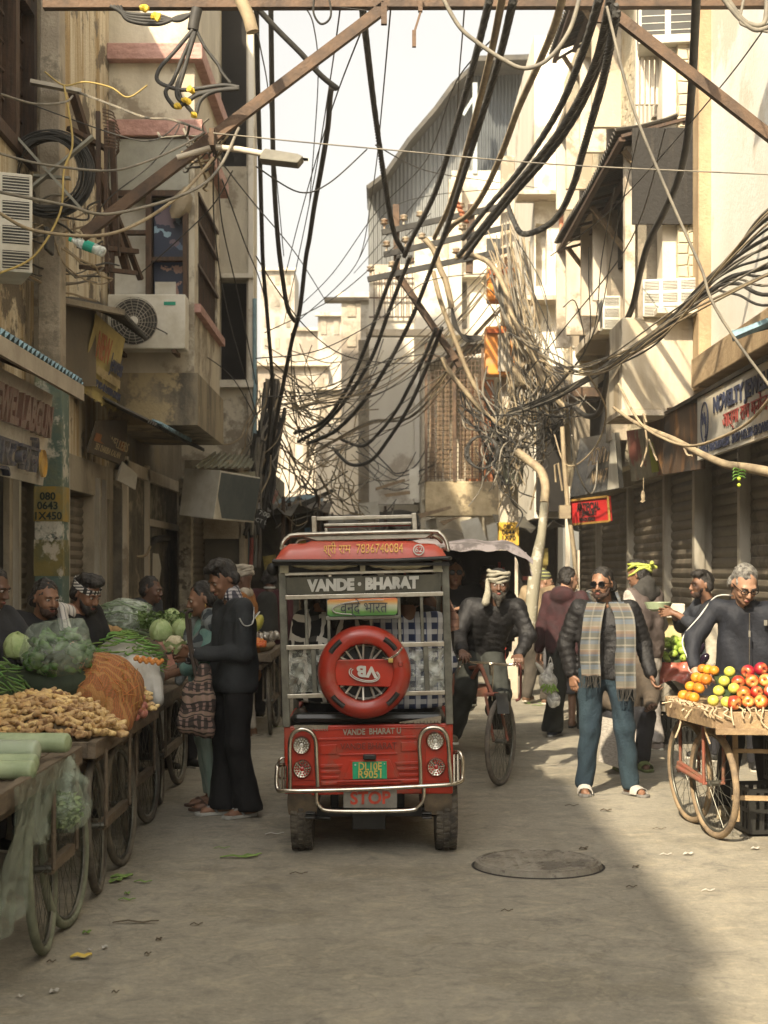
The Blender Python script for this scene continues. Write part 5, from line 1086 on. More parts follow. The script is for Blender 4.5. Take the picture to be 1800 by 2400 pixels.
# lamps
def lamp(zx, zy, r_, red, nm):
    c_ = rk(zx, zy, -.01); o = part(nm, MB().lathe([(r_*1.18,.01),(r_*1.2,-.012),(r_*1.02,-.026),(r_*1.0,-.012),(.001,-.004)], c_, 'y', 28, caps=False), M_CHROME, rick, 60)
    b = MB()
    b.lathe([(r_*.3,-.012),(.001,-.016)], c_, 'y', 14, caps=False)
    for k, n in ((.52, 10), (.82, 16)):
        for j in range(n): q = 6.283*j/n; b.ell(c_+V((r_*k*math.cos(q), -.013, r_*k*math.sin(q))), (r_*.14,.006,r_*.14), 8)
    part('led_ring', b, mat('red_lens', (.42,.03,.02), r=.2, bump=0, coat=1) if red else mat('clear_led', (.62,.6,.52), r=.15, bump=0, coat=1), o, 60)
    part('lens_dish', MB().lathe([(r_,-.007),(.001,-.006)], c_, 'y', 24, caps=False), mat('red_lens_back', (.20,.015,.01), r=.3, bump=0) if red else M_STEELD, o)
    b = MB()
    for q in (.2, 2.3, 4.3): b.bar(c_+V((r_*.25*math.cos(q), -.028, r_*.25*math.sin(q))), c_+V((r_*1.1*math.cos(q), -.028, r_*1.1*math.sin(q))), .005)
    part('guard_wire', b, M_CHROME, o)
lamp(263,1465,.046,0,'reverse_lamp'); lamp(1032,1440,.046,0,'reverse_lamp'); lamp(267,1601,.047,1,'tail_lamp'); lamp(1037,1590,.047,1,'tail_lamp')
# plates
npl = part('number_plate', MB().slab([rk(555,1562,-.012), rk(753,1558,-.012), rk(755,1658,-.012), rk(557,1662,-.012)], .006), mat('green_plate', (.015,.36,.17), r=.4, bump=0), rick, bevel=.002)
part('plate_lettering', join(MB().text('DL10E', .062, rk(658,1588,-.022), (1,0,.01), (0,0,1), .003, fit=.135, bold=.001), MB().text('R9051', .062, rk(656,1634,-.022), (1,0,.01), (0,0,1), .003, fit=.135, bold=.001)), mat('yellow_characters', (.62,.5,.12), bump=0), npl)
b = MB(); b.lathe([(.001,0),(.006,0),(.005,-.004)], rk(572,1578,-.018), 'y', 8); b.lathe([(.001,0),(.004,0),(.003,-.004)], rk(740,1572,-.018), 'y', 8); part('plate_bolt', b, M_LET, npl)
b = MB(); rbox(b, 617, 692, 1516, 1546, -.045, -.01); part('plate_lamp', b, M_BLACKP, rick, bevel=.006)
b = MB(); rbox(b, 505, 812, 1716, 1822, -.035, -.03); sp_ = part('stop_plate', b, mat('dull_aluminium', (.26,.25,.215), r=.5, metal=.5, c2=(.18,.17,.15), sc=8), rick)
part('stop_lettering', MB().text('STOP', .10, rk(660,1768,-.038), (1,0,.02), (0,0,1), .003, fit=.235, bold=.003), mat('stencil_red', (.50,.06,.03), c2=(.3,.05,.03), sc=30, bump=0), sp_)
# guards and bumper
def rt(zs, r_, nm, m=M_CHROME, n=6, closed=False): return part(nm, MB().tube(crom([rk(*z) for z in zs], n), r_, 10), m, rick, 60)
rt([(200,1710,-.05),(198,1560,-.06),(200,1440,-.06),(222,1388,-.06),(272,1368,-.06),(322,1388,-.06),(347,1440,-.06),(352,1560,-.06),(358,1700,-.05)], .0125, 'lamp_guard')
rt([(948,1690,-.05),(945,1560,-.06),(940,1430,-.06),(968,1375,-.06),(1022,1358,-.06),(1075,1375,-.06),(1102,1430,-.06),(1112,1560,-.06),(1122,1685,-.05)], .0125, 'lamp_guard')
b = MB(); b.tube(crom([rk(190,1580,.05), rk(130,1585,.02), rk(122,1600,0), rk(125,1712,-.02), rk(200,1722,-.055), rk(600,1712,-.06), rk(1000,1692,-.06), rk(1120,1685,-.05), rk(1180,1672,-.02), rk(1188,1640,0), rk(1182,1520,0), rk(1120,1515,.05)], 6), .0135, 10)
for z in ((152,1585,1715),(172,1585,1715),(1140,1520,1680),(1162,1520,1678)): b.tube([rk(z[0],z[1],.0), rk(z[0],z[2],-.03)], .007, 6)
b.tube(crom([rk(190,1540,.02), rk(135,1550,.0), rk(130,1650,.0), rk(185,1655,.02)], 5), .008, 6); b.tube(crom([rk(1125,1560,.02), rk(1185,1545,.0), rk(1190,1600,.0)], 5), .009, 6)
part('bumper', b, M_CHROME, rick, 60)
rt([(350,1712,-.05),(352,1780,-.05),(372,1815,-.05),(420,1836,-.05),(620,1840,-.05),(880,1834,-.05),(935,1812,-.05),(962,1770,-.05),(965,1695,-.05)], .0125, 'lower_bumper')
# mud flaps, wheels, axle
for x0, x1, nm in ((188,345,0),(978,1122,0)):
    part('mud_flap', MB().grid(8, 10, lambda u, v, x0=x0, x1=x1: rk(x0+(x1-x0)*(u+.12*(u-.5)*math.sin(v*3.1)), 1728+140*v, .06-.03*math.sin(v*2.6)), .012), M_MUD, rick, 60)
for zx in (257, 1102):
    c_ = rk(zx, 1990); c_ = V((c_.x, RD+.26, .232)); prof = [(.13,-.055),(.19,-.066),(.218,-.062),(.232,-.045),(.235,0),(.232,.045),(.218,.062),(.19,.066),(.13,.055)]
    b = MB(); b.lathe(prof, c_, 'x', 48, caps=False); wh = part('wheel', b, M_TYRE, rick, 50)
    b = MB(); rnd = random.Random(3)
    for j in range(38):
        q = 6.283*j/38; d_ = V((0, math.sin(q), math.cos(q)))
        for s_ in (-1, 0, 1):
            qq = q+(.08 if s_ == 0 else 0); d_ = V((0, math.sin(qq), math.cos(qq))); b.box(c_+d_*(.237 if s_ == 0 else .231)+V((s_*.043,0,0)), (.036 if s_ else .03, .024, .014), Matrix.Rotation(-qq, 3, 'X') @ Matrix.Rotation(.35*s_+.2, 3, 'Z'))
    part('tread_block', b, M_TYRE, wh, bevel=.003)
    part('rim', MB().lathe([(.13,-.05),(.12,-.03),(.05,-.04),(.001,-.045)], c_, 'x', 24, caps=False), M_STEELD, wh, 50)
    part('rim', MB().lathe([(.13,.05),(.12,.03),(.05,.04),(.001,.045)], c_, 'x', 24, caps=False), M_STEELD, wh, 50)
b = MB(); b.bar((rk(300,0).x, RD+.26, .22), (rk(1060,0).x, RD+.26, .22), .05); b.box((-.09, RD+.26, .21), (.2,.2,.16)); b.tube([(-.45,RD+.2,.2),(-.32,RD+.2,.19)], .012, 8)
for x in (-.43,.25):
    for k in range(4): b.box((x, RD+.35, .24+.014*k), (.06, .9-.16*k, .011))
b.box((-.1, RD+.8, .37), (.8, 1.2, .06)); b.box((-.3, RD+.35, .33), (.05,.05,.2)); b.box((.1, RD+.35, .33), (.05,.05,.2)); part('axle', b, M_BLACKP, rick, bevel=.006)
c_ = V((-.095, RD+2.35, .25)); b = MB(); b.lathe([(.13,-.04),(.22,-.045),(.235,0),(.22,.045),(.13,.04)], c_, 'x', 32, caps=False); part('front_wheel', b, M_TYRE, rick, 50)
# cabin frame
FR = M_STEELD
def post(nm, za, zb, w_, m=FR, par=None, dpt=None): return part(nm, MB().bar(rk(*za), rk(*zb), w_, dpt or w_), m, par or rick, bevel=.003)
post('rear_pillar', (150,430,.01), (176,1362,.01), .044); post('rear_pillar', (1090,420,.01), (1115,1345,.01), .044)
for zy, w_, m_, nm in ((478,.018,M_STEEL,'cross_bar'),(612,.026,M_STEEL,'cross_bar'),(900,.028,M_STEEL,'cross_bar'),(1180,.026,M_STEEL,'cross_bar')):
    k = (zy-430)/930; post(nm, (165+20*k,zy+4,-.012), (1075+18*k,zy-18,-.012), w_, m_)
for z in ((287,625,893),(415,618,900),(822,608,880),(952,605,880)): post('upright', (z[0],z[1],-.004), (z[0]+8,z[2],-.004), .020)
for z in ((330,915,1190),(975,880,1165)): post('upright', (z[0],z[1],-.006), (z[0]+12,z[2],-.006), .030)
nb = part('name_board', MB().slab([rk(168,502,-.004), rk(1056,482,-.004), rk(1060,580,-.004), rk(172,600,-.004)], .006), mat('dark_name_board', (.055,.055,.042), r=.35, metal=.3, c2=(.09,.085,.06), sc=5, bump=.02), rick)
part('name_lettering', MB().text('VANDE · BHARAT', .09, rk(616,541,-.017), (1,0,.032), (0,0,1), .004, fit=.655, bold=.006), M_LET, nb)
# Hindi board with saffron to green bands
def grad():
    m = mat('tricolour_board', (.5,.2,.05), r=.35, bump=0); nt = m.node_tree; L = nt.links.new; tc = nt.nodes['Texture Coordinate']; s_ = _n(nt, 'ShaderNodeSeparateXYZ'); L(tc.outputs['Generated'], s_.inputs[0])
    cr = _n(nt, 'ShaderNodeValToRGB'); e = cr.color_ramp.elements; e[0].color = (.03,.16,.05,1); e[1].color = (.55,.10,.03,1)
    for p_, c_ in ((.25, (.10,.25,.04,1)), (.42, (.30,.36,.22,1)), (.6, (.42,.42,.3,1)), (.78, (.55,.3,.08,1))): q = e.new(p_); q.color = c_
    L(s_.outputs[2], cr.inputs[0]); L(cr.outputs[0], nt.nodes['Principled BSDF'].inputs['Base Color']); return m
hb = part('hindi_board', MB().slab([rk(412,632,-.03), rk(425,626,-.03), rk(805,616,-.03), rk(816,625,-.03), rk(814,706,-.03), rk(800,716,-.03), rk(425,726,-.03), rk(412,716,-.03)], .012), grad(), rick, bevel=.004)
part('hindi_lettering', MB().text('वन्दे भारत', .092, rk(622,676,-.046), (1,0,.02), (0,0,1), .004, fit=.275, bold=0), M_NAVY if 0 else mat('dark_lettering', (.05,.06,.07), bump=0), hb)
b = MB(); b.tube(crom([rk(735,628,-.045), rk(600,634,-.045), rk(500,650,-.045), rk(450,672,-.045), rk(445,692,-.045), rk(480,706,-.045), rk(560,712,-.045)], 8), [.003+.0015*math.sin(i/48*3.1) for i in range(49)], 6); part('swoosh', b, M_LET, hb, 60)
post('cross_bar', (400,735,-.012), (830,727,-.012), .022, FR)
# clear rain sheets
for x0, x1, s_ in ((190,385,1),(880,1085,2)): part('rain_sheet', MB().grid(22, 16, lambda u, v, x0=x0, x1=x1, s_=s_: rk(x0+(x1-x0)*u, 918+245*v-12*(s_-1), .012+.010*math.sin(u*11+v*7*s_)+.008*math.sin(v*19-u*9))), film('rain_sheet_plastic', (.42,.44,.38), .45), rick, 70)
# seat back and shelf
b = MB(); rbox(b, 205, 1085, 1285, 1345, .03, .12); part('seat_back', b, mat('black_rexine', (.02,.022,.02), r=.35, bump=.1), rick, bevel=.03)
b = MB(); 
for i in range(14): x = 215+i*14; b.slab([rk(x,1352,.0), rk(x+20,1350,.0), rk(x+16,1372+(i*37%18),-.01), rk(x+5,1368+(i*23%13),-.01)], .004)
for i in range(12): x = 825+i*20; b.slab([rk(x,1300+(11-i)*3,.0), rk(x+24,1297+(11-i)*3,.0), rk(x+20,1335+(i*17%10),-.01), rk(x+5,1338,-.01)], .004)
part('torn_foam', b, mat('dusty_foam', (.20,.17,.12), bump=.5), rick)
part('bench', MB().box((-.095, RD+.42, .74), (.94,.5,.14)), mat('black_rexine', (.02,.022,.02)), rick, bevel=.03)
part('front_bench', MB().box((-.095, RD+1.45, .7), (.94,.35,.12)), mat('black_rexine', (.02,.022,.02)), rick, bevel=.03)
part('front_cowl', MB().box((-.095, RD+2.05, 1.0), (.96,.05,.7)), M_BLACKP, rick)
# pillars and roof
zt = rk(0,400).z
for x in (rk(172,0).x, rk(1092,0).x):
    for y in (1.05, 2.1): part('side_pillar', MB().bar((x, RD+y, .75), (x, RD+y, zt), .035), FR, rick)
    part('side_rail', MB().bar((x, RD, .98), (x, RD+1.0, .98), .03), FR, rick)
xl, xr = rk(112,0).x, rk(1112,0).x
def roofsec(y, k):   # cross-section outline of the roof cap at depth y
    za, zb_ = rk(0,402).z, rk(0,305).z; pts = []
    for u in np.linspace(0, 1, 25):
        e = abs(u*2-1); z = za+(zb_-za)*(1-max(0, (e-.80)/.20)**2.2)*k; z += (.016 if e < .58 else (.016*(1-(e-.58)/.08) if e < .66 else 0))*k
        pts.append(V((xl+(xr-xl)*u, y, z)))
    return pts
b = MB(); secs = [roofsec(RD-.10, .02), roofsec(RD-.095, .5), roofsec(RD-.075, .86), roofsec(RD-.03, 1.0), roofsec(RD+.6, 1.08), roofsec(RD+2.1, 1.0), roofsec(RD+2.35, .2)]
vs = [p for s_ in secs for p in s_]; fs = [(i*25+j, i*25+j+1, (i+1)*25+j+1, (i+1)*25+j) for i in range(6) for j in range(24)]; b.add(vs, fs)
roof = part('roof', b, M_REDD, rick, 50)
b = MB(); zb0 = rk(0,402).z; b.tube(crom([V((xl-.01,RD+.1,zb0)), V((xl,RD-.09,zb0-.004)), V((xl+.06,RD-.11,zb0-.006)), V((0,RD-.112,zb0-.002)), V((xr-.06,RD-.11,zb0+.012)), V((xr,RD-.09,zb0+.012)), V((xr+.01,RD+.1,zb0+.01))], 6), .012, 8); b.span((xl, RD-.08, zb0-.03), (xr, RD+2.3, zb0-.012)); part('roof_rim', b, M_BLACKP, rick, 50)
part('roof_lettering', MB().text('श्री राम  7836740084', .078, rk(620,338,-.098), (1,0,.02), (0,.25,1), .006, fit=.46, bold=0), mat('faded_yellow_letters', (.72,.42,.12), bump=0), roof)
b = MB(); b.lathe([(.033,0),(.033,-.008),(.026,-.009),(.026,-.002)], rk(935,342,-.104), 'y', 24, caps=False); b.text('62', .045, rk(935,342,-.104), (1,0,.02), (0,.2,1), .004); part('roof_number', b, M_LET, roof)
b = MB()
for x0, x1, am in ((185,600,1),(632,1020,1)): b.grid(20, 10, lambda u, v, x0=x0, x1=x1: rk(x0+(x1-x0)*u, 412+ (46*math.sin(math.pi*min(1,max(0,u*.92+.04)))**.5)*(.5-.5*math.cos(v*3.1416))*1.0+3*math.sin(u*30+v*5), .0-.075*math.sin(v*3.1416)))
b.box(rk(615,430,-.01), (.03,.05,.07)); b.box(rk(1045,432,-.01), (.05,.06,.07)); b.box(rk(165,440,-.01), (.05,.06,.07))
part('rolled_curtain', b, mat('olive_vinyl', (.36,.34,.22), r=.25, c2=(.24,.225,.15), sc=8, bump=.1), rick, 60)
b = MB(); rbox(b, 175, 1060, 405, 470, .03, .05); part('rear_header', b, M_BLACKP, rick)
# roof rack
zr = lambda zy: rk(0, zy).z
b = MB(); b.tube(crom([rk(150,330,-.05), rk(158,300,-.05), rk(185,270,-.03), rk(240,255,-.02), rk(600,243,-.02), rk(1000,235,-.02), rk(1060,250,-.03), rk(1092,290,-.04), rk(1106,345,-.05)], 6), .012, 10); b.tube(crom([rk(150,330,-.05), rk(150,320,.6), rk(150,320,2.0)], 4), .012, 8); b.tube(crom([rk(1106,340,-.05), rk(1106,325,.6), rk(1106,325,2.0)], 4), .012, 8)
b.tube(crom([rk(228,305,.05), rk(250,285,.05), rk(300,278,.05), rk(355,295,.05)], 5), .008, 8); b.tube(crom([rk(905,268,.05), rk(1000,258,.05), rk(1045,270,.05), rk(1075,300,.06)], 5), .010, 8)
for x in (350, 870): b.tube([rk(x,300,.1), rk(x,270,.1)], .008, 6)
part('roof_rack', b, M_STEEL, rick, 60)
b = MB(); b.slab([rk(230,252,-.01), rk(1030,236,-.01), rk(975,272,-.04), rk(355,287,-.04)], .008); b.slab([rk(230,250,.0), rk(1030,234,.0), rk(1030,240,1.6), rk(230,255,1.6)], .01); part('rack_shelf', b, mat('dull_channel_steel', (.30,.275,.22), r=.4, metal=.6, c2=(.2,.18,.14), sc=4), rick)
b = MB(); b.bar(rk(324,250,.3), rk(320,138,.3), .030, .03); b.bar(rk(922,238,.3), rk(915,118,.3), .034, .03); part('rack_post', b, M_STEEL, rick, bevel=.003)
b = MB(); b.bar(rk(335,152,.3), rk(905,138,.3), .035, .022); b.bar(rk(372,185,.5), rk(905,173,.5), .035, .016); b.bar(rk(375,240,.9), rk(370,190,.9), .02); part('rack_rail', b, M_STEEL, rick, bevel=.003)
part('rack_rail', MB().bar(rk(376,196,.52), rk(900,184,.52), .02, .012), M_RED, rick)
part('wing_mirror', MB().ell(rk(92,452,.1), (.04,.03,.04), 14), M_BLACKP, rick, 60)
# spare wheel in its red cover
C0 = rk(625,1040,-.10); RO, RI = .272, .166
def ring(prof, seg=64): b = MB(); b.lathe(prof, C0, 'y', seg, caps=False); return b
sw = part('spare_wheel_cover', ring([(RI,.06),(RI-.002,-.005),(RI+.004,-.024),(RI+.014,-.028),(RI+.03,-.033),(RI+.055,-.036),(RI+.08,-.026),(RO-.008,.0),(RO,.03),(RO-.006,.075),(RO-.03,.10)]), mat('wheel_cover_red', (.33,.022,.009), r=.38, c2=(.25,.02,.01), sc=6, bump=.05, bsc=9, coat=.4, c3=(.28,.05,.03)), rick, 70)
b = MB()
for q in (45, 135, 225, 315):
    q = R(q)+.05; c_ = C0+V((.222*math.cos(q), -.035, .222*math.sin(q))); t = V((-math.sin(q), 0, math.cos(q)))
    b.tube(crom([c_-t*.045, c_-t*.02+V((math.cos(q)*.004,0,math.sin(q)*.004)), c_+t*.02+V((math.cos(q)*.004,0,math.sin(q)*.004)), c_+t*.045], 4), .015, 8)
part('cover_slot', b, M_BLACKP, sw, 60)
part('tyre', ring([(RI-.02,.1),(RI+.0,.02),(RO-.04,.03),(RO-.04,.12)], 40), M_TYRE, sw, 60)
b = MB()
for j in range(9):
    q = 6.283*j/9+.35
    for dq in (-.09, .09): b.bar(C0+V((.05*math.cos(q), .04, .05*math.sin(q))), C0+V((.165*math.cos(q+dq*1.6), .02, .165*math.sin(q+dq*1.6))), .016, .012)
b.lathe([(.06,.05),(.055,.02),(.001,.02)], C0, 'y', 20, caps=False); b.lathe([(.166,.05),(.158,.015),(.150,.03)], C0, 'y', 40, caps=False); part('alloy_spoke', b, mat('alloy', (.5,.48,.43), r=.35, metal=.6, c2=(.4,.38,.33)), sw, bevel=.002)
part('wheel_shade_disc', MB().lathe([(.16,.07),(.001,.07)], C0, 'y', 32, caps=False), M_BLACKP, sw)  # black disc standing in for the shade behind the spokes
b = MB(); b.slab([rk(462,968,-.112), rk(790,962,-.112), rk(800,1000,-.112), rk(800,1080,-.112), rk(775,1125,-.112), rk(475,1115,-.112), rk(455,1060,-.112), rk(455,1010,-.112)], .012); cpn = part('centre_plate', b, M_RED, sw, bevel=.006)
b = MB(); b.slab([rk(470,1104,-.126), rk(775,1112,-.126), rk(772,1118,-.126), rk(472,1110,-.126)], .004); b.slab([rk(470,972,-.126), rk(786,966,-.126), rk(786,971,-.126), rk(470,977,-.126)], .004); part('plate_ridge', b, M_RED, cpn)
b = MB(); b.text('VB', .085, rk(640,1032,-.130), (-1,0,.09), (0,0,-1), .004, bold=.004, sx=1.15)
for rx_, rz_, o_ in ((.078,.036,(0,6)),(.088,.044,(-2,6))):
    c_ = rk(628+o_[0], 1045+o_[1]*0, -.131); b.tube([c_+V((rx_*math.cos(q), 0, rz_*math.sin(q)-.25*rx_*math.cos(q)*.6-.004)) for q in np.linspace(2.6, 6.9, 30)], .0035, 6)
part('logo', b, M_LET, cpn, 60)
b = MB(); pc = crom([rk(735,958,-.13), rk(762,962,-.14), rk(790,948,-.14), rk(815,930,-.14), rk(835,905,-.12), rk(840,880,-.05)], 5)
for i, p in enumerate(pc[:-1]):
    t = (pc[i+1]-p).normalized(); x = t.orthogonal().normalized(); y = t.cross(x); x = x if i % 2 else y; b.tube([p+t*.009*math.cos(q)+x*.0055*math.sin(q) for q in np.linspace(0, 6.283, 9)[:-1]], .002, 5, closed=True)
part('lock_chain', b, M_CHROME, sw, 60); part('padlock', MB().box(rk(775,972,-.14), (.03,.015,.026)), mat('brass', (.45,.33,.1), metal=.7, r=.4, bump=0), sw, bevel=.004)
part('keyhole_ring', MB().lathe([(.015,0),(.016,-.004),(.011,-.006)], rk(832,992,-.135), 'y', 16, caps=False), mat('dark_red_letters', (.2,.03,.015)), sw)

# =====================================================================  WHEELS, CARTS
def spoked(mb_t, mb_r, mb_s, c, Rw, tr, ax=V((1,0,0)), ns=28, sr=.0016):
    c, ax = V(c), V(ax).normalized(); u = V((0,0,1)); u = (u-ax*u.dot(ax)).normalized(); w_ = ax.cross(u)
    circ = lambda r_, n=44: [c+u*r_*math.cos(6.2832*i/n)+w_*r_*math.sin(6.2832*i/n) for i in range(n)]
    mb_t.tube(circ(Rw-tr), tr, 10, closed=True); mb_r.tube(circ(Rw-2*tr-.004), .010, 6, closed=True)
    mb_s.tube([c-ax*.045, c+ax*.045], .018, 10)
    for i in range(ns):
        q = 6.2832*i/ns; q2 = q+(.5 if i % 4 < 2 else -.5); s_ = .03*(1 if i % 2 else -1)
        mb_s.tube([c+ax*s_+(u*math.cos(q2)+w_*math.sin(q2))*.018, c+(u*math.cos(q)+w_*math.sin(q))*(Rw-2*tr-.01)], sr, 4, cap=False)
def add_wheel(root, c, Rw=.34, tr=.019, ax=(1,0,0), name='wheel', tm=None, ns=28):
    t, r_, s_ = MB(), MB(), MB(); spoked(t, r_, s_, c, Rw, tr, V(ax), ns)
    o = part(name, r_, M_STEELD, root, 60); part('tyre', t, tm or M_TYRE, o, 60); part('spokes', s_, M_STEELD, o); return o
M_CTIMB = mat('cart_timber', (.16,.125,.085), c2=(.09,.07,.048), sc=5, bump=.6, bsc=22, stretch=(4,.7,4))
M_CTYRE = mat('dusty_cart_tyre', (.14,.125,.095), r=.9, c2=(.07,.062,.05), sc=8, bump=.4, bsc=60)
def cart(label, y0, y1, ztop=.80, xr=-1.42, w_=1.15, wys=(), group=None, skew=0, tyre=None, name='vendor_cart', Rw=.35):
    t = thing(name, label, 'cart', (xr-w_/2, (y0+y1)/2, 0), group=group, world=True)
    b = MB(); n = 8
    for i in range(n): x0 = xr-w_+w_*i/n; b.span((x0+.004, y0, ztop-.035), (x0+w_/n-.004, y1, ztop-.01))
    part('tray', b, M_CTIMB, t)
    b = MB(); b.bar((xr-.02,y0-.03,ztop-.03), (xr-.02,y1+.03,ztop-.03), .045, .085); b.bar((xr-w_+.02,y0,ztop-.03), (xr-w_+.02,y1,ztop-.03), .045, .085); b.bar((xr-w_,y0,ztop-.03), (xr+.004,y0,ztop-.03), .04, .08); b.bar((xr-w_,y1,ztop-.03), (xr,y1,ztop-.03), .04, .08); part('tray_frame', b, M_CTIMB, t, bevel=.004)
    b = MB()
    for y in wys:
        for x in (xr-.05, xr-w_+.12):
            b.tube([(x-.055, y, Rw), (x-.055, y, ztop-.05)], .011, 6); b.tube([(x+.055, y, Rw), (x+.055, y, ztop-.05)], .011, 6); b.tube([(x-.06, y, Rw), (x+.06, y, Rw)], .009, 6)
        b.bar((xr-w_+.1, y, ztop-.09), (xr-.03, y, ztop-.09), .05)
    b.bar((xr-.12, y0+.05, ztop-.13), (xr-.12, y1-.05, ztop-.13), .05); b.bar((xr-w_+.15, y0+.05, ztop-.13), (xr-w_+.15, y1-.05, ztop-.13), .05)
    if len(wys) > 1: b.bar((xr-.02, wys[0], Rw), (xr-.02, wys[-1], Rw), .035, .05)
    part('undercarriage', b, M_CTIMB, t)
    for i, y in enumerate(wys):
        add_wheel(t, (xr-.05, y, Rw), Rw, .021, (1,.12*(-1)**i*.6,.05), tm=tyre or M_CTYRE); add_wheel(t, (xr-w_+.12, y, Rw), Rw, .021, tm=tyre or M_CTYRE, ns=16)
    return t
M_GTYRE = mat('greenish_tyre', (.22,.24,.17), r=.85, c2=(.12,.13,.09), sc=6, bump=.3)
CX = -1.45
cart('nearest left cart with pale greenish wheels at the lower left corner', 5.55, 7.35, .82, CX, 1.1, (6.72, 7.22), tyre=M_GTYRE, Rw=.37)
cart('left cart loaded with ginger and a netted heap of carrots', 7.75, 9.85, .80, CX, 1.15, (7.98, 8.72))
cart('third left cart holding beans and cauliflower', 10.0, 11.9, .80, CX-.08, 1.15, (9.45, 10.2))
cart('fourth left cart in shadow beyond the standing couple', 12.0, 13.8, .80, CX-.12, 1.1, (11.0, 12.0))
cart('farther left fruit cart carrying papayas', 15.2, 17.6, .84, -1.12, 1.1, (15.6, 16.4), name='fruit_cart')
cart('distant left cart under the dark stalls', 18.4, 20.4, .84, -1.3, 1.0, (18.8, 19.8))
# fruit cart at the right front
fc = thing('fruit_cart', 'apple cart with rope fringed wooden tray and two bicycle wheels at the right', 'cart', (2.3, 9.6, 0), world=True)
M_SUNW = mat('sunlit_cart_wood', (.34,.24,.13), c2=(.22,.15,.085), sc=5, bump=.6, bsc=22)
zt2 = .83; tr_pts = [(1.86,9.98),(1.99,9.24),(3.3,9.14),(3.5,10.4),(1.92,10.4)]
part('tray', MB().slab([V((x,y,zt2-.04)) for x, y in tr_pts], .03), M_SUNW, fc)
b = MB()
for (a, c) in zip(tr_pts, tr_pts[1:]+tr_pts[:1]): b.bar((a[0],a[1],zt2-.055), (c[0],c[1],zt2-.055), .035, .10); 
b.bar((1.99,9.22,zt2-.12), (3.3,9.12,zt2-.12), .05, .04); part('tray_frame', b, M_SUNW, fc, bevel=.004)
b = MB(); rnd = random.Random(6)
for i in range(46):
    u = i/46*1.0; p = V((1.86,9.98,zt2)).lerp(V((1.99,9.22,zt2)), u*2.6) if u < .385 else V((1.99,9.22,zt2)).lerp(V((3.3,9.12,zt2)), (u-.385)/.615)
    o_ = V((rnd.uniform(-.02,.02), -.025, 0)); L_ = rnd.choice([.03,.05,.06,.09,.2]) if i % 4 == 0 else .02
    b.tube(crom([p+V((0,.05,.02)), p+o_+V((0,0,.012)), p+o_+V((rnd.uniform(-.03,.03),-.008,-L_*.6)), p+o_+V((rnd.uniform(-.04,.04),-.008,-L_-.02))], 3), .0055, 5)
for i in range(60):
    u = rnd.random(); p = V((1.88,9.9,zt2)).lerp(V((1.99,9.25,zt2)), u*2.6) if u < .385 else V((1.99,9.25,zt2)).lerp(V((3.3,9.15,zt2)), (u-.385)/.615)
    a = V((rnd.gauss(0,.03), rnd.gauss(0,.012)-.01, rnd.uniform(0,.02))); b.tube([p+a, p+a+V((rnd.gauss(0,.03), rnd.gauss(0,.015), rnd.uniform(-.02,.015)))], .005, 4)
part('rope_fringe', b, mat('frayed_rope', (.55,.45,.30), c2=(.4,.3,.18), bump=.3), fc)
add_wheel(fc, (2.06, 9.60, .345), .345, .021, (1,.22,.04), tm=mat('tan_dusty_tyre', (.30,.22,.13), r=.9, c2=(.16,.12,.08), sc=8, bump=.4)); add_wheel(fc, (2.03, 10.2, .345), .345, .021, (1,.22,.04), tm=mat('tan_dusty_tyre', (.30,.22,.13)))
b = MB()
for x, y in ((2.06,9.60),(2.03,10.2)):
    for s_ in (-.06,.06): b.tube([(x+s_,y,.345),(x+s_*1.1,y,.76)], .012, 6)
    b.tube([(x-.07,y,.345),(x+.07,y,.345)], .011, 6)
b.tube([(1.96,10.2,.345),(1.90,9.95,.40),(1.98,9.6,.36)], .014, 6); b.bar((1.92,10.0,.42),(2.0,9.6,.36),.03)
part('fork', b, mat('rust_red_steel', (.26,.08,.05), c2=(.18,.1,.06), sc=9), fc, 60)
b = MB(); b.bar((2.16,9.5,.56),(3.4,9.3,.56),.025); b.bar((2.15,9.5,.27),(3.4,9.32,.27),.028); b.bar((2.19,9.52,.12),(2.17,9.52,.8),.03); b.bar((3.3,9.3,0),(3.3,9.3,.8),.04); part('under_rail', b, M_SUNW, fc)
def crate(loc, label, rz=0):
    t = thing('plastic_crate', label, 'crate', loc, rz); b = MB()
    for x in (-.24,.24):
        for y in np.linspace(-.17,.17,6): b.box((x,y,.14), (.012,.03,.28))
        for z in (.01,.14,.27): b.box((x,0,z), (.014,.36,.025))
    for y in (-.18,.18):
        for x in np.linspace(-.22,.22,9): b.box((x,y,.14), (.03,.012,.28))
        for z in (.01,.14,.27): b.box((0,y,z), (.48,.014,.025))
    part('lattice_side', b, M_BLACKP, t); part('base', MB().box((0,0,.01), (.46,.34,.02)), M_BLACKP, t); return t
crate((2.52,9.85,.02), 'black lattice crate nearest the wheel under the apple cart', .1); crate((3.02,9.8,.02), 'black lattice crate under the apple cart near the right edge', -.05); crate((2.75,9.95,.31), 'black crate stacked on top under the apple tray')
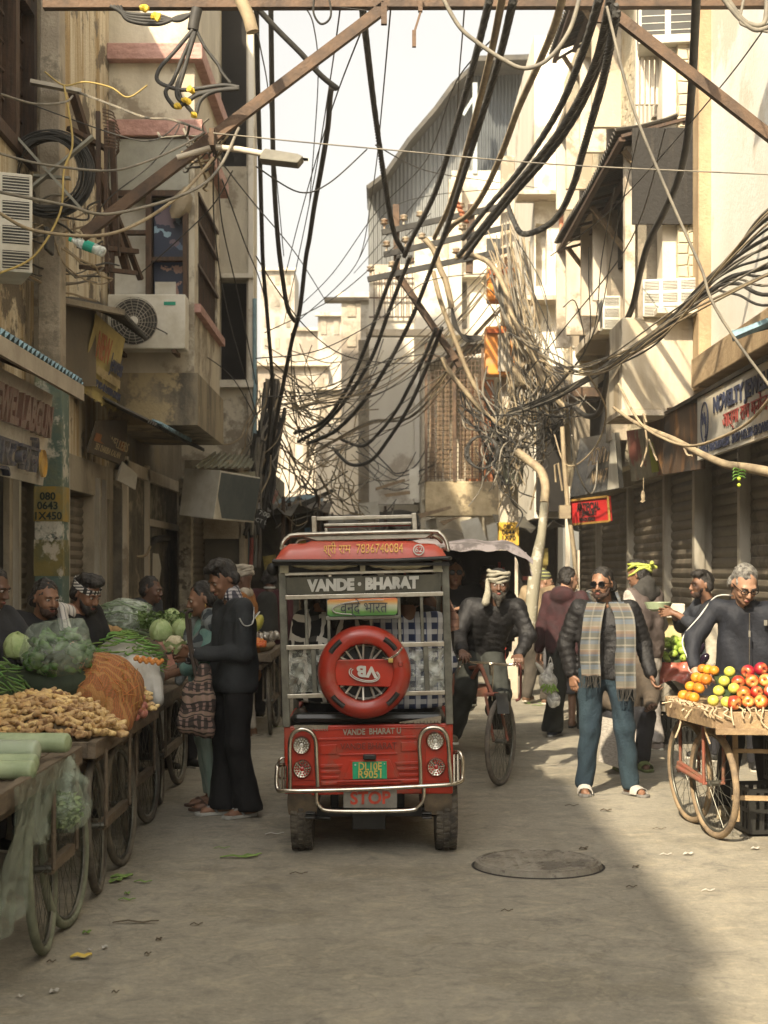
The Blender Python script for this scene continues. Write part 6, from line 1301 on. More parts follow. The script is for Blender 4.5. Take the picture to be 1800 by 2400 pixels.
# rear guava cart with red cloth
gc = thing('fruit_cart', 'guava cart draped with a red plastic sheet behind the apple cart', 'cart', (2.8, 15.0, 0), world=True)
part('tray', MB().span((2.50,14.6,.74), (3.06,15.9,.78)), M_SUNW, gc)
part('red_sheet', MB().grid(24, 8, lambda u, v: V((2.50+.62*u, 14.55-.03*math.sin(u*19+v*4)-.015*math.sin(v*11+u*9), .80-.19*v-.02*math.sin(u*13)*v)), .004), mat('red_plastic_sheet', (.50,.08,.05), r=.22, c2=(.6,.22,.16), sc=6, bump=.1, coat=.5), gc, 60)
add_wheel(gc, (2.6,15.0,.34), .34, .02, (.6,1,0)); b = MB(); b.bar((2.52,14.7,0),(2.52,14.7,.74),.04); b.bar((3.05,14.7,0),(3.05,14.7,.74),.04); b.bar((2.52,14.7,.4),(3.05,14.7,.4),.04); part('leg_frame', b, M_WOODD, gc)
part('yellow_backboard', MB().span((2.62,15.4,.98),(2.98,15.44,1.2)), mat('pale_yellow_board', (.62,.48,.16), c2=(.55,.5,.35), sc=3, bump=0), gc)
part('scale_box', MB().span((2.60,15.3,1.2),(3.0,15.6,1.34)), M_WHP, gc, bevel=.01)
crate((2.8,14.95,.0), 'black lattice crate under the guava cart', .2)

# =====================================================================  CYCLE RICKSHAW
cy = thing('cycle_rickshaw', 'cycle rickshaw with a grey folding hood following the red rickshaw', 'cycle rickshaw', (1.0, 12.3, 0), world=True)
DR = 12.2
ck = lambda zx, zy, D=DR: P(1030+zx/3.569, 1250+zy/3.569, D)
W0 = ck(512, 1720, 11.95); W0.z = .345
add_wheel(cy, W0, .345, .021, (1,-.42,0), name='front_wheel', tm=mat('grey_cycle_tyre', (.10,.09,.075), r=.9, c2=(.18,.155,.12), sc=10, bump=.4), ns=36)
hx = W0.x; yf = W0.y
b = MB(); top = V((hx-.14, yf+.34, .93)); cr_ = V((hx-.06, yf+.14, .70))
b.tube([cr_+V((-.05,0,0)), W0+V((-.055,-.02,0))], .012, 8); b.tube([cr_+V((.05,0,0)), W0+V((.055,.02,0))], .012, 8); b.tube([cr_+V((-.05,0,0)), cr_+V((.05,0,0))], .014, 8); b.tube([cr_, top], .016, 8)
part('front_fork', b, mat('rust_red_steel', (.26,.08,.05)), cy, 60)
b = MB(); b.tube([top, V((hx-.35,yf+1.0,.42))], .017, 8); b.tube([top+V((0,0,-.03)), V((hx-.3,yf+.9,.85))], .015, 8); b.tube([V((hx-.35,yf+1.0,.42)), V((hx-.3,yf+.9,.92))], .016, 8); b.tube([V((hx-.35,yf+1.0,.42)), V((hx-.3,yf+1.9,.36))], .02, 8); part('main_frame', b, mat('rust_red_steel', (.26,.08,.05)), cy, 60)
hbL, hbR = ck(190,1055,11.95), ck(655,1085,12.25)
b = MB(); st = V(((hbL.x+hbR.x)/2, 12.25, 1.0)); b.tube(crom([hbL+V((-.03,.0,.0)), hbL+V((.03,0,0)), ck(260,1078,12.1), ck(400,1085,12.2), ck(450,1090,12.2), ck(560,1100,12.25), ck(610,1095,12.25), hbR+V((.02,0,0))], 5), .011, 8)
b.tube([ck(425,1090,12.2), ck(432,1180,12.3)], .013, 8); b.tube(crom([ck(200,1090,12.0), ck(170,1120,11.95), ck(150,1180,12.0)], 4), .006, 6); b.tube([ck(450,1100,12.2), ck(440,1400,12.3)], .005, 5); part('handlebar', b, M_CHROME, cy, 60)
b = MB(); b.tube(crom([ck(660,1090,12.2), ck(680,1130,12.2), ck(680,1250,12.3), ck(675,1370,12.4), ck(640,1400,12.4)], 5), .011, 8); part('brake_guard', b, mat('dark_red_tube', (.10,.03,.025), r=.4, bump=0), cy, 60)
part('front_mudguard', MB().grid(14, 4, lambda u, v: W0+V((.045*(v-.5)*2, 0, 0))+V((.0, -math.cos(.7+u*2.3)*.37, math.sin(.7+u*2.3)*.37))*1.0, .003), M_BLACKP, cy, 60)
b = MB(); b.lathe([(.001,-.01),(.1,-.006),(.1,.006),(.001,.01)], (hx-.42, yf+1.0, .36), 'x', 24); b.bar((hx-.47,yf+1.0,.36),(hx-.47,yf+.86,.26),.02); b.box((hx-.5,yf+.85,.25),(.10,.09,.025)); b.bar((hx-.30,yf+1.0,.36),(hx-.30,yf+1.14,.46),.02); b.box((hx-.26,yf+1.15,.47),(.10,.09,.025)); part('crank', b, M_STEELD, cy)
part('saddle', blob([('e',(hx-.3,yf+.98,.98),(.1,.13,.04),.02),('e',(hx-.3,yf+.86,.98),(.045,.12,.035),.02)], .01), M_BLACKP, cy, 60)
for x, s_ in ((hx-.75,1),(hx+.22,-1)): add_wheel(cy, (x, yf+2.0, .345), .345, .021, (1,-.1,0), name='rear_wheel', ns=30)
xc = hx-.27
b = MB(); b.span((xc-.42,yf+1.7,.55),(xc+.42,yf+2.3,.62)); part('floor', b, mat('rust_red_steel', (.26,.08,.05)), cy)
b = MB(); b.span((xc-.42,yf+2.0,.80),(xc+.42,yf+2.45,.92)); b.span((xc-.42,yf+2.42,.9),(xc+.42,yf+2.5,1.45)); part('seat', b, mat('blue_black_rexine', (.03,.035,.05), r=.4), cy, bevel=.02)
b = MB(); rf = mat('red_tube', (.35,.04,.03), r=.4, bump=0)
for x in (xc-.44, xc+.44): b.tube([(x,yf+1.75,.6),(x,yf+1.95,1.7)], .013, 8); b.tube([(x,yf+2.5,.6),(x,yf+2.4,1.75)], .013, 8); b.tube([(x,yf+1.75,.98),(x,yf+2.5,.98)], .013, 8)
part('hood_frame', b, rf, cy, 60)
def hood(u, v):
    x = xc-.72+1.38*u; e = abs(u*2-1); return V((x, yf+1.45+1.2*v, 1.90+.05*math.sin(v*3.1)-.13*max(0, (e-.6)/.4)**2+.012*math.sin(u*23)))
part('hood', MB().grid(30, 12, hood, .012), mat('mauve_grey_canvas', (.24,.215,.22), c2=(.18,.16,.165), sc=4, bump=.2, c3=(.1,.09,.09)), cy, 60)
part('hood_back', MB().grid(12, 6, lambda u, v: V((xc-.5+1.1*u, yf+2.6+.03*math.sin(u*12), 1.0+.86*v)), .012), mat('dark_hood_lining', (.05,.045,.045)), cy, 60); part('hood_valance', MB().grid(24, 3, lambda u, v: V((xc-.72+1.38*u, yf+1.44, 1.90-.13*max(0,(abs(u*2-1)-.6)/.4)**2-(.055+.012*math.sin(u*37))*v)), .01), mat('mauve_grey_canvas', (.24,.215,.22)), cy, 60)
b = MB(); b.slab([(xc+.60,yf+1.5,1.83),(xc+.66,yf+1.55,1.62),(xc+.66,yf+2.5,1.62),(xc+.60,yf+2.6,1.85)], .01); part('hood_side', b, mat('mauve_grey_canvas', (.24,.215,.22)), cy)
# =====================================================================  STALLS AND TARPS DOWN THE LANE
M_TARP = mat('dark_tarpaulin', (.05,.048,.04), r=.7, c2=(.09,.082,.062), sc=5, bump=.4)
M_TARPB = mat('blue_tarpaulin', (.10,.20,.24), r=.6, c2=(.06,.10,.12), sc=5, bump=.3)
M_BOX = mat('goods_cardboard', (.30,.22,.13), c2=(.2,.15,.09), sc=6)
def stall(label, x0, x1, y, z, depth=1.8, tm=None, slope=.25, seed=1, goods=((.5,.5,.45),(.4,.08,.05),(.1,.2,.3),(.45,.35,.1))):
    t = thing('market_stall', label, 'stall', ((x0+x1)/2, y+depth/2, 0), world=True); rn = random.Random(seed)
    part('tarpaulin', MB().grid(14, 10, lambda u, v: V((x0-.15+(x1-x0+.3)*u, y-.2+(depth+.4)*v, z-slope*(1-v)+.06*math.sin(u*9+seed)*math.sin(v*5+seed)-.10*math.sin(u*3.14)*math.sin(v*3.14)+(.05*math.sin(u*31) if v == 0 else 0))), .012), tm or M_TARP, t, 60)
    for xx_ in (x0, x1):
        for yy_ in (y, y+depth): part('pole', MB().tube([(xx_,yy_,0),(xx_+rn.uniform(-.05,.05),yy_,z)], .03, 6), M_WOODD, t)
    part('counter', MB().span((x0+.05,y+.3,.1),(x1-.05,y+depth,.9)), M_WOODD, t)
    part('back_cloth', MB().grid(10, 6, lambda u, v: V((x0+(x1-x0)*u, y+depth+.03*math.sin(u*14), .2+(z-.3)*v)), .01), M_TARP, t, 60)
    for i in range(rn.randint(4, 7)):
        c_ = rn.choice(goods); xx_ = x0+rn.uniform(.1, max(.15, x1-x0-.15)); zz_ = z-.3-rn.uniform(.25,.7); h = rn.uniform(.12,.35)
        part('hanging_goods', MB().box((xx_, y+.15+rn.uniform(0,.2), zz_), (rn.uniform(.08,.2), .04, h), (0, rn.uniform(-.2,.2), 0)), mat('goods_%d' % (goods.index(c_)), c_, c2=tuple(q*.5 for q in c_), sc=8), t)
    for i in range(4): part('goods_box', MB().box((x0+rn.uniform(.15, max(.2, x1-x0-.15)), y+.6+.2*i, .98), (.25,.2,.2+.1*(i % 2)), (0,0,rn.uniform(-.4,.4))), M_BOX, t)
    return t
stall('dark tarpaulin stall on the left just beyond the maroon backpack walker', -2.6, -1.5, 22.5, 2.75, 2.2, seed=1)
stall('farther left stall with pale awning edge behind the rickshaw roof', -2.3, -1.1, 27.0, 3.0, 2.5, seed=2, tm=mat('dusty_tarp', (.16,.14,.11), c2=(.09,.08,.06)))
stall('stall with a blue tarpaulin at the left of the lane end', -2.4, -1.4, 31.0, 3.3, 2.5, M_TARPB, seed=5)
stall('wide dark stall closing the lane behind the red rickshaw', -1.2, .2, 33.0, 3.0, 2.5, seed=3, slope=.5)
stall('dark stall left of the eroded concrete balcony', .05, .75, 29.5, 2.9, 2.2, seed=4, slope=.4)
stall('patched stall under the caged balcony', .75, 1.45, 25.2, 2.35, 1.6, seed=6, tm=mat('dusty_tarp', (.16,.14,.11)))
stall('shadowed stall right of the central pole', 2.0, 2.9, 24.0, 2.6, 2.0, seed=8)
for i, (a, c, e, d, lb) in enumerate((((1095,1290),(1150,1288),(1120,1212),(1078,1222),'leaning white board on the stall roof beside the pole'),((1148,1288),(1168,1285),(1172,1222),(1140,1232),'second white board leaning right of the first by the pole'),((985,1215),(1058,1192),(1055,1186),(978,1205),'slanting plank on the stall roof above the hood'),((1030,1222),(1105,1205),(1062,1218),(1040,1232),'broken cardboard sheet on the stall roof'),((905,1165),(962,1158),(960,1150),(900,1158),'thin plank laid over the lane end stalls'),((880,1150),(950,1128),(948,1122),(880,1143),'upper plank laid over the lane end stalls'),((958,1170),(978,1168),(982,1095),(960,1100),'white plastic panel standing at the end of the cage building'),((1000,1285),(1030,1285),(1022,1215),(996,1220),'cream column of rolled mats under the caged balcony'),((602,1185),(640,1188),(655,1150),(630,1148),'pale poster hanging over the left stalls'),((700,1195),(790,1150),(780,1145),(690,1185),'grey slanted awning sheet over the lane end'),((838,1215),(890,1210),(885,1175),(842,1180),'red and white poster at the lane end stalls'))):
    m_ = M_WHP if 'white' in lb or 'cream' in lb else mat('worn_print', (.40,.28,.22), c2=(.3,.08,.06), sc=6) if 'poster' in lb else M_TARP if 'grey' in lb else M_WOOD
    solo('loose_panel', MB().slab([P(*p, 25.0+.35*i) for p in (a, c, e, d)], .03), m_, lb, 'panel')
# digital clock like letter boards hanging at the left trunk
b = MB(); b.slab(quadw((594,1228,21),(618,1240,21),(630,1205,21),(610,1192,21)), .04)
cl_ = solo('letter_board', b, M_BLACKP, 'small tilted black letter board hanging at the left trunk of wires', 'sign')
part('lettering', MB().text('7:00', .09, P(619,1205,20.9)-cl_.location, (1,0,-.35), (.35,0,1), .004), M_LET, cl_); part('lower_lettering', MB().text('CT L', .08, P(612,1222,20.9)-cl_.location, (1,0,-.35), (.35,0,1), .004), M_LET, cl_)
for i in range(5): solo('hanging_garland', MB().tube(crom([P(570+9*i,1230,21.5), P(572+9*i,1270+6*(i%2),21.5), P(570+9*i,1330,21.5)], 4), .035, 6), mat('hang_%d' % i, ((.3,.28,.22),(.1,.14,.16),(.35,.1,.08),(.2,.2,.18),(.12,.1,.08))[i]), 'hanging goods strip number in the left stall opening' if 0 else ['leftmost pale goods strip hanging in the left stall opening','blue grey goods strip hanging in the left stall opening','red goods strip hanging in the left stall opening','light grey goods strip hanging in the left stall opening','rightmost brown goods strip hanging in the left stall opening'][i], 'goods', smooth=60)
# =====================================================================  PEOPLE
SK1 = mat('skin_brown', (.24,.13,.078), r=.5, c2=(.19,.098,.058), sc=9, bump=.05)
SK2 = mat('skin_dark', (.125,.070,.045), r=.5, c2=(.11,.055,.035), sc=9, bump=.05)
SK3 = mat('skin_light', (.36,.215,.14), r=.5, c2=(.30,.165,.105), sc=9, bump=.05)
HAIR = mat('black_hair', (.012,.011,.010), r=.45, c2=(.03,.026,.022), sc=40, bump=.6, bsc=90, stretch=(1,1,.3))
HAIRG = mat('grey_hair', (.26,.25,.22), r=.7, c2=(.06,.055,.05), sc=30, bump=.8, bsc=90)
EYEW = mat('eye_white', (.5,.45,.4), r=.3, bump=0); EYED = mat('eye_dark', (.015,.01,.008), r=.2, bump=0)
LIP = mat('lips', (.22,.075,.06), r=.5, bump=0)
def cloth(name, c, c2=None, sc=9, r=.85, bump=.35): return mat(name, c, r=r, c2=c2 or tuple(x*.6 for x in c), sc=sc, bump=bump, bsc=35)
DEF = dict(pel=(0,0,.93), che=(0,0,1.27), neck=(0,.0,1.43), head=(0,-.015,1.575),
           shL=(-.175,0,1.385), elL=(-.235,.03,1.11), wrL=(-.25,-.05,.87), shR=(.175,0,1.385), elR=(.235,.03,1.11), wrR=(.25,-.05,.87),
           hiL=(-.09,0,.90), knL=(-.105,-.02,.49), anL=(-.11,.03,.085), hiR=(.09,0,.90), knR=(.105,-.02,.49), anR=(.11,.03,.085))
def folds(a, seed=0, fx=9, fz=26):
    s_ = seed*1.7
    return lambda X, Y, Z: a*(np.sin(fz*Z+5*np.sin(fx*X+s_)+3*np.sin(11*Y+s_))*.6+np.sin(17*X+13*Z+s_)*np.sin(19*Y-7*Z)*.6)
def hand(wr, d, th, curl=.5, sp=.018, s=1.0):
    """five-fingered hand: wrist, pointing direction, thumb side, curl of the fingers (radians per joint)"""
    wr, y, t = V(wr), V(d).normalized(), V(th); x = (t-y*t.dot(y)).normalized(); n = x.cross(y)
    pr = []
    for i in range(4):
        a = wr+y*.02*s+x*(.016-.010*i)*s; b = wr+y*(.088-.004*abs(i-1.3))*s+x*(.030-.0195*i)*s; pr.append(('c', a, b, .014*s, .0115*s, .012))
    for i, L in enumerate((.066,.074,.069,.054)):
        p = wr+y*(.088-.004*abs(i-1.3))*s+x*(.030-.0195*i)*s; ang = curl*.5; spread = (1.3-i)*sp
        for j, f_ in enumerate((.42,.33,.25)):
            dd = (y*math.cos(ang)+n*math.sin(ang)+x*spread*4).normalized(); q = p+dd*L*1.12*f_*s; pr.append(('c', p, q, (.0092-.0009*j)*s, (.0086-.001*j)*s, .004)); p = q; ang += curl
    p = wr+y*.028*s+x*.024*s; d1 = (x*.75+y*.7+n*.25).normalized(); q = p+d1*.034*s; pr.append(('c', p, q, .013*s, .010*s, .01)); d2 = (d1*.6+y*.8+n*.3*curl).normalized(); pr.append(('c', q, q+d2*.032*s, .010*s, .0078*s, .005)); return pr
def person(label, loc, rz=0, J=None, scale=1.0, skin=None, yaw=0, pitch=0, roll=0, hair='short', hairm=None, top=None, pants=None, shoes=None, hands='LR', hd=None, th=None, curl=.5, legs=True, beard=None, vox=1.0, group=None, folds_top=.004, hairline=.024, feet=True, brows=True, face=1):
    """top/pants: dict(m=material, r=extra thickness, ring=(period, depth) for quilting, hem=z, ...)"""
    skin = skin or SK1; hairm = hairm or HAIR; j = {k: V(v) for k, v in DEF.items()}
    for k, v in (J or {}).items(): j[k] = V(v)
    root = thing('person', label, 'person', loc, rz, group); root.scale = (scale,)*3
    hm = Matrix.Rotation(R(yaw), 3, 'Z') @ Matrix.Rotation(R(pitch), 3, 'X') @ Matrix.Rotation(R(roll), 3, 'Y'); hc = j['head']
    H = lambda x, y, z: hc+hm @ V((x, y, z)); hx = vox
    # --- one body surface: head, neck, trunk, limbs, hands and feet
    hp = [('e',H(0,.012,.03),(.073,.092,.088),.02,hm),('e',H(0,-.028,-.02),(.060,.066,.082),.03,hm),('e',H(0,-.044,-.072),(.043,.045,.036),.025,hm),('e',H(0,-.076,-.096),(.018,.016,.014),.02,hm),
          ('c',H(0,-.096,.008),H(0,-.112,-.028),.008,.0125,.012),('e',H(.011,-.102,-.034),(.009,.009,.007),.008,hm),('e',H(-.011,-.102,-.034),(.009,.009,.007),.008,hm),
          ('c',H(-.036,-.082,.022),H(.036,-.082,.022),.012,.012,.015),('e',H(.038,-.068,-.03),(.02,.018,.018),.02,hm),('e',H(-.038,-.068,-.03),(.02,.018,.018),.02,hm),
          ('-e',H(.031,-.100,.004),(.017,.014,.010),.010,hm),('-e',H(-.031,-.100,.004),(.017,.014,.010),.010,hm),
          ('e',H(0,-.094,-.061),(.021,.012,.007),.006,hm),('e',H(0,-.092,-.070),(.018,.012,.006),.006,hm),
          ('e',H(.076,.012,-.005),(.008,.018,.030),.006,hm),('e',H(-.076,.012,-.005),(.008,.018,.030),.006,hm),
          ('c',H(0,.02,-.05),j['neck']+V((0,.01,-.02)),.052,.058,.03)]
    body = blob(hp, .0075*hx)
    def rr(a): return a
    tp = []; rx = (j['shR']-j['shL']).normalized(); px = (j['hiR']-j['hiL']).normalized()
    for s_ in (-1, 1): tp += [('c', j['che']+rx*.085*s_+V((0,0,-.01)), j['pel']+px*.07*s_, .088, .088, .05)]
    tp += [('c', j['neck']+rx*-.03+V((0,.005,-.06)), j['shL']+rx*.02+V((0,0,-.012)), .038, .040, .03), ('c', j['neck']+rx*.03+V((0,.005,-.06)), j['shR']-rx*.02+V((0,0,-.012)), .038, .040, .03)]
    lim = []
    for s_ in 'LR': lim += [('c', j['sh'+s_], j['el'+s_], .05, .042, .03), ('c', j['el'+s_], j['wr'+s_], .042, .027, .02)]
    lg = []
    if legs:
        for s_ in 'LR': lg += [('c', j['hi'+s_], j['kn'+s_], .085, .056, .03), ('c', j['kn'+s_], j['an'+s_], .054, .036, .02)]
    body = join(body, blob(tp+lim+lg, .02))
    for s_ in hands:
        d_ = V((hd or {}).get(s_, j['wr'+s_]-j['el'+s_])); t_ = V((th or {}).get(s_, (0,-1,0.01)))
        cu = curl.get(s_, .5) if isinstance(curl, dict) else curl; sg = V(t_).cross(d_)
        med = V((1,0,0)) if s_ == 'L' else V((-1,0,0)); nn = V(t_).cross(V(d_))
        if nn.dot(med) < 0: cu = -cu if not (th and s_ in th) else cu
        body = join(body, blob([('c', j['wr'+s_]-(j['wr'+s_]-j['el'+s_]).normalized()*.06, j['wr'+s_]+d_.normalized()*.02, .026, .023, .015)]+hand(j['wr'+s_], d_, t_, cu), .0055 if hx < 1.3 else .008))
    fdir = {}
    if legs and feet:
        for s_ in 'LR':
            sh = (shoes or {}); fd = V((sh.get('dir') or {}).get(s_, (0,-1,0))).normalized(); fdir[s_] = fd; an = j['an'+s_]
            if (shoes or {}).get('bare', False):
                sd_ = fd.cross(V((0,0,1))); fp = [('c', an, an+V((0,0,-.03))-fd*.02, .034, .036, .02), ('c', an+V((0,0,-.035))+fd*.0, an+V((0,0,-.06))+fd*.13, .034, .026, .02), ('c', an+V((0,0,-.05))-fd*.04, an+V((0,0,-.062))+fd*.10, .026, .024, .02)]
                for q in range(5): b0 = an+V((0,0,-.062))+fd*(.13-.006*abs(q-1))+sd_*(.026-.013*q)*(1 if s_ == 'R' else -1); fp.append(('c', b0, b0+fd*(.036-.004*q)+V((0,0,-.002)), .0105 if q == 0 else .0085, .009 if q == 0 else .007, .005))
                body = join(body, blob(fp, .007 if hx < 1.3 else .012))
    o_b = part('body', body, skin, root, 179)
    if face:
        for s_ in (-1, 1):
            e = part('eye', MB().ell(H(s_*.030,-.0835,.004), (.0125,.0105,.0085), 12), EYEW, root, 179); part('iris', MB().ell(H(s_*.030,-.0915,.004), (.0058,.0035,.006), 10), EYED, e, 179)
            if brows: part('eyebrow', MB().tube(crom([H(s_*.013,-.099,.021), H(s_*.030,-.0985,.027), H(s_*.050,-.084,.021)], 4), [.0032]*5+[.002]*4, 6), hairm if hairm is not HAIRG else HAIR, root, 179)
        part('lips', blob([('e',H(0,-.1005,-.0615),(.020,.0085,.0045),.004,hm),('e',H(0,-.0985,-.0695),(.017,.0085,.005),.004,hm)], .004), LIP, root, 179)
    # --- hair
    hf = lambda X, Y, Z: .005*np.sin(70*X+40*Z)*np.sin(65*Y+30*Z)+.004*np.sin(150*X+40*Z)*np.sin(140*Y+60*Z)
    if hair in ('short', 'long', 'bun', 'full'):
        up = .014 if hair == 'short' else .022
        hp = [('e',H(0,.020,.038),(.0765,.094,.081+up*.7),.02,hm)]
        if hair in ('full',): hp += [('e',H(0,-.055,.10),(.055,.045,.03),.03,hm),('e',H(.04,-.02,.11),(.04,.05,.03),.03,hm),('e',H(-.04,-.0,.11),(.04,.05,.03),.03,hm)]
        hp += [('c',H(-.055,.045,-.02),H(.055,.045,-.02),.045,.045,.03)]
        if hair == 'long': hp += [('c',H(0,.08,0),H(0,.10,-.16),.05,.04,.04)]
        if hair == 'bun': hp += [('e',H(0,.11,-.02),(.05,.045,.05),.02,hm)]
        hp += [('-e',H(0,-.115,-.055+hairline),(.080,.105,.115),.015,hm),('-e',H(.085,-.015,-.045),(.03,.045,.05),.012,hm),('-e',H(-.085,-.015,-.045),(.03,.045,.05),.012,hm)]
        part('hair', blob(hp, .008*hx, f=hf), hairm, root, 179)
    if beard:
        L_, bm, ms = beard
        bp_ = [('e',H(0,-.052,-.078),(.054,.052,.04),.02,hm),('c',H(.058,-.02,-.03),H(.04,-.045,-.07),.014,.018,.02),('c',H(-.058,-.02,-.03),H(-.04,-.045,-.07),.014,.018,.02)]
        if ms: bp_ += [('c',H(-.022,-.098,-.052),H(0,-.107,-.047),.006,.007,.006),('c',H(.022,-.098,-.052),H(0,-.107,-.047),.006,.007,.006)]
        if L_ > 0: bp_ += [('c',H(0,-.075,-.10),H(0,-.08,-.10-L_),.036,.014,.03)]
        bp_ += [('-e',H(0,-.11,-.066),(.020,.022,.008),.006,hm)]
        part('beard', blob(bp_, .008*hx, f=hf), bm, root, 179)
    # --- upper garment
    def garment(nm, g, arms=True):
        r_ = g.get('r', .014); ring = g.get('ring'); e = ring if ring else (); ps = []
        zt_ = j['neck']-V((0,0,.015))
        low = g.get('low', 0)
        for s_ in (-1, 1):
            a, c = j['che']+rx*.085*s_+V((0,0,.02)), j['pel']+px*.075*s_+V((0,0,-.03-low)); ps.append(('c', a, c, .093+r_, .096+r_+g.get('flare', 0), .05, *e))
        ps += [('c', j['neck']+rx*-.045+V((0,.008,-.050)), j['shL']+rx*.02, .042+r_*.8, .050+r_*.8, .045), ('c', j['neck']+rx*.045+V((0,.008,-.050)), j['shR']-rx*.02, .042+r_*.8, .050+r_*.8, .045)]
        if arms:
            for s_ in 'LR':
                sl_ = g.get('sleeve', 1.0); w1 = j['el'+s_].lerp(j['wr'+s_], max(0, sl_*2-1)*.93 if sl_ > .5 else 0); e1 = j['sh'+s_].lerp(j['el'+s_], min(1, sl_*2))
                ps += [('c', j['sh'+s_], e1, .050+r_*.8, .043+r_*.8, .03, *e)]
                if sl_ > .5: ps += [('c', j['el'+s_], w1, .042+r_*.8, .031+r_*.7, .025, *e)]
        if g.get('collar'): ps += [('c', j['neck']+V((0,.012,-.01)), j['neck']+V((0,.012,-.01))+(j['head']-j['neck'])*.30*g['collar'], .066, .068, .012)]
        if g.get('hood'): ps += [('e', j['neck']+V((0,.09,.0)), (.13,.07,.09), .03)]
        ps += [('-c', j['neck']+(j['head']-j['neck'])*.10, j['head']+V((0,0,0)), .052, .070, .01)]
        ax = (j['che']-j['pel']).normalized(); hem = g.get('hem'); cuts = []
        if hem is not None: cuts.append((j['pel']-ax*hem, tuple(-ax)))
        if g.get('open'):
            w_ = g['open']; f_ = V((0,-1,0)); ps += [('-c', j['neck']+f_*.13+V((0,0,.04)), j['che']+f_*.20, w_*.9, w_, .015), ('-c', j['che']+f_*.20, j['pel']+f_*.20+V((0,0,-.2)), w_, w_*1.3, .015)]
        return part(nm, blob(ps, g.get('vox', .0125)*hx, cuts=cuts, f=folds(g.get('fold', folds_top), len(label))), g['m'], root, 179)
    if top:
        for k, g in enumerate(top if isinstance(top, list) else [top]): garment(g.get('name', 'shirt'), g, g.get('arms', True))
    if pants and legs:
        r_ = pants.get('r', .014); w0 = pants.get('w', .0); ps = []
        for s_ in (-1, 1): ps += [('e', j['pel']+px*.06*s_+V((0,0,-.03)), (.098+r_*.6,.102+r_*.6,.12), .04)]
        for s_ in 'LR':
            kn, an = j['kn'+s_], j['an'+s_]; dn = (an-kn).normalized(); ps += [('c', j['hi'+s_], kn, .092+r_, .058+r_+w0*.5, .03), ('c', kn, an-dn*.0+dn*pants.get('down', .0), .058+r_+w0*.5, .046+r_+w0, .025)]
            if pants.get('fl'): ps += [('c', kn.lerp(an, .7), an+dn*pants.get('down', 0), .05+r_+w0, .056+r_+w0+.012, .02)]
        cuts = []
        if not pants.get('nocut'): cuts = [((0,0,pants.get('hemz', .055)), (0,0,-1))]
        part(pants.get('name', 'trousers'), blob(ps, .0125*hx, cuts=cuts, f=folds(pants.get('fold', .0035), 3, 14, 30)), pants['m'], root, 179)
    if shoes and legs and feet:
        for s_ in 'LR':
            fd, an = fdir[s_], j['an'+s_]; z0 = an.z-.085 if not shoes.get('ground', 1) else max(0, an.z-.09); z0 = an.z-.088
            if shoes.get('kind') == 'sandal':
                sd_ = fd.cross(V((0,0,1))).normalized(); b = MB()
                b.slab([an+fd*a+sd_*w_ for a, w_ in ((.19,-.018),(.195,.018),(.165,.046),(.08,.044),(-.01,.034),(-.065,.028),(-.085,0),(-.065,-.028),(-.01,-.034),(.08,-.044),(.165,-.046))][::-1] and [V((0,0,z0))+V(((an+fd*a+sd_*w_).x, (an+fd*a+sd_*w_).y, 0)) for a, w_ in ((.19,-.018),(.195,.018),(.165,.046),(.08,.044),(-.01,.034),(-.065,.028),(-.085,0),(-.065,-.028),(-.01,-.034),(.08,-.044),(.165,-.046))], -.022)
                so_ = part('sandal', b, shoes['m'], root, bevel=.005)
                b = MB(); f0 = V((an.x, an.y, z0))
                if shoes.get('thong'): b.tube(crom([f0+fd*.05+sd_*.042+V((0,0,.02)), f0+fd*.09+sd_*.02+V((0,0,.062)), f0+fd*.135+V((0,0,.03)), f0+fd*.09-sd_*.02+V((0,0,.062)), f0+fd*.05-sd_*.042+V((0,0,.02))], 5), .0075, 6)
                else: b.grid(12, 5, lambda u, v: f0+fd*(.055+.07*v)+sd_*(.052*math.cos(math.pi*u))+V((0,0,.018+(.062-.02*v)*math.sin(math.pi*u)**.7)), .006)
                part('strap', b, shoes.get('strap', shoes['m']), so_, 60)
            else:
                f0 = V((an.x, an.y, z0)); hh = shoes.get('h', .05)
                ps = [('c', an+V((0,0,-.005)), f0+V((0,0,.035))-fd*.02, .044, .044, .02), ('c', f0+V((0,0,.04)), f0+fd*.15+V((0,0,.032)), .044, .034, .03), ('c', f0-fd*.045+V((0,0,.03)), f0+fd*.13+V((0,0,.02)), .036, .036, .02)]
                so_ = part(shoes.get('name', 'shoe'), blob(ps, .009*hx, cuts=[((0,0,z0+.008), (0,0,-1)), (f0+V((0,0,.10)), (0,0,1))]), shoes['m'], root, 179)
                sd_ = fd.cross(V((0,0,1))).normalized(); part('sole', MB().slab([V(((f0+fd*a+sd_*w_).x, (f0+fd*a+sd_*w_).y, z0)) for a, w_ in ((.185,-.02),(.19,.02),(.16,.043),(.08,.043),(-.01,.036),(-.07,.03),(-.085,0),(-.07,-.03),(-.01,-.036),(.08,-.043),(.16,-.043))], -.018), shoes.get('sole', M_WHP), so_, bevel=.004)
    return root, j, H, hm
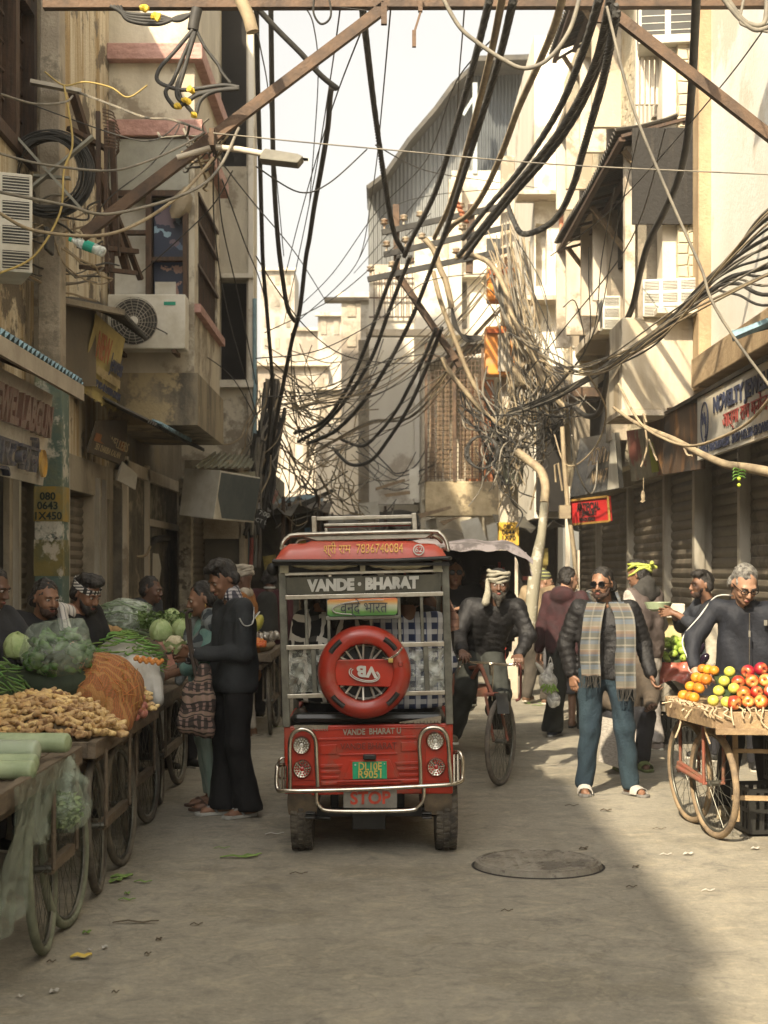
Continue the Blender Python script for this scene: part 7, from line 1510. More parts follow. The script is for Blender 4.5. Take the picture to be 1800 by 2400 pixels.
def turban(root, H, m, r0=.088, n=7, z0=.045, dz=.012, rt=.016, name='turban', tilt=.15, top=True, cap=None):
    b = MB()
    for i in range(n):
        ph = i*1.3; rr_ = r0*(1+.10*math.sin(math.pi*(i+.5)/n))
        b.tube([H(rr_*.86*math.cos(q), .012+rr_*1.08*math.sin(q), z0+dz*i+tilt*.12*math.sin(q+ph)+.004*math.sin(5*q+ph)) for q in np.linspace(0, 6.2832, 31)[:-1]], [rt*(1+.2*math.sin(3*q+ph)) for q in np.linspace(0, 6.2832, 31)[:-1]], 8, closed=True)
    o = part(name, b, m, root, 60)
    if top: part('turban_cap', blob([('e', H(0,.012,z0+dz*n*.55), (r0*.86,r0*1.05,dz*n*.5+.02), .02)], .01), cap or m, root, 179)
    return o
def glasses(root, H, m, lens, w_=.022, h_=.017, solid=False):
    b = MB()
    for s_ in (-1, 1): b.tube([H(s_*.032+w_*math.cos(q)*(1 if abs(math.cos(q)) < .9 else 1), -.104+abs(math.cos(q))*.0, .004+h_*math.sin(q)) for q in np.linspace(0, 6.28, 21)[:-1]], .0028, 6, closed=True); b.tube([H(s_*.054,-.103,.010), H(s_*.074,-.05,.010), H(s_*.080,.01,.004)], .0028, 6)
    b.tube([H(-.011,-.106,.008), H(.011,-.106,.008)], .0026, 6); g_ = part('glasses', b, m, root, 60)
    b = MB()
    for s_ in (-1, 1): b.lathe([(.001,0),(1,0)], (0,0,0), 'y', 18, caps=False) if 0 else b.add([H(s_*.032+w_*math.cos(q), -.1035, .004+h_*math.sin(q)) for q in np.linspace(0, 6.28, 19)[:-1]], [tuple(range(18))])
    part('lens', b, lens, g_); return g_
SUNG = mat('dark_lens', (.006,.006,.007), r=.25, bump=0, spec=.25); CLEARG = mat('glasses_lens', (.15,.15,.15), r=.3, bump=0, alpha=.12, spec=.1)
FRM = mat('glasses_frame', (.006,.006,.007), r=.5, bump=0, spec=.2)
def at(px, py): p = G(px, py); return (p.x, p.y, 0)
PUFF = cloth('black_puffer_nylon', (.0065,.0065,.0075), (.012,.0115,.0115), r=.6, bump=.5)

# --- 1 man with the checked scarf
r, j, H, hm = person('young man in sunglasses wearing a black puffer jacket, checked scarf and blue jeans', at(1418,1862), R(2), dict(
    knL=(-.12,-.03,.49), anL=(-.15,.03,.088), hiL=(-.10,0,.90), knR=(.135,-.06,.50), anR=(.185,-.03,.088), hiR=(.10,0,.90), shL=(-.20,0,1.385), elL=(-.29,.05,1.12), wrL=(-.25,.02,.90), shR=(.20,0,1.385), elR=(.30,.05,1.12), wrR=(.335,-.06,.90), head=(-.03,-.03,1.575)),
    skin=SK1, yaw=-28, pitch=5, hair='short', scale=1.0, beard=(0, mat('stubble', (.05,.03,.022), r=.8), 1),
    top=[dict(name='t_shirt', m=cloth('black_cotton', (.012,.012,.013)), r=.012, arms=False, hem=.08), dict(name='puffer_jacket', m=PUFF, r=.026, ring=(.050,.008), hem=.07, open=.080, fold=.006)],
    pants=dict(name='jeans', m=mat('blue_denim', (.011,.024,.036), r=.9, c2=(.022,.042,.055), sc=5, bump=.5, bsc=60, streak=.4), r=.013, w=.010, down=-.0, hemz=.04, fold=.007), shoes=dict(kind='sandal', bare=True, m=mat('grey_sandal', (.20,.19,.17)), strap=mat('white_strap', (.55,.52,.46)), dir={'L': (-.12,-1,0), 'R': (.5,-.85,0)}), th={'L': (.6,-.8,0), 'R': (-.3,-1,0)}, curl={'L': .5, 'R': .75})
glasses(r, H, FRM, SUNG, .024, .019)
def strip(root, pts, w_, t, m, name, side=V((1,0,0)), par=None, uvs=1, wav=.006):
    pc = crom(pts, 8); n = len(pc)-1; b = MB()
    b.grid(n, 8, lambda u, v: pc[round(u*n)]+side*(v-.5)*w_+V((0, wav*math.sin(v*9+u*8), 0)), t, uv=True)
    return part(name, b, m, par or root, 60)
SC = bands('checked_scarf', [('x',.285,.5,.0,(.12,.11,.085),1),('x',.143,.34,.05,(.06,.095,.14),.6),('x',.143,.12,.30,(.22,.205,.165),.6),('x',.285,.2,.62,(.13,.075,.045),.6),('y',.5,.18,.2,(.22,.205,.165),.4),('x',.03,.3,0,(.09,.08,.07),.25)], (.06,.064,.055), coord='UV')
s1 = strip(r, [V((.09,-.05,1.44)), V((.115,-.16,1.33)), V((.12,-.205,1.15)), V((.115,-.215,.98)), V((.12,-.205,.80))], .145, .02, SC, 'scarf')
strip(r, [V((-.07,-.05,1.44)), V((-.115,-.16,1.34)), V((-.14,-.205,1.2)), V((-.145,-.215,1.05)), V((-.14,-.21,.90))], .14, .02, SC, 'scarf_end', par=s1)
strip(r, [V((.085,-.055,1.455)), V((.10,.02,1.47)), V((.05,.075,1.475)), V((-.05,.075,1.475)), V((-.10,.02,1.47)), V((-.07,-.055,1.455))], .12, .02, SC, 'scarf_neck', side=V((.35,0,-.9)), par=s1)
b = MB(); rnd = random.Random(3)
for x0, z0 in ((.12,.80),(-.14,.90)):
    for i in range(22): x = x0-.07+.14*i/21; b.tube([V((x,-.212,z0+.01)), V((x+rnd.gauss(0,.008),-.215,z0-.04)), V((x+rnd.gauss(0,.014),-.212,z0-.085))], .0022, 4)
part('scarf_fringe', b, mat('dark_fringe', (.045,.042,.036)), s1)

# --- 2 young man looking at a phone
r, j, H, hm = person('young man in a black jacket and flared black trousers looking down at his phone', at(548,1912), R(-62), dict(
    head=(0,-.075,1.585), neck=(0,-.02,1.45), wrL=(-.07,-.30,1.06), elL=(-.23,-.03,1.10), wrR=(.06,-.31,1.09), elR=(.22,-.02,1.10), anL=(-.09,-.04,.09), anR=(.09,.06,.09), che=(0,-.0,1.27)), yaw=4, pitch=28, hair='full', skin=SK1, scale=1.02,
    top=[dict(name='jacket', m=cloth('charcoal_jacket', (.030,.034,.036), (.021,.024,.026)), r=.022, hem=.10, fold=.006, flare=.02)], pants=dict(m=cloth('black_trouser', (.006,.006,.0065)), r=.012, w=.022, fl=1, down=.02, hemz=.045, fold=.004),
    shoes=dict(kind='sandal', thong=1, bare=True, m=mat('white_flipflop', (.42,.42,.38)), strap=mat('grey_strap', (.25,.26,.25)), dir={'L': (-.1,-1,0), 'R': (.2,-1,0)}), hd={'L': (.2,-1,.1), 'R': (-.5,-.75,.2)}, th={'L': (-.3,-.1,1), 'R': (.3,-.2,1)}, curl={'L': .7, 'R': .7})
PRN = bands('small_print_cloth', [('x',.022,.45,0,(.03,.03,.05),.9),('z',.022,.45,.3,(.03,.03,.05),.6)], (.50,.48,.48), wob=.03)
part('collar', blob([('c',V((0,-.005,1.43)),V((0,-.03,1.50)),.072,.070,.01),('-c',V((0,-.02,1.40)),V((0,-.05,1.6)),.055,.056,.005)], .008), PRN, r, 179)
for s_ in 'LR': part('cuff', blob([('c',j['wr'+s_].lerp(j['el'+s_],.24),j['wr'+s_].lerp(j['el'+s_],.0),.040,.038,.01)], .008), PRN, r, 179)
b = MB(); b.tube(crom([V((.0,.146,1.33)), V((.09,.142,1.36)), V((.19,.10,1.36)), V((.245,.02,1.30))], 6), .0045, 6); b.tube(crom([V((.0,.146,1.33)), V((-.09,.142,1.36)), V((-.19,.10,1.36)), V((-.245,.02,1.30))], 6), .0045, 6); b.tube(crom([V((0,.146,1.33)), V((0,.115,1.41)), V((0,.08,1.46))], 4), .0045, 6); b.tube(crom([V((.20,.06,1.40)), V((.255,.03,1.30)), V((.262,-.03,1.28)), V((.24,-.06,1.33))], 6), .0045, 6); part('piping', b, M_LET, r, 60)
ph = thing('phone', 'dark mobile phone held by the young man in black', 'phone', (0,0,0)); 
RM = Matrix.Translation(r.location) @ Matrix.Rotation(R(-62), 4, 'Z') @ Matrix.Scale(1.02, 4)
ph.location = RM @ V((-.005,-.40,1.125)); ph.rotation_euler = (R(25), 0, R(-62)); part('case', MB().box((0,0,0),(.072,.15,.009)), M_BLACKP, ph, bevel=.003); part('screen', MB().box((0,0,.0055),(.066,.142,.001)), SUNG, ph)

# --- 3 woman in teal
r, j, H, hm = person('woman in a teal tunic and dark shawl carrying a patterned cloth bag', at(490,1893), R(-75), dict(head=(0,-.05,1.50), neck=(0,-.01,1.37), che=(0,0,1.22), shL=(-.15,0,1.31), shR=(.15,0,1.31), elL=(-.22,-.05,1.05), wrL=(-.15,-.28,.98), elR=(.2,-.05,1.05), wrR=(.12,-.3,.97), pel=(0,0,.88), hiL=(-.09,0,.86), hiR=(.09,0,.86)),
    yaw=2, pitch=12, hair='bun', skin=SK1, scale=.98, top=[dict(name='tunic', m=mat('teal_embroidered', (.12,.24,.21), r=.8, c2=(.20,.32,.27), sc=14, bump=.3), r=.025, low=.16, flare=.035, hem=.36, sleeve=.8, fold=.008)],
    pants=dict(m=mat('pale_teal_print', (.20,.28,.23), c2=(.30,.36,.30), sc=25, stretch=(1,1,.15), bump=.3), r=.012, hemz=.09, w=-.005), shoes=dict(kind='sandal', bare=True, thong=1, m=mat('brown_sandal', (.10,.06,.04))), th={'L': (0,-.2,1), 'R': (0,-.2,1)})
sh_m = bands('dark_shawl', [('x',.09,.35,0,(.22,.24,.23),.7),('z',.16,.25,.2,(.25,.27,.26),.5)], (.035,.045,.05), wob=.15)
part('shawl', blob([('c',V((-.08,-.0,1.37)),V((-.17,.0,1.33)),.075,.075,.03),('c',V((.08,-.0,1.37)),V((.17,.0,1.33)),.075,.075,.03),('c',V((.15,.02,1.32)),V((.12,-.10,1.15)),.075,.07,.04),('c',V((-.12,-.08,1.30)),V((-.10,-.16,1.05)),.07,.06,.04),('c',V((.10,-.12,1.15)),V((-.06,-.17,1.10)),.05,.05,.04),('c',V((-.1,-.16,1.05)),V((-.10,-.2,.9)),.045,.03,.03),('-c',V((0,-.01,1.3)),V((0,-.05,1.6)),.05,.06,.01)], .011, f=folds(.008, 4, 20, 40)), sh_m, r, 179)
part('earring', MB().ell(H(.082,-.0,-.045),(.006,.006,.014),8), mat('gold', (.6,.4,.1), metal=.8, r=.3, bump=0), r, 60)
bg_ = thing('cloth_bag', 'brown patterned cloth bag hanging from the arm of the woman in teal', 'bag', P(460,1745,10.2), world=True)
bgm = bands('patterned_bag', [('z',.12,.4,0,(.28,.20,.14),.9),('x',.05,.4,.1,(.30,.2,.16),.8),('z',.035,.3,0,(.02,.018,.016),.9)], (.05,.035,.028), wob=.12)
q = lambda a, c: P(a, c, 10.25); part('sack', blob([('c',q(478,1570),q(440,1690),.03,.07,.05),('c',q(482,1570),q(478,1700),.03,.07,.05),('c',q(450,1620),q(485,1640),.06,.06,.05),('c',q(432,1700),q(485,1715),.05,.045,.05),('e',q(460,1660),(.10,.06,.14),.05)], .011, f=folds(.010, 2, 25, 20)), bgm, bg_, 179)
b = MB(); b.tube(crom([q(462,1600),q(443,1500),q(438,1440),q(452,1430)], 6), .013, 6); b.tube(crom([q(475,1590),q(450,1520),q(445,1450)], 6), .012, 6); part('handle', b, mat('brown_strap', (.06,.045,.035)), bg_, 60)

# --- 4 man in orange kurta with turban, further
r, j, H, hm = person('man in an orange brown kurta and beige turban standing behind the couple', at(572,1722), R(-100), dict(), hair=None, skin=SK2, pitch=8, vox=1.3, top=[dict(name='kurta', m=cloth('orange_kurta', (.30,.13,.035), (.22,.09,.025)), r=.028, low=.28, flare=.03, hem=.48)], pants=dict(m=cloth('white_pyjama', (.5,.46,.38)), r=.022), shoes=dict(m=mat('brown_shoe', (.16,.09,.05)), sole=mat('brown_shoe', (.16,.09,.05))))
turban(r, H, cloth('beige_turban', (.50,.45,.36)), n=8)
part('neck_scarf', blob([('c',V((-.07,.02,1.44)),V((.07,.02,1.44)),.06,.06,.02)], .012), cloth('beige_turban', (.50,.45,.36)), r, 179)
# --- 5 distant walker with maroon backpack
r, j, H, hm = person('distant walker in a maroon jacket with dark backpack seen from behind', (-1.30,17.5,0), R(175), dict(), skin=SK2, vox=1.5, face=0, top=[dict(name='jacket', m=cloth('maroon_jacket', (.055,.012,.014)), r=.04, hem=.1)], pants=dict(m=cloth('dark_trouser', (.02,.02,.024)), r=.015), shoes=dict(m=M_BLACKP))
part('backpack', blob([('c',V((0,.2,1.32)),V((0,.21,1.0)),.12,.13,.02)], .015, f=folds(.006)), cloth('backpack_cloth', (.03,.03,.026)), r, 179)
part('neckband', MB().tube([H(.06*math.cos(q),.03+.06*math.sin(q),-.10) for q in np.linspace(0,6.28,20)[:-1]], .012, 6, closed=True), M_LET, r, 60)

# --- vendors on the left
r, j, H, hm = person('vendor in a dark sweater at the left edge reaching over the green beans', (-2.36,9.1,0), R(60), dict(head=(0,-.06,1.575), wrR=(.18,-.50,1.10), elR=(.22,-.22,1.14), wrL=(-.2,-.45,1.05), elL=(-.24,-.2,1.1)), skin=SK2, yaw=10, pitch=18, scale=1.0, top=[dict(name='sweater', m=cloth('dark_sweater', (.028,.030,.034)), r=.03, hem=.1)], pants=dict(m=cloth('dark_trouser', (.02,.02,.024)), r=.015), shoes=dict(m=M_BLACKP))
part('collar', blob([('c',V((0,0,1.41)),V((0,-.03,1.47)),.068,.068,.01)], .01), M_WHP, r, 179)
r, j, H, hm = person('greying vendor in black with a striped towel over his shoulder behind the bagged peppers', (-2.19,9.75,0), R(38), dict(head=(0,-.10,1.53), neck=(0,-.04,1.41), wrL=(-.12,-.42,1.08), elL=(-.24,-.18,1.12)), skin=SK1, yaw=4, pitch=10, top=[dict(name='shirt', m=cloth('black_shirt', (.016,.016,.018)), r=.026, hem=.1)], pants=dict(m=cloth('dark_trouser', (.02,.02,.024)), r=.015), shoes=dict(m=M_BLACKP), beard=(0, mat('stubble', (.05,.03,.022)), 1), scale=.98)
part('towel', blob([('c',V((.10,-.03,1.46)),V((.20,-.02,1.43)),.05,.05,.03),('c',V((.12,-.08,1.45)),V((.13,-.19,1.2)),.04,.03,.03)], .01, f=folds(.005)), bands('striped_towel', [('x',.03,.25,0,(.12,.12,.14),.8)], (.5,.48,.44)), r, 179)
r, j, H, hm = person('bearded vendor with a black and white checked headband leaning over his scale', (-2.08,10.3,0), R(55), dict(head=(0,-.12,1.52), neck=(0,-.05,1.40), che=(0,-.02,1.24), wrR=(.10,-.28,1.08), elR=(.22,-.10,1.12)), skin=SK1, yaw=0, pitch=24, top=[dict(name='shirt', m=cloth('black_shirt', (.016,.016,.018)), r=.026, hem=.1)], pants=dict(m=cloth('dark_trouser', (.02,.02,.024)), r=.015), shoes=dict(m=M_BLACKP), beard=(.02, HAIR, 1), hair='full')
part('headband', MB().grid(36, 3, lambda u, v: H(.089*math.cos(u*6.2832), .014+.108*math.sin(u*6.2832), .028+.04*v+.012*math.sin(u*6.28)), .008), bands('houndstooth', [('x',.026,.5,0,(.02,.02,.02),1),('z',.02,.4,0,(.02,.02,.02),1)], (.6,.58,.52)), r, 60)
part('inner_shirt', blob([('c',V((-.06,-.02,1.38)),V((.06,-.02,1.38)),.075,.075,.02)], .01), cloth('peach_vest', (.42,.24,.17)), r, 179)
person('young man in a black jacket seen in profile by the dark plaster wall', (-2.10,13.6,0), R(75), dict(head=(0,-.04,1.53), neck=(0,-.01,1.40)), skin=SK2, pitch=8, vox=1.2, scale=.98, top=[dict(name='jacket', m=cloth('blue_black_jacket', (.02,.024,.03)), r=.03, hem=.1)], pants=dict(m=cloth('dark_trouser', (.02,.02,.024)), r=.015), shoes=dict(m=M_BLACKP))
person('small figure in a peach shawl behind the cauliflowers', (-1.72,13.0,0), R(40), dict(head=(0,-.04,1.2), neck=(0,0,1.07), che=(0,0,.95), shL=(-.15,0,1.04), shR=(.15,0,1.04), elL=(-.2,-.05,.85), wrL=(-.1,-.2,.75), elR=(.2,-.05,.85), wrR=(.1,-.2,.75), pel=(0,0,.7), hiL=(-.08,0,.68), hiR=(.08,0,.68), knL=(-.08,-.05,.4), knR=(.08,-.05,.4)), skin=SK2, vox=1.4, hair='bun', top=[dict(name='shawl', m=cloth('peach_cloth', (.48,.24,.18)), r=.05, hem=.1, fold=.01)], pants=dict(m=cloth('dark_trouser', (.02,.02,.024)), r=.015), shoes=dict(m=M_BLACKP))

# --- rickshaw passengers (seated, backs to the viewer)
SIT = dict(pel=(0,0,.10), che=(0,.02,.44), neck=(0,.02,.60), head=(0,-.01,.735), shL=(-.18,.02,.555), shR=(.18,.02,.555), elL=(-.24,-.04,.30), elR=(.24,-.04,.30), wrL=(-.14,-.26,.22), wrR=(.14,-.26,.22), hiL=(-.09,-.02,.08), hiR=(.09,-.02,.08), knL=(-.12,-.42,.10), knR=(.12,-.42,.10), anL=(-.12,-.45,-.33), anR=(.12,-.45,-.33))
BWP = bands('black_white_bold_print', [('x',.10,.26,0,(.62,.6,.53),1),('z',.13,.24,.2,(.62,.6,.53),1),('x',.2,.3,.3,(.01,.01,.01),.9)], (.01,.01,.01), wob=.10)
BLC = bands('navy_white_check', [('x',.07,.42,0,(.5,.52,.54),.75),('z',.07,.42,0,(.5,.52,.54),.75),('x',.07,.1,.6,(.05,.07,.15),.8)], (.018,.03,.075))
def seated(label, x, y, z=.80, rz=180, **k):
    J = dict(SIT); J.update(k.pop('J', {})); return person(label, (x, y, z), R(rz), J, vox=1.1, pants=dict(m=cloth('dark_trouser', (.02,.02,.024)), r=.012, nocut=1), shoes=dict(m=M_BLACKP), **k)
seated('passenger in a bold black and white print shawl on the rear bench', -.30, RD+.40, .80, 176, skin=SK1, hair='long', J=dict(head=(0,-.03,.70), wrL=(.02,-.3,.2)), top=[dict(name='print_shawl', m=BWP, r=.035, hem=.02, flare=.03, fold=.010)])
r, *_ = seated('passenger in a navy and white checked shirt on the rear bench', .14, RD+.40, .80, 184, skin=SK2, top=[dict(name='checked_shirt', m=BLC, r=.03, hem=.05, flare=.03, fold=.008)], J=dict(head=(0,-.03,.72)))
seated('passenger in dark clothes on the front bench facing backward', -.10, RD+1.5, .78, 5, skin=SK2, top=[dict(name='dark_coat', m=cloth('dark_coat', (.016,.016,.018)), r=.04, hem=.05)])
seated('rickshaw driver in dark jacket at the handlebar', -.1, RD+1.95, .80, 180, skin=SK2, top=[dict(name='jacket', m=cloth('dark_coat', (.016,.016,.018)), r=.03, hem=.05)])
seated('child passenger raising an open hand out of the left side', -.42, RD+.95, .80, 95, skin=SK1, scale=.9, J=dict(wrR=(-.02,-.40,.60), elR=(.12,-.22,.42), head=(0,.02,.70)), hd={'R': (-.35,-.35,.9)}, th={'R': (.9,.2,.2)}, curl={'L': .5, 'R': .12}, top=[dict(name='orange_top', m=cloth('orange_top', (.48,.15,.05)), r=.02, hem=.05)])
r, *_ = seated('passenger in dark hair leaning out of the right side in a pinkish checked shawl', .30, RD+1.15, .82, 250, skin=SK2, hair='full', J=dict(head=(0,-.06,.74)), top=[dict(name='dark_coat', m=cloth('dark_coat', (.016,.016,.018)), r=.03, hem=.05)])
PSH = bands('pinkish_plaid', [('x',.05,.15,0,(.12,.07,.05),.6),('z',.05,.15,0,(.12,.07,.05),.6)], (.36,.21,.15))
b = MB(); b.grid(10, 14, lambda u, v: rk(1108+95*u*min(1,v*1.3+.1), 560+310*v-40*u*v, .9+.03*math.sin(u*9+v*4)), .012); solo('hanging_shawl', b, PSH, 'pinkish plaid shawl hanging out of the right side of the rickshaw', 'shawl', smooth=60)

# --- cycle rickshaw driver
DJ = dict(pel=(.08,.10,1.02), che=(.17,-.10,1.29), neck=(.20,-.17,1.43), head=(.22,-.24,1.56), shL=(-.01,-.13,1.375), shR=(.385,-.13,1.375), hiL=(-.01,.08,.98), hiR=(.18,.08,.98))
cxx, cyy = hx-.20, yf+.75
hbl = hbL-V((cxx, cyy, 0)); hbr = hbR-V((cxx, cyy, 0))
DJ.update(wrL=(hbl.x+.0, hbl.y+.07, hbl.z+.06), elL=(-.10,-.22,1.15), wrR=(hbr.x+.02, hbr.y+.08, hbr.z+.06), elR=(.47,-.20,1.14), knL=(-.04,-.22,.72), anL=(-.14,.0,.34), knR=(.24,-.16,.66), anR=(.22,.12,.52))
r, j, H, hm = person('bearded cycle rickshaw driver in a black quilted jacket and white headcloth', (cxx, cyy, 0), 0, DJ, skin=SK2, yaw=-2, pitch=6, hair='short', beard=(.065, mat('greying_beard', (.022,.020,.016), c2=(.075,.065,.052), sc=30, bump=.8, bsc=80), 1), scale=1.0,
    top=[dict(name='sweater', m=cloth('grey_wool', (.26,.25,.23)), r=.012, arms=False, hem=.06), dict(name='quilted_jacket', m=PUFF, r=.026, ring=(.060,.006), hem=.05, open=.032, fold=.008, collar=.4)],
    pants=dict(m=cloth('dark_green_trouser', (.030,.033,.028)), r=.025, w=.012, nocut=1, fold=.007), shoes=dict(m=mat('tan_sneaker', (.22,.17,.10), c2=(.1,.08,.05), sc=12)), hd={'L': (.15,-1,-.35), 'R': (-.15,-1,-.35)}, th={'L': (1,.1,0), 'R': (-1,.1,0)}, curl={'L': .95, 'R': -.95})
WHC = cloth('off_white_cotton', (.33,.31,.24), (.23,.215,.165))
turban(r, H, WHC, n=4, z0=.045, dz=.016, r0=.090, rt=.015, top=True, cap=cloth('black_cotton', (.012,.012,.013)), name='headcloth')
part('headcloth_tail', blob([('c',H(-.085,-.02,.04),H(-.092,-.035,-.08),.018,.024,.02),('c',H(-.09,-.04,-.08),H(-.104,-.055,-.14),.024,.036,.02)], .009, f=folds(.004,2,30,20)), WHC, r, 179)
# passengers of the cycle rickshaw
Y2 = yf+2.15
seated('woman passenger with round dark glasses and black coat under the grey hood', xc+.02, Y2+.1, .90, 0, skin=SK3, hair='long', scale=1.02, J=dict(wrL=(-.03,-.28,.40), elL=(-.2,-.12,.32), head=(0,-.02,.735)), top=[dict(name='black_coat', m=cloth('black_wool', (.018,.018,.018)), r=.04, hem=.02, collar=1.2)])
pr_ = [o for o in bpy.data.objects if o.get('label', '').startswith('woman passenger with round')][0]
H2 = lambda x, y, z: V((0,-.02,.735))+V((x, y, z)); glasses(pr_, H2, FRM, SUNG, .024, .022)
seated('child passenger with sunlit forehead and dark cap under the grey hood', xc-.33, Y2-.05, .80, 15, skin=SK3, scale=.9, J=dict(), top=[dict(name='olive_jacket', m=cloth('olive_jacket', (.05,.045,.035)), r=.04, hem=.02)])
seated('passenger in a dark hood behind the cycle driver', xc+.33, Y2+.15, .84, -10, skin=SK2, hair='full', top=[dict(name='dark_coat', m=cloth('dark_coat', (.016,.016,.018)), r=.05, hem=.02, hood=1)])

# --- right side walkers
r, j, H, hm = person('man in a striped green beanie and shabby brown sweater walking away', (1.95,19.3,0), R(150), dict(head=(-.03,-.10,1.53), neck=(0,-.04,1.42), knL=(-.12,-.10,.5), anL=(-.12,.06,.09), anR=(.10,.16,.12), pel=(0,.02,.93)), skin=SK3, yaw=-50, hair=None, vox=1.4, top=[dict(name='sweater', m=cloth('brown_fleece', (.28,.215,.13), (.21,.155,.09)), r=.05, hem=.10, fold=.007)], pants=dict(m=cloth('brown_grey_trouser', (.065,.055,.042)), r=.03, fold=.006), shoes=dict(m=mat('brown_shoe', (.16,.09,.05))))
part('beanie', blob([('e',H(0,.015,.06),(.086,.104,.085),.02,hm),('c',H(0,.02,.13),H(0,.03,.165),.03,.012,.03),('-e',H(0,-.05,-.05),(.2,.2,.075),.005)], .012), bands('striped_beanie', [('z',.042,.25,0,(.40,.42,.14),.9)], (.06,.06,.045)), r, 179)
r, j, H, hm = person('walker in a maroon hooded jacket and dark track trousers with white stripes', at(1325,1726), R(150), dict(head=(0,-.08,1.58), knL=(-.10,-.22,.52), anL=(-.10,-.34,.09), knR=(.10,-.02,.49), anR=(.12,.05,.09), wrR=(.30,-.02,.86), wrL=(-.26,-.05,.88)), skin=SK3, yaw=-35, pitch=8, hair='short', vox=1.15, top=[dict(name='hooded_jacket', m=cloth('dark_maroon', (.045,.014,.016), (.03,.014,.016)), r=.035, hem=.10, hood=1, fold=.006)], pants=dict(m=cloth('dark_track_trouser', (.016,.019,.016)), r=.025, w=.02, fl=1, hemz=.05), shoes=dict(name='clog', m=mat('navy_clog', (.02,.03,.06), bump=0), sole=M_LET, dir={'L': (0,-1,0), 'R': (0,-1,0)}))
b = MB()
for s_ in (-1, 1):
    for o_ in (0,.018): b.tube(crom([V((s_*.20,-.0+o_,.88)), V((s_*.185,-.13+o_,.55)), V((s_*.185,-.20+o_,.12))] if s_ < 0 else [V((s_*.20,o_,.88)), V((s_*.175,.0+o_,.5)), V((s_*.20,.06+o_,.12))], 5), .004, 4)
part('side_stripe', b, M_LET, r)
r, j, H, hm = person('woman in a blue and white checked sleeve carrying a white shopping bag', (1.90,16.4,0), R(165), dict(scale=1) and dict(head=(0,-.05,1.45), neck=(0,0,1.32), che=(0,0,1.17), shL=(-.15,0,1.27), shR=(.15,0,1.27), elR=(.22,-.02,1.02), wrR=(.24,-.10,.80), elL=(-.20,0,1.0), wrL=(-.2,-.1,.8), pel=(0,0,.85), hiL=(-.08,0,.83), hiR=(.08,0,.83), knL=(-.1,-.1,.45), anR=(.1,.10,.10)), skin=SK3, hair='long', vox=1.3, top=[dict(name='checked_top', m=bands('teal_white_check', [('x',.07,.5,0,(.02,.02,.025),1),('z',.07,.5,0,(.5,.5,.48),.8),('z',.14,.5,.2,(.02,.25,.3),.8)], (.05,.3,.34)), r=.02, hem=.1)], pants=dict(m=cloth('grey_skirt', (.17,.17,.18)), r=.03, hemz=.35), shoes=dict(kind='sandal', bare=True, m=M_BLACKP, thong=1))
wb = thing('shopping_bag', 'white plastic carrier bag with a long radish sticking out', 'bag', P(1292,1640,15.2), world=True)
q = lambda a, c, d=15.2: P(a, c, d); part('sack', blob([('c',q(1290,1560),q(1283,1590),.03,.07,.03),('e',q(1285,1600),(.095,.05,.11),.03),('e',q(1298,1640),(.07,.045,.08),.03)], .013, f=folds(.008, 5, 28, 30)), film('carrier_bag', (.75,.75,.70), .62, .3), wb, 70)
part('handle', MB().tube(crom([q(1283,1568),q(1290,1540),q(1297,1568)], 5), .006, 6), mat('white_strap', (.55,.52,.46)), wb, 60)
b = MB(); b.tube(crom([q(1256,1553),q(1268,1570),q(1290,1605)], 5), [.008,.012,.018,.022,.024,.026,.026,.026,.026,.026,.02], 10); solo('radish', b, M_WHP, 'long white radish poking out of the plastic carrier bag', 'radish', smooth=60)
b = MB()
for i in range(9): b.ell(q(1272+i*4,1608+(i*7%12),15.13), (.012,.01,.035), 8, (0,.8-.2*i,0))
solo('leafy_greens', b, mat('bright_green_veg', (.22,.35,.06), c2=(.12,.22,.04), bump=.1), 'green vegetables visible in the bottom of the carrier bag', 'vegetables', smooth=60)
YH = cloth('lime_cotton', (.52,.58,.12), (.40,.45,.08))
r, j, H, hm = person('man in a lime headband and quilted brown vest turning away from the viewer', at(1508,1758), R(-140), dict(head=(0,-.05,1.585), knL=(-.10,-.02,.5), anL=(-.10,.06,.09), knR=(.10,-.05,.5), anR=(.10,-.02,.09), elL=(-.27,-.02,1.12), wrL=(-.22,-.18,.92)), skin=SK1, yaw=15, pitch=6, hair='full', scale=1.03, top=[dict(name='kurta', m=cloth('off_white_kurta', (.50,.46,.40)), r=.022, low=.12, hem=.24, fold=.006), dict(name='quilted_vest', m=cloth('brown_quilted_vest', (.12,.095,.085), (.09,.07,.062), r=.6), r=.042, ring=(.10,.007), arms=False, hem=.10, sleeve=.1)], pants=dict(m=cloth('light_grey_trouser', (.36,.33,.30)), r=.02, w=.008, hemz=.07, fold=.007), shoes=dict(m=mat('grey_sneaker', (.26,.22,.19)), dir={'L': (.2,-1,0), 'R': (.2,-1,0)}))
part('vest_collar', blob([('c',V((-.08,.02,1.42)),V((.08,.02,1.42)),.085,.085,.03),('c',V((0,.03,1.40)),V((0,.03,1.50)),.09,.085,.02),('-c',V((0,0,1.4)),V((0,-.03,1.62)),.06,.07,.01)], .011), cloth('charcoal_fleece', (.05,.047,.042)), r, 179)
turban(r, H, YH, n=3, z0=.03, dz=.016, r0=.090, rt=.013, top=False, tilt=.35, name='headband'); part('knot', blob([('e',H(.0,.12,.06),(.03,.025,.025),.01),('c',H(.01,.13,.07),H(.04,.155,.09),.014,.02,.01),('c',H(-.01,.13,.07),H(-.04,.15,.05),.014,.018,.01)], .008), YH, r, 179)
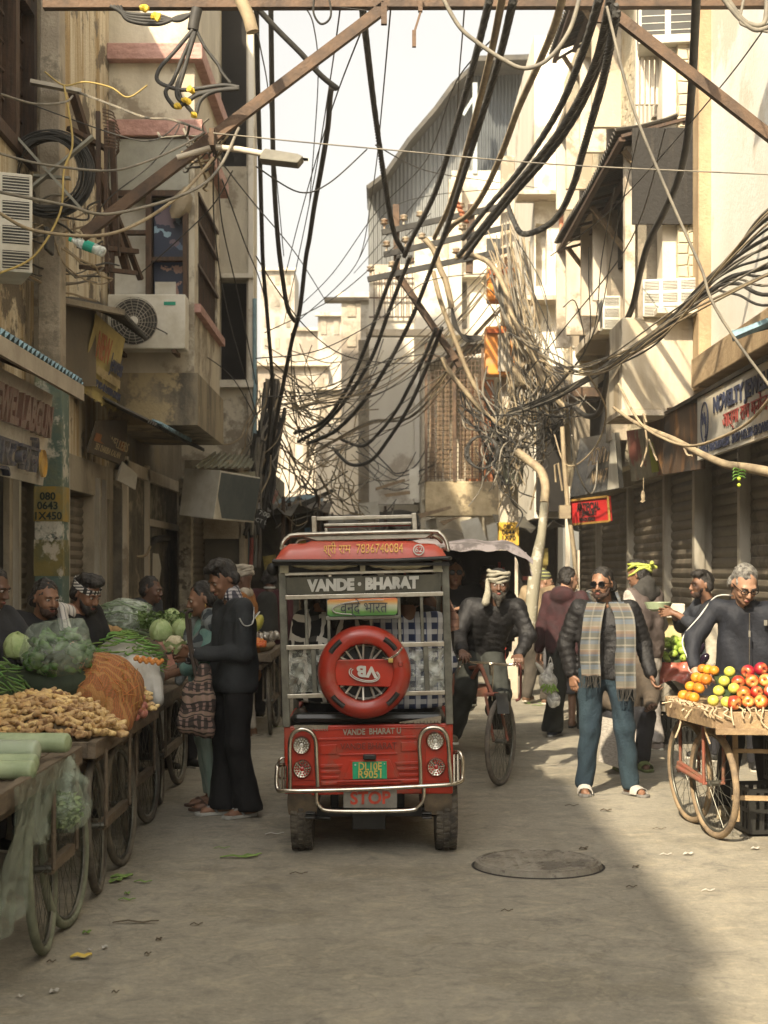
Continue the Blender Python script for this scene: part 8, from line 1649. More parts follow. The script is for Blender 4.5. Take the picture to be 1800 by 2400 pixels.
# sitting vendor between (newspaper bag and green sandals are seen past the scarf man's legs)
nb_ = thing('newspaper', 'folded newspaper standing between the scarf man and the vest man', 'newspaper', P(1440,1790,12.6), world=True)
part('sheet', MB().slab(quadw((1402,1785,12.6),(1450,1800,12.6),(1448,1688,12.7),(1412,1680,12.7)), .01), mat('newsprint', (.40,.37,.32), c2=(.22,.2,.18), sc=40, stretch=(1,1,4), bump=0), nb_)
r, j, H, hm = person('seated vendor mostly hidden behind the man with the checked scarf', (2.02,13.1,0), R(10), dict(pel=(0,.1,.42), che=(0,.02,.74), neck=(0,0,.9), head=(0,-.03,1.03), shL=(-.17,0,.86), shR=(.17,0,.86), elL=(-.24,-.1,.62), wrL=(-.16,-.3,.55), elR=(.24,-.1,.62), wrR=(.16,-.3,.55), hiL=(-.09,.1,.40), hiR=(.09,.1,.40), knL=(-.14,-.25,.45), knR=(.14,-.25,.45), anL=(-.10,-.22,.09), anR=(.10,-.25,.09)), skin=SK2, vox=1.3, top=[dict(name='shawl', m=cloth('brown_shawl', (.09,.07,.05)), r=.04, hem=.0)], pants=dict(m=cloth('dark_trouser', (.02,.02,.024)), r=.02), shoes=dict(kind='sandal', bare=True, m=mat('olive_sandal', (.14,.17,.06)), strap=mat('olive_sandal', (.14,.17,.06))))

# --- old man behind the apples
r, j, H, hm = person('grey haired man in glasses and a navy tracksuit jacket bending over the apples', (2.48,10.45,0), R(-12), dict(che=(0,-.08,1.26), neck=(-.02,-.14,1.40), head=(-.03,-.22,1.515), shL=(-.21,-.09,1.35), shR=(.19,-.09,1.35), elL=(-.36,-.14,1.16), wrL=(-.345,-.24,.98), elR=(.26,-.1,1.1), wrR=(.28,-.32,.96), anL=(-.16,.0,.09), anR=(.14,.0,.09)), skin=SK3, yaw=20, pitch=32, hair='short', hairm=HAIRG, scale=1.045,
    top=[dict(name='tracksuit_jacket', m=cloth('navy_tracksuit', (.008,.010,.016), (.017,.020,.028), r=.7), r=.020, hem=.12, collar=.5, fold=.009, flare=.02)], pants=dict(m=cloth('dark_trouser', (.02,.02,.024)), r=.02), shoes=dict(name='clog', m=mat('pale_clog', (.42,.36,.24)), sole=mat('pale_clog', (.42,.36,.24))), hd={'L': (.35,-.5,-.55), 'R': (.1,-.6,-.5)}, th={'L': (.8,.1,.2), 'R': (-.7,-.2,.2)}, curl={'L': .4, 'R': .4})
glasses(r, H, FRM, CLEARG, .024, .016)
b = MB()
for o_ in (-.012, .012): b.tube(crom([V((-.10,-.115+o_*.6,1.440)), V((-.21,-.10+o_,1.430)), V((-.315,-.13+o_,1.30)), V((-.418,-.15+o_,1.16)), V((-.385,-.22+o_,1.04))], 6), .006, 6)
part('shoulder_stripe', b, M_LET, r, 60)
b = MB(); b.tube([V((-.0,-.245,1.33)), V((-.0,-.235,1.0))], .003, 5); b.box((0,-.255,1.20),(.012,.008,.04)); b.box((.10,-.232,1.27),(.02,.006,.035)); part('zip', b, M_STEEL, r)
part('wristband', MB().tube([j['wrL']+V((.036*math.cos(q),.015*math.sin(q),.036*math.sin(q))) for q in np.linspace(0,6.28,16)[:-1]], .004, 6, closed=True), M_LET, r)
# --- vendor in profile behind him, and another head
r, j, H, hm = person('young bearded vendor in profile holding out a green plastic bowl', (2.86,13.6,0), R(-80), dict(wrL=(-.02,-.32,1.33), elL=(-.22,-.16,1.20), wrR=(.05,-.33,1.33), elR=(.22,-.18,1.20), head=(0,-.05,1.575)), skin=SK1, yaw=0, pitch=3, hair='full', beard=(0, mat('stubble', (.05,.03,.022)), 1), scale=.98, top=[dict(name='shirt', m=cloth('blue_grey_shirt', (.035,.04,.05)), r=.025, hem=.1, sleeve=.75)], pants=dict(m=cloth('dark_trouser', (.02,.02,.024)), r=.015), shoes=dict(m=M_BLACKP), hd={'L': (0,-1,.0), 'R': (-.1,-1,0)}, th={'L': (0,.2,1), 'R': (0,.2,1)})
bw = thing('plastic_bowl', 'pale green plastic bowl held out by the bearded vendor', 'bowl', (2.44,13.66,1.31)); part('bowl', MB().lathe([(.06,0),(.10,.02),(.125,.08),(.12,.08),(.095,.025),(.001,.008)], n=28), mat('pale_green_plastic', (.40,.48,.30), r=.3, bump=0), bw, 40)
person('dark haired man half hidden between the young vendor and the grey haired man', (3.0,12.9,0), R(-10), dict(head=(0,-.03,1.46), neck=(0,0,1.33), che=(0,0,1.18), shL=(-.17,0,1.28), shR=(.17,0,1.28)), skin=SK1, vox=1.2, pitch=10, top=[dict(name='shirt', m=cloth('cream_shirt', (.42,.38,.3)), r=.02, hem=.1)], pants=dict(m=cloth('dark_trouser', (.02,.02,.024)), r=.015), shoes=dict(m=M_BLACKP))
# =====================================================================  PRODUCE
def vary(m, v=.5, h=.03):      # every piece a slightly different tone
    nt = m.node_tree; b = nt.nodes['Principled BSDF']; src = b.inputs['Base Color'].links[0].from_socket
    oi = _n(nt, 'ShaderNodeObjectInfo'); hs_ = _n(nt, 'ShaderNodeHueSaturation'); a = _n(nt, 'ShaderNodeMapRange', ins={3: 1-v/2, 4: 1+v/2}); c = _n(nt, 'ShaderNodeMapRange', ins={3: .5-h, 4: .5+h})
    for x in (a, c): nt.links.new(oi.outputs['Random'], x.inputs[0])
    nt.links.new(a.outputs[0], hs_.inputs['Value']); nt.links.new(c.outputs[0], hs_.inputs['Hue']); nt.links.new(src, hs_.inputs['Color']); nt.links.new(hs_.outputs[0], b.inputs['Base Color']); return m
def proto(name, mbs, m, label, cat, group, smooth=179):
    return [tag(link(name, tomesh(name, b), m, None, smooth), label, cat, group) for b in mbs]
def scatter(protos, spots):
    """spots: (location, rotation, scale); the first ones move the prototypes themselves"""
    for i, (l, r_, s_) in enumerate(spots):
        o = protos[i] if i < len(protos) else protos[i % len(protos)].copy()
        if i >= len(protos): COL.objects.link(o)
        o.location = l; o.rotation_euler = r_; o.scale = (s_,)*3
def heap_spots(n, cx_, cy_, rx_, ry_, z0, h, size, flat=.5, rot=None, p=1.0, seed=1, shell=True):
    """items covering a mound: centre, half sizes, base height, mound height"""
    rn = random.Random(seed); out = []; pts = []
    for k in range(n*40):
        a = rn.uniform(0, 6.283); q = math.sqrt(rn.random()); x, y = cx_+rx_*q*math.cos(a), cy_+ry_*q*math.sin(a); z = z0+h*(1-q**2)**p
        if all((x-u)**2+(y-v)**2+(z-w_)**2 > (size*.85)**2 for u, v, w_ in pts): pts.append((x, y, z))
        if len(pts) >= n: break
    for x, y, z in pts: out.append((V((x, y, z)), rot(rn) if rot else (rn.uniform(-.5,.5), rn.uniform(-.5,.5), rn.uniform(0,6.28)), rn.uniform(.85,1.15)))
    return out
def mound(name, label, cat, c, r_, m, seed=0, lump=.06):
    return solo(name, MB().ell(c, r_, 24, None, lump, seed), m, label, cat, smooth=179)
JUTE = mat('jute_sack', (.17,.13,.075), c2=(.11,.085,.05), sc=20, bump=.6, bsc=80)
# --- ginger
GM = mat('ginger_skin', (.50,.32,.13), r=.7, c2=(.62,.46,.24), sc=22, bump=.3, bsc=60, c3=(.30,.18,.08))
vary(GM, .6, .012); gv = []
for s_ in range(6):
    rn = random.Random(s_); ps = [('c',(-.035,0,0),(.035,rn.uniform(-.01,.01),0),.013,.014,.008)]
    for k in range(5): x = rn.uniform(-.04,.045); a = rn.uniform(0,6.28); L = rn.uniform(.014,.032); e = (x+rn.uniform(-.008,.008), math.cos(a)*L, math.sin(a)*L*.5); ps.append(('c',(x,0,0),e,.011,.0115,.005))
    gv.append(blob(ps, .0065))
mound('ginger_sack', 'jute sack showing between the ginger roots at the near left', 'sack', (-1.83,8.12,.82), (.40,.32,.17), JUTE)
gp = proto('ginger_root', gv, GM, 'knobbly ginger root in the heap at the front corner of the left cart', 'ginger', 'ginger roots heaped on the near left cart')
scatter(gp, heap_spots(285, -1.80, 8.10, .40, .34, .825, .20, .037, rot=lambda rn: (rn.uniform(-.5,.5), rn.uniform(-.4,.4), rn.gauss(.15,.6)), p=.8))
mound('ginger_sack', 'jute sack under the farther pile of ginger', 'sack', (-1.60,9.45,.80), (.14,.34,.10), JUTE)
gp2 = proto('ginger_root', gv, GM, 'ginger root in the farther pile beside the pink onions', 'ginger', 'ginger roots in the farther pile')
scatter(gp2, heap_spots(60, -1.58, 9.42, .14, .38, .82, .15, .05, seed=4))
# --- netted heap
NET = bands('orange_brown_net', [('x',.012,.5,0,(.42,.15,.06),.6),('z',.012,.5,0,(.30,.10,.03),.7),('y',.05,.35,0,(.5,.3,.1),.4)], (.20,.10,.035), wob=.10, bump=.6)
nt_ = solo('net_sack', blob([('e',(-1.62,8.78,.98),(.25,.30,.22),.05),('c',(-1.70,8.72,1.10),(-1.78,8.75,1.27),.12,.03,.06),('c',(-1.52,8.7,.9),(-1.50,8.6,.84),.12,.10,.05)], .014, f=folds(.008,2,20,30)), NET, 'bulging orange brown net sack of carrots beside the ginger heap', 'net sack', smooth=179)
off = nt_.location; b = MB(); rn = random.Random(8)
for i in range(70):
    a = rn.uniform(3.3,6.0); e = rn.uniform(-.4,1.1); p = V((-1.62+.255*math.cos(a)*math.cos(e), 8.78+.305*math.sin(a)*math.cos(e), .98+.225*math.sin(e))); d_ = V((rn.gauss(0,.03), rn.gauss(0,.02), rn.gauss(0,.03))); b.tube([p-off-d_, p-off+V((0,-.006,.004)), p-off+d_], .0022, 4)
part('net_thread', b, mat('orange_thread', (.55,.17,.06), c2=(.35,.25,.06), sc=30, bump=0), nt_)
# --- onions
ob = MB(); ob.ell((0,0,0), (.024,.024,.022), 12); ob.tube([(0,0,.018),(0,0,.032)], [.006,.002], 6)
op = proto('onion', [ob], mat('pink_onion', (.45,.15,.12), r=.45, c2=(.55,.26,.2), sc=20, bump=.05), 'small pink onion in the strip between the net sack and the ginger', 'onion', 'pink onions on the near left cart')
scatter(op, heap_spots(75, -1.50, 9.05, .07, .42, .82, .20, .036, seed=9))
# --- green beans on both carts
BM = mat('green_bean', (.12,.24,.045), r=.5, c2=(.20,.34,.08), sc=10, bump=.05); BMD = mat('shaded_bean', (.075,.15,.035), r=.5, c2=(.12,.22,.05), sc=10, bump=.05)  # the darker copy puts the left heap's shade into the colour
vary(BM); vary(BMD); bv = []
for s_ in range(4):
    k = .012+.008*s_; bv.append(MB().tube(crom([(-.055,k,0),(-.02,0,.002),(.025,.0,0),(.06,k*1.2,.003)], 4), [.002,.004,.005,.0055,.0055,.0055,.0055,.0055,.0055,.005,.004,.003,.0015], 6))
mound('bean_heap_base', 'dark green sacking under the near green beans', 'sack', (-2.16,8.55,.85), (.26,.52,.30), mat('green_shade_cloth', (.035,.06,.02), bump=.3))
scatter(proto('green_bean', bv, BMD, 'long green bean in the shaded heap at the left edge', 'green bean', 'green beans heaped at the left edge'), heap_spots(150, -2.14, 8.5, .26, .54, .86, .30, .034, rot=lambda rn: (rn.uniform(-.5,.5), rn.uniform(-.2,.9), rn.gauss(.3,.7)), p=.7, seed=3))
mound('bean_sack', 'white sacking under the beans on the third cart', 'sack', (-1.80,10.50,.95), (.30,.50,.26), mat('white_sacking', (.45,.44,.38), bump=.4))
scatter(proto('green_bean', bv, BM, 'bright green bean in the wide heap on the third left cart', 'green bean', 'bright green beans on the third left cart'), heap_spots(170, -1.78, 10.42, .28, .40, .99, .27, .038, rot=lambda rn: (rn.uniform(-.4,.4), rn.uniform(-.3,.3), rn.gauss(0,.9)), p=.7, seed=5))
# --- potatoes
pv = [MB().ell((0,0,0), (.045,.036,.032), 12, None, .12, s_) for s_ in range(3)]
scatter(proto('potato', pv, mat('potato_skin', (.40,.26,.11), r=.75, c2=(.30,.19,.08), sc=14, bump=.2), 'brown potato stacked behind the beans by the dark shutter', 'potato', 'potatoes stacked behind the beans'), heap_spots(26, -2.0, 11.15, .22, .22, 1.03, .22, .062, seed=2))
mound('potato_sack', 'jute sack under the potatoes', 'sack', (-2.0,11.2,.95), (.24,.28,.24), JUTE)
# --- cabbage, cauliflower, greens
CAB = mat('pale_cabbage', (.38,.46,.22), r=.5, c2=(.26,.36,.13), sc=12, bump=.3)
def cabbage(c, r_, label, seed):
    t = thing('cabbage', label, 'cabbage', c); part('heart', MB().ell((0,0,0), (r_*.8,)*3, 16, None, .05, seed), CAB, t, 179); rn = random.Random(seed)
    for i in range(5):
        a0 = i*1.26+rn.uniform(-.2,.2)
        part('leaf', MB().grid(8, 8, lambda u, v, a0=a0: (lambda an, el, q: V((math.cos(an)*math.cos(el)*q, math.sin(an)*math.cos(el)*q, math.sin(el)*q)))(a0+(u-.5)*(1.9-1.1*v)+.05*math.sin(v*20), -.9+2.2*v+i*.08, r_*(.86+.06*i*.5+.14*(2*u-1)**2*(.4+v)+.02*math.sin(u*26+v*9))), .004), CAB, t, 60)
    return t
cabbage(P(378,1482,10.9), .085, 'pale green cabbage lying on the beans nearest the potatoes', 3); cabbage(P(428,1480,11.3), .085, 'cabbage farthest right beside the woman in teal', 5); cabbage(P(42,1520,8.9), .085, 'round cabbage in shade beside the bag of peppers', 8); cabbage(P(405,1450,11.6), .07, 'small cabbage at the back of the third left cart', 9)
cf = thing('cauliflower', 'creamy cauliflower at the corner of the third left cart', 'cauliflower', P(410,1512,10.3))
part('curd', blob([('e',(.045*math.cos(a)*math.cos(e),.045*math.sin(a)*math.cos(e),.045*math.sin(e)),(.026,.026,.024),.006) for a in np.linspace(0,6.28,8)[:-1] for e in (-.2,.5,1.1)]+[('e',(0,0,0),(.05,.05,.045),.01)], .008, f=folds(.003,1,60,90)), mat('cauliflower_curd', (.55,.50,.34), c2=(.45,.4,.25), sc=40, bump=.6), cf, 179)
part('leaf', MB().grid(24, 4, lambda u, v: V((math.cos(u*6.28)*(.045+.035*v), math.sin(u*6.28)*(.045+.035*v), -.05+.07*v+.012*math.sin(u*30)))), CAB, cf, 60)
b = MB(); rn = random.Random(4)
for i in range(420):
    c_ = P(rn.uniform(330,450), rn.uniform(1432,1475), 11.6)+V((0, rn.uniform(-.3,.2), 0)); s_ = rn.uniform(.012,.03); R_ = Euler((rn.uniform(-1,1), rn.uniform(-1,1), rn.uniform(0,6))).to_matrix(); b.add([c_+R_ @ V(q) for q in ((-s_,0,0),(0,-s_*.6,.004),(s_,0,0),(0,s_*.6,.004))], [(0,1,2,3)])
for i in range(60): c_ = P(rn.uniform(330,450), 1470, 11.6); b.tube([c_, c_+V((rn.gauss(0,.04), rn.gauss(0,.03), .10))], .002, 4)
solo('leafy_greens', b, mat('dark_leaf', (.05,.10,.02), c2=(.12,.19,.05), sc=9, bump=0), 'loose bunch of dark coriander leaves behind the cabbages', 'greens', kind='stuff')
b = MB(); rn = random.Random(14)
for i in range(260):
    c_ = V((-1.68+rn.uniform(-.22,.1), 10.0+rn.uniform(-.2,.25), .84+abs(rn.gauss(0,.05)))); s_ = rn.uniform(.01,.025); R_ = Euler((rn.uniform(-1,1), rn.uniform(-1,1), rn.uniform(0,6))).to_matrix(); b.add([c_+R_ @ V(q) for q in ((-s_,0,0),(0,-s_*.6,.004),(s_,0,0),(0,s_*.6,.004))], [(0,1,2,3)])
solo('leafy_greens', b, mat('dark_leaf', (.05,.10,.02)), 'dark herb leaves beside the white sack at the woman in teal', 'greens', kind='stuff')
# bundle of spring onions in clear plastic
so_ = thing('spring_onion_bundle', 'bundle of pale green stalks wrapped in clear plastic before the plaster wall', 'vegetable bundle', (-2.02,12.0,1.15), world=True)
b = MB(); rn = random.Random(5)
for i in range(90):
    y, z = rn.uniform(11.8,12.2), rn.uniform(1.17,1.42); b.tube([V((-2.18,y,z)), V((-2.02+rn.gauss(0,.02),y-.05,z+rn.gauss(.01,.02))), V((-1.84,y+rn.gauss(0,.02),z+rn.gauss(-.02,.02)))], .005, 5)
part('stalks', b, mat('pale_stalks', (.30,.38,.25), c2=(.18,.26,.14), sc=12, bump=0), so_, 60)
part('wrap', MB().ell((-2.01,11.98,1.30), (.21,.24,.16), 20, None, .08, 3), film('clear_wrap', (.7,.78,.68), .32), so_, 60)
mound('vegetable_crate_cover', 'dark sheet under the wrapped spring onions', 'cover', (-1.98,12.0,.98), (.3,.3,.2), M_CTIMB)
# bag of green peppers
pb = thing('pepper_bag', 'knotted clear plastic bag full of dark green peppers on top of the heap', 'bag', P(138,1590,8.55), world=True)
pc_ = P(136,1530,8.55); b = MB(); rn = random.Random(6)
for i in range(64):
    a, e = rn.uniform(0,6.28), rn.uniform(-1.2,1.2); c_ = pc_+V((.165*math.cos(a)*math.cos(e), .15*math.sin(a)*math.cos(e), .115*math.sin(e)-.005)); b.ell(c_, (.026,.025,.052), 9, (rn.uniform(0,3),rn.uniform(0,3),rn.uniform(0,3)), .25, i)
part('pepper', b, mat('green_pepper', (.03,.085,.02), r=.25, c2=(.09,.18,.04), sc=9, bump=.02), pb, 179)
part('bag', blob([('e',tuple(pc_),(.205,.19,.145),.03),('c',pc_+V((.05,0,.10)),pc_+V((.12,0,.16)),.08,.03,.03),('c',pc_+V((-.1,0,.08)),pc_+V((.1,0,.12)),.09,.07,.04)], .014, f=folds(.008,3,24,30)), film('pepper_bag_film', (.50,.60,.50), .21, .1), pb, 179)
mound('vegetable_sack', 'dark sack under the bag of peppers', 'sack', P(136,1600,8.7), (.26,.26,.16), mat('dark_green_sack', (.03,.045,.025), bump=.3))
# white sack, carrots pieces and tiny orange fruit
ws_ = solo('white_sack', blob([('e',(-1.66,9.98,.98),(.20,.16,.13),.04),('c',(-1.50,9.92,.93),(-1.46,9.86,.84),.07,.05,.04),('c',(-1.78,10.0,1.05),(-1.5,9.95,1.06),.05,.05,.04)], .014, f=folds(.012,5,18,22)), mat('white_plastic_sack', (.50,.50,.46), r=.5, c2=(.4,.4,.37), sc=6, bump=.3), 'crumpled white plastic sack between the near cart and the beans', 'sack', smooth=179)
ocv = MB().ell((0,0,0), (.016,.016,.015), 10)
scatter(proto('small_tomato', [ocv], mat('orange_tomato', (.62,.22,.05), r=.35, c2=(.6,.3,.08), bump=0), 'tiny orange tomato lying along the white sack', 'tomato', 'tiny tomatoes along the white sack'), [(P(318+i*3.6, 1540+abs((i%4)-1)*4+i*.5, 9.78), (0,0,i), 1) for i in range(18)])
cv = [MB().tube([(-.05,0,0),(-.02,.002,0),(.03,0,.002),(.06,.003,0)], [.016,.018,.014,.004], 8)]
scatter(proto('turmeric_root', cv, mat('orange_root', (.50,.24,.09), c2=(.4,.2,.08), bump=.2), 'orange brown root in the pile below the white sack', 'root', 'orange roots below the white sack'), heap_spots(34, -1.62, 9.72, .12, .12, .86, .12, .045, seed=12))
# --- near cart: bottle gourds, plastic sheet and bag
GG = mat('bottle_gourd', (.24,.31,.18), r=.35, c2=(.38,.46,.28), sc=5, bump=.02)
for i, (y, z, r_, lb) in enumerate(((6.62,.90,.050,'uppermost and palest bottle gourd on the nearest cart'),(6.50,.865,.040,'middle bottle gourd on the nearest cart'),(6.36,.855,.040,'lowest bottle gourd at the rim of the nearest cart'),(6.95,.90,.045,'bottle gourd lying behind the other three at the lower left'))):
    solo('bottle_gourd', MB().tube(crom([(-2.35,y+.03,z),(-2.0,y,z+.01),(-1.7,y-.02,z),(-1.52+i*.02,y-.03,z),(-1.475+i*.02,y-.035,z)], 6), [r_*.9]*4+[r_]*16+[r_*.96,r_*.88,r_*.7,r_*.45,r_*.15], 14), mat('frosty_gourd', (.36,.40,.34), r=.3, c2=(.35,.42,.3)) if i == 0 else GG, lb, 'gourd', smooth=60)
ps_ = MB().grid(40, 24, lambda u, v: V((-1.42+.05*math.sin(u*21+v*2)*v+.03*math.sin(u*53+v*4)*v+.012*math.sin(u*110+v*9)*v-.10*v*math.sin(v*2), 5.9+1.15*u-.25*v*(1-u)*0, .84-(.52+.12*math.sin(u*9))*v*(1-.65*u**2))), .002)
solo('plastic_sheet', ps_, film('drape_film', (.36,.42,.34), .22, .08), 'crumpled clear plastic sheet draped over the rim of the nearest cart', 'plastic sheet', smooth=70)
hb_ = thing('greens_bag', 'clear plastic bag of leafy greens hanging from the rim of the nearest cart', 'bag', P(148,1950,6.9), world=True)
q = lambda a, c, d=6.88: P(a, c, d)
part('bag', blob([('c',q(163,1772),q(165,1830),.012,.045,.03),('c',q(165,1830),q(160,1880),.05,.10,.05),('e',q(150,1895),(.115,.09,.11),.04),('c',q(195,1830),q(202,1838),.02,.012,.02),('c',q(172,1850),q(198,1832),.05,.02,.03)], .010, f=folds(.006,6,30,16)), film('greens_bag_film', (.50,.60,.48), .22, .08), hb_, 179)
b = MB(); rn = random.Random(3)
for i in range(500):
    a, e, k = rn.uniform(0,6.28), rn.uniform(-1.4,1.2), rn.random()**.4; c_ = q(150,1897)+V((.095*k*math.cos(a)*math.cos(e), .075*k*math.sin(a)*math.cos(e), .09*k*math.sin(e))); s_ = rn.uniform(.008,.022); R_ = Euler((rn.uniform(-1,1), rn.uniform(-1,1), rn.uniform(0,6))).to_matrix(); b.add([c_+R_ @ V(z) for z in ((-s_,0,0),(0,-s_*.6,.004),(s_,0,0),(0,s_*.6,.004))], [(0,1,2,3)])
part('greens', b, mat('bagged_leaf', (.14,.22,.07), c2=(.30,.36,.17), sc=12, bump=0), hb_)
# --- papayas on the far left fruit cart
for i, (px, py, rr_, lb) in enumerate(((603,1462,(.06,.06,.10),'upright yellow green papaya on the farther left fruit cart'),(588,1480,(.06,.06,.09),'papaya leaning behind the man in orange'))):
    solo('papaya', MB().ell(P(px,py,15.6), rr_, 14, (0,.5,0), .04, i), mat('papaya_skin', (.45,.36,.06), r=.45, c2=(.18,.26,.05), sc=7, bump=0), lb, 'papaya', smooth=179)
solo('foil_bag', blob([('e',P(628,1492,15.5),(.13,.10,.06),.03),('e',P(612,1495,15.45),(.12,.10,.05),.03)], .014, f=folds(.02,3,35,40)), mat('crumpled_foil', (.45,.43,.38), r=.2, metal=.6, c2=(.3,.28,.24), bump=.4), 'crumpled silver foil bag on the rim of the farther fruit cart', 'foil bag', smooth=40)
scatter(proto('tomato', [MB().ell((0,0,0), (.032,.032,.027), 12)], mat('red_tomato', (.50,.07,.02), r=.3, c2=(.65,.3,.04), sc=5, bump=0), 'red and yellow fruit at the corner of the farther left cart', 'fruit', 'red and yellow fruit on the farther left cart'), [(P(592+(i%5)*6.5, 1512-(i//5)*6, 15.25+.06*(i//5)), (0,0,i), 1) for i in range(14)])
mound('fruit_cover', 'cloth covering the back of the farther left fruit cart', 'cloth', (-1.6,16.4,.88), (.45,.9,.16), mat('dusty_cloth', (.30,.25,.17)))
# --- apples and oranges
def apple_mesh(r_):
    b = MB(); b.lathe([(.001,-r_*.70),(r_*.30,-r_*.84),(r_*.70,-r_*.66),(r_*.97,-r_*.12),(r_*.99,r_*.25),(r_*.82,r_*.68),(r_*.50,r_*.88),(r_*.22,r_*.82),(.001,r_*.60)], n=20, caps=False); return b
def apple_mat(name, red, yel, lo, hi):
    m = mat(name, red, r=.28, bump=0, coat=.3); nt = m.node_tree; L = nt.links.new; tc = nt.nodes['Texture Coordinate']
    s_ = _n(nt, 'ShaderNodeSeparateXYZ'); L(tc.outputs['Object'], s_.inputs[0]); n = _n(nt, 'ShaderNodeTexNoise', ins={'Scale': 30, 'Detail': 4}); mp = _n(nt, 'ShaderNodeMapping', ins={'Scale': (1,1,.15)}); L(tc.outputs['Object'], mp.inputs[0]); L(mp.outputs[0], n.inputs[0])
    a = _n(nt, 'ShaderNodeMath', operation='MULTIPLY_ADD', ins={1: 14.0, 2: .15}); L(s_.outputs[2], a.inputs[0]); ad = _n(nt, 'ShaderNodeMath', operation='ADD'); L(a.outputs[0], ad.inputs[0]); L(n.outputs[0], ad.inputs[1])
    mr = _n(nt, 'ShaderNodeMapRange', ins={1: lo, 2: hi}); L(ad.outputs[0], mr.inputs[0]); x = _n(nt, 'ShaderNodeMixRGB', ins={1: _c(red), 2: _c(yel)}); L(mr.outputs[0], x.inputs[0]); L(x.outputs[0], nt.nodes['Principled BSDF'].inputs['Base Color']); return m
AM = apple_mat('apple_skin', (.40,.035,.02), (.62,.34,.10), .95, 1.35)
vary(AM, .45, .022); ap = thing('apple', 'red and yellow apple in the stepped rows on the right hand cart', 'apple', group='apples on the right hand cart'); part('skin', apple_mesh(.042), AM, ap, 179); part('stalk', MB().tube([(0,0,.026),(.004,0,.05)], .0022, 5), M_WOODD, ap)
spots = []; rn = random.Random(31)
for row in range(4):
    y, z = 9.30+.085*row, .875+.058*row; x0 = 2.12+.035*row
    for i in range(15-row):
        x = x0+.083*i+.04*(row % 2)
        if x < 3.15: spots.append((x, y+rn.gauss(0,.011), z+rn.gauss(0,.007)))
for x in (2.5,2.68,2.86,3.0): spots.append((x, 9.56, 1.09))
for i, s_ in enumerate(spots):
    rt_ = (rn.uniform(1.0,2.2), rn.uniform(-.6,.6), rn.uniform(-.7,.7)); o = dup(ap) if i else ap; o.location = s_; o.rotation_euler = rt_; o.scale = (rn.uniform(.88,1.08),)*3
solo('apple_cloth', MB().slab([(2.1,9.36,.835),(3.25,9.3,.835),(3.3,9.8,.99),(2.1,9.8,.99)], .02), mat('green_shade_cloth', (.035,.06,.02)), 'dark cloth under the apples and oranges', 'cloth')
om = MB().ell((0,0,0), (.036,.036,.034), 14)
opx = proto('orange', [om], vary(mat('orange_peel', (.62,.19,.02), r=.4, c2=(.64,.27,.03), sc=9, bump=.15, bsc=90), .4, .012), 'orange in the stepped rows at the left end of the apple cart', 'orange', 'oranges at the left end of the apple cart')
sp = []
for row in range(4):
    for i in range(3): sp.append((V((1.93+.018*i+.045*row+rn.gauss(0,.006), 9.86-.085*i+.03*row, .872+.055*row)), (0,0,i), rn.uniform(.9,1.08)))
scatter(opx, sp)
scatter(proto('sweet_lime', [om], mat('yellow_green_peel', (.50,.52,.08), r=.4, c2=(.6,.5,.1), sc=6, bump=.1), 'yellow green sweet lime between the oranges and the apples', 'sweet lime', 'sweet limes between oranges and apples'), [(V((2.03+.045*row, 9.47+.05*row, .872+.056*row)), (0,0,row), 1.02) for row in range(4)]+[(V((2.08,9.33,.875)), (0,0,2), 1), (V((2.15,9.44,.95)), (0,0,2), 1)])
# guavas
gvm = MB(); gvm.ell((0,0,0), (.040,.034,.033), 12, None, .05, 2); gvm.tube([(.036,0,0),(.048,0,0)], [.008,.006], 6)
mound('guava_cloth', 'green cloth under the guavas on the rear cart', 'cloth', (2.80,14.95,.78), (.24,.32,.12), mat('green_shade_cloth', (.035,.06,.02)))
scatter(proto('guava', [gvm], mat('guava_skin', (.36,.48,.08), r=.4, c2=(.26,.38,.06), sc=8, bump=.03), 'shiny green guava piled on the rear cart above the red sheet', 'guava', 'guavas piled on the rear cart'), heap_spots(40, 2.80, 14.82, .23, .22, .80, .22, .062, seed=6))
for i, (px, py) in enumerate(((1630,1500),(1642,1520),(1650,1545))): solo('aubergine', MB().ell(P(px,py,12.3), (.035,.035,.06), 12, (.4,.3*i,0)), mat('aubergine_skin', (.015,.008,.018), r=.2, bump=0), ['upper dark aubergine behind the grey haired man arm','middle dark aubergine behind the grey haired man arm','lower dark aubergine beside the guavas'][i], 'aubergine', smooth=179)

# =====================================================================  LITTER ON THE ROAD
def leafbit(px, py, L, w_, m, label, name='leaf_scrap', rz=0, cat='leaf scrap', curl=.3):
    c_ = G(px, py); b = MB(); b.grid(6, 3, lambda u, v: V(((u-.5)*L, (v-.5)*w_*math.sin(math.pi*(.08+.84*u)), .006+curl*w_*abs(v-.5)+.01*math.sin(u*5)**2)), .003)
    o = link(name, tomesh(name, b), m, None, 60); o.location = c_; o.rotation_euler = (0,0,rz); return tag(o, label, cat)
GL = mat('fresh_leaf', (.13,.22,.05), c2=(.22,.32,.09), sc=20, bump=.1); DL = mat('dry_scrap', (.07,.055,.035), c2=(.12,.09,.055), bump=.2); PW = mat('paper_scrap', (.45,.43,.38), bump=.1); YL = mat('yellow_leaf', (.60,.42,.06), c2=(.5,.45,.2), bump=.1)
leafbit(285,2060,.12,.07,GL,'curled green cabbage leaf near the left wheels',rz=.3); leafbit(272,2068,.10,.05,GL,'lower half of the torn green leaf near the left wheels',rz=1.0); leafbit(335,2070,.10,.022,GL,'green stalk lying right of the curled leaf',rz=-.15)
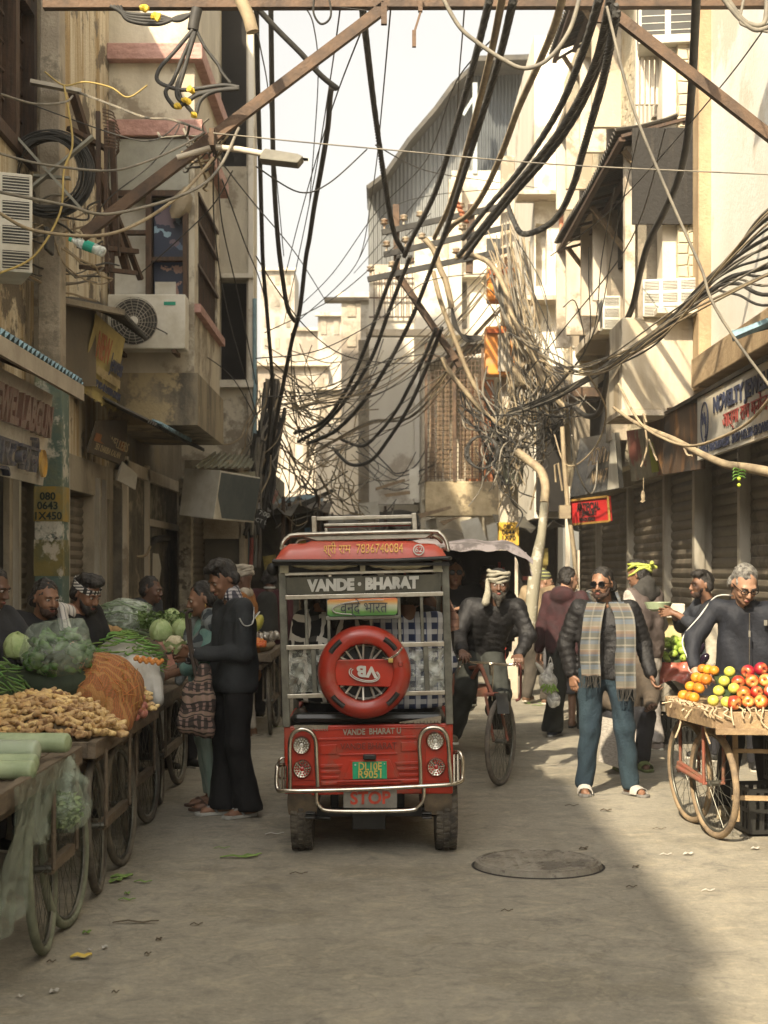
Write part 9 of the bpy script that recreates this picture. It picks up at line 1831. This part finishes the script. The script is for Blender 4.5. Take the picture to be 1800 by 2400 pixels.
leafbit(298,2098,.03,.025,GL,'small green scrap below the curled leaf',rz=.5); leafbit(297,2112,.09,.018,GL,'thin green stem below the small green scrap',rz=-.1); leafbit(203,2190,.04,.03,GL,'tiny green leaf scrap alone on the left road',rz=.5)
leafbit(190,2248,.09,.06,YL,'yellow flower scrap on the road at lower left',rz=.2); leafbit(245,2225,.03,.022,PW,'white scrap right of the yellow flower',rz=1.2); leafbit(210,2230,.025,.012,PW,'tiny white scrap just above the yellow flower'); leafbit(127,2328,.04,.025,PW,'pale scrap near the bottom left',rz=.7); leafbit(47,2340,.03,.015,PW,'little white crumb at the far bottom left')
leafbit(346,2240,.03,.02,DL,'dark crumb right of the white scrap'); leafbit(372,2206,.03,.02,DL,'brown crumb higher on the left road',rz=.6); leafbit(270,2330,.03,.012,DL,'short dry twig at the lower left'); leafbit(120,2258,.04,.012,DL,'dry twig left of the yellow flower')
leafbit(643,1957,.12,.02,PW,'crumpled white paper strip left of the rickshaw wheel',rz=.1); leafbit(560,2012,.22,.04,GL,'smear of crushed green leaves on the road left of the rickshaw',rz=.05); leafbit(590,2008,.12,.03,GL,'green stalks beside the crushed leaves',rz=.4); leafbit(520,1990,.10,.008,GL,'thin green stem above the crushed leaves')
leafbit(700,2050,.10,.01,DL,'brown straw below the rickshaw'); leafbit(318,2165,.22,.02,DL,'dark wet streak scrap on the left road'); leafbit(460,2170,.06,.012,DL,'short dark straw in the middle of the road')
leafbit(1368,1992,.06,.03,DL,'dead leaf right of the manhole cover',rz=.4); leafbit(1420,1902,.08,.03,DL,'curled dead leaf on the sunlit road'); leafbit(1545,1945,.09,.008,DL,'dry straw on the sunlit road'); leafbit(1490,2035,.05,.02,DL,'brown scrap below the sunlit patch',rz=.6)
leafbit(1613,2005,.06,.035,PW,'white paper scrap below the apple cart',rz=.2); leafbit(1770,1992,.05,.03,PW,'white paper bit at the right edge of the road'); leafbit(1660,2090,.07,.012,PW,'pale straw in the sunlit strip'); leafbit(1560,2005,.07,.008,PW,'thin pale straw left of the paper scrap'); leafbit(1480,2082,.06,.015,DL,'pair of dark crumbs below the sunlit patch'); leafbit(1188,2138,.06,.01,DL,'dark straw below the manhole cover'); leafbit(1340,1890,.10,.01,DL,'dark straw between the standing man and the manhole')
for i, (px, py) in enumerate(((1260,1655),(1290,1660),(1235,1650),(1275,1650))): leafbit(px,py,.14,.04,GL,'green leaf scrap %s on the sunny road behind the cyclist' % ['nearest','farthest right','farthest left','in the middle'][i],rz=i)
leafbit(650,1705,.12,.02,GL,'green leaf scrap left of the rickshaw body'); leafbit(600,1725,.15,.012,DL,'dark twig by the farther left cart wheel')
# =====================================================================  DUSTY AIR OF THE LANE
hz = bpy.data.materials.new('dusty_air'); hz.use_nodes = True; nt = hz.node_tree
for n_ in list(nt.nodes):
    if n_.type != 'OUTPUT_MATERIAL': nt.nodes.remove(n_)
pv_ = _n(nt, 'ShaderNodeVolumePrincipled'); pv_.inputs['Color'].default_value = (1, .96, .88, 1); pv_.inputs['Density'].default_value = .0024; pv_.inputs['Anisotropy'].default_value = .3
nt.links.new(pv_.outputs[0], nt.nodes['Material Output'].inputs['Volume'])
b = MB(); b.span((-90, -60, -1.2), (90, 110, 14.5))
o = link('haze', tomesh('haze', b), hz); tag(o, 'thin dusty haze filling the whole lane', 'haze'); o['kind'] = 'stuff'
S.cycles.volume_max_steps = 64; S.cycles.volume_step_rate = 4
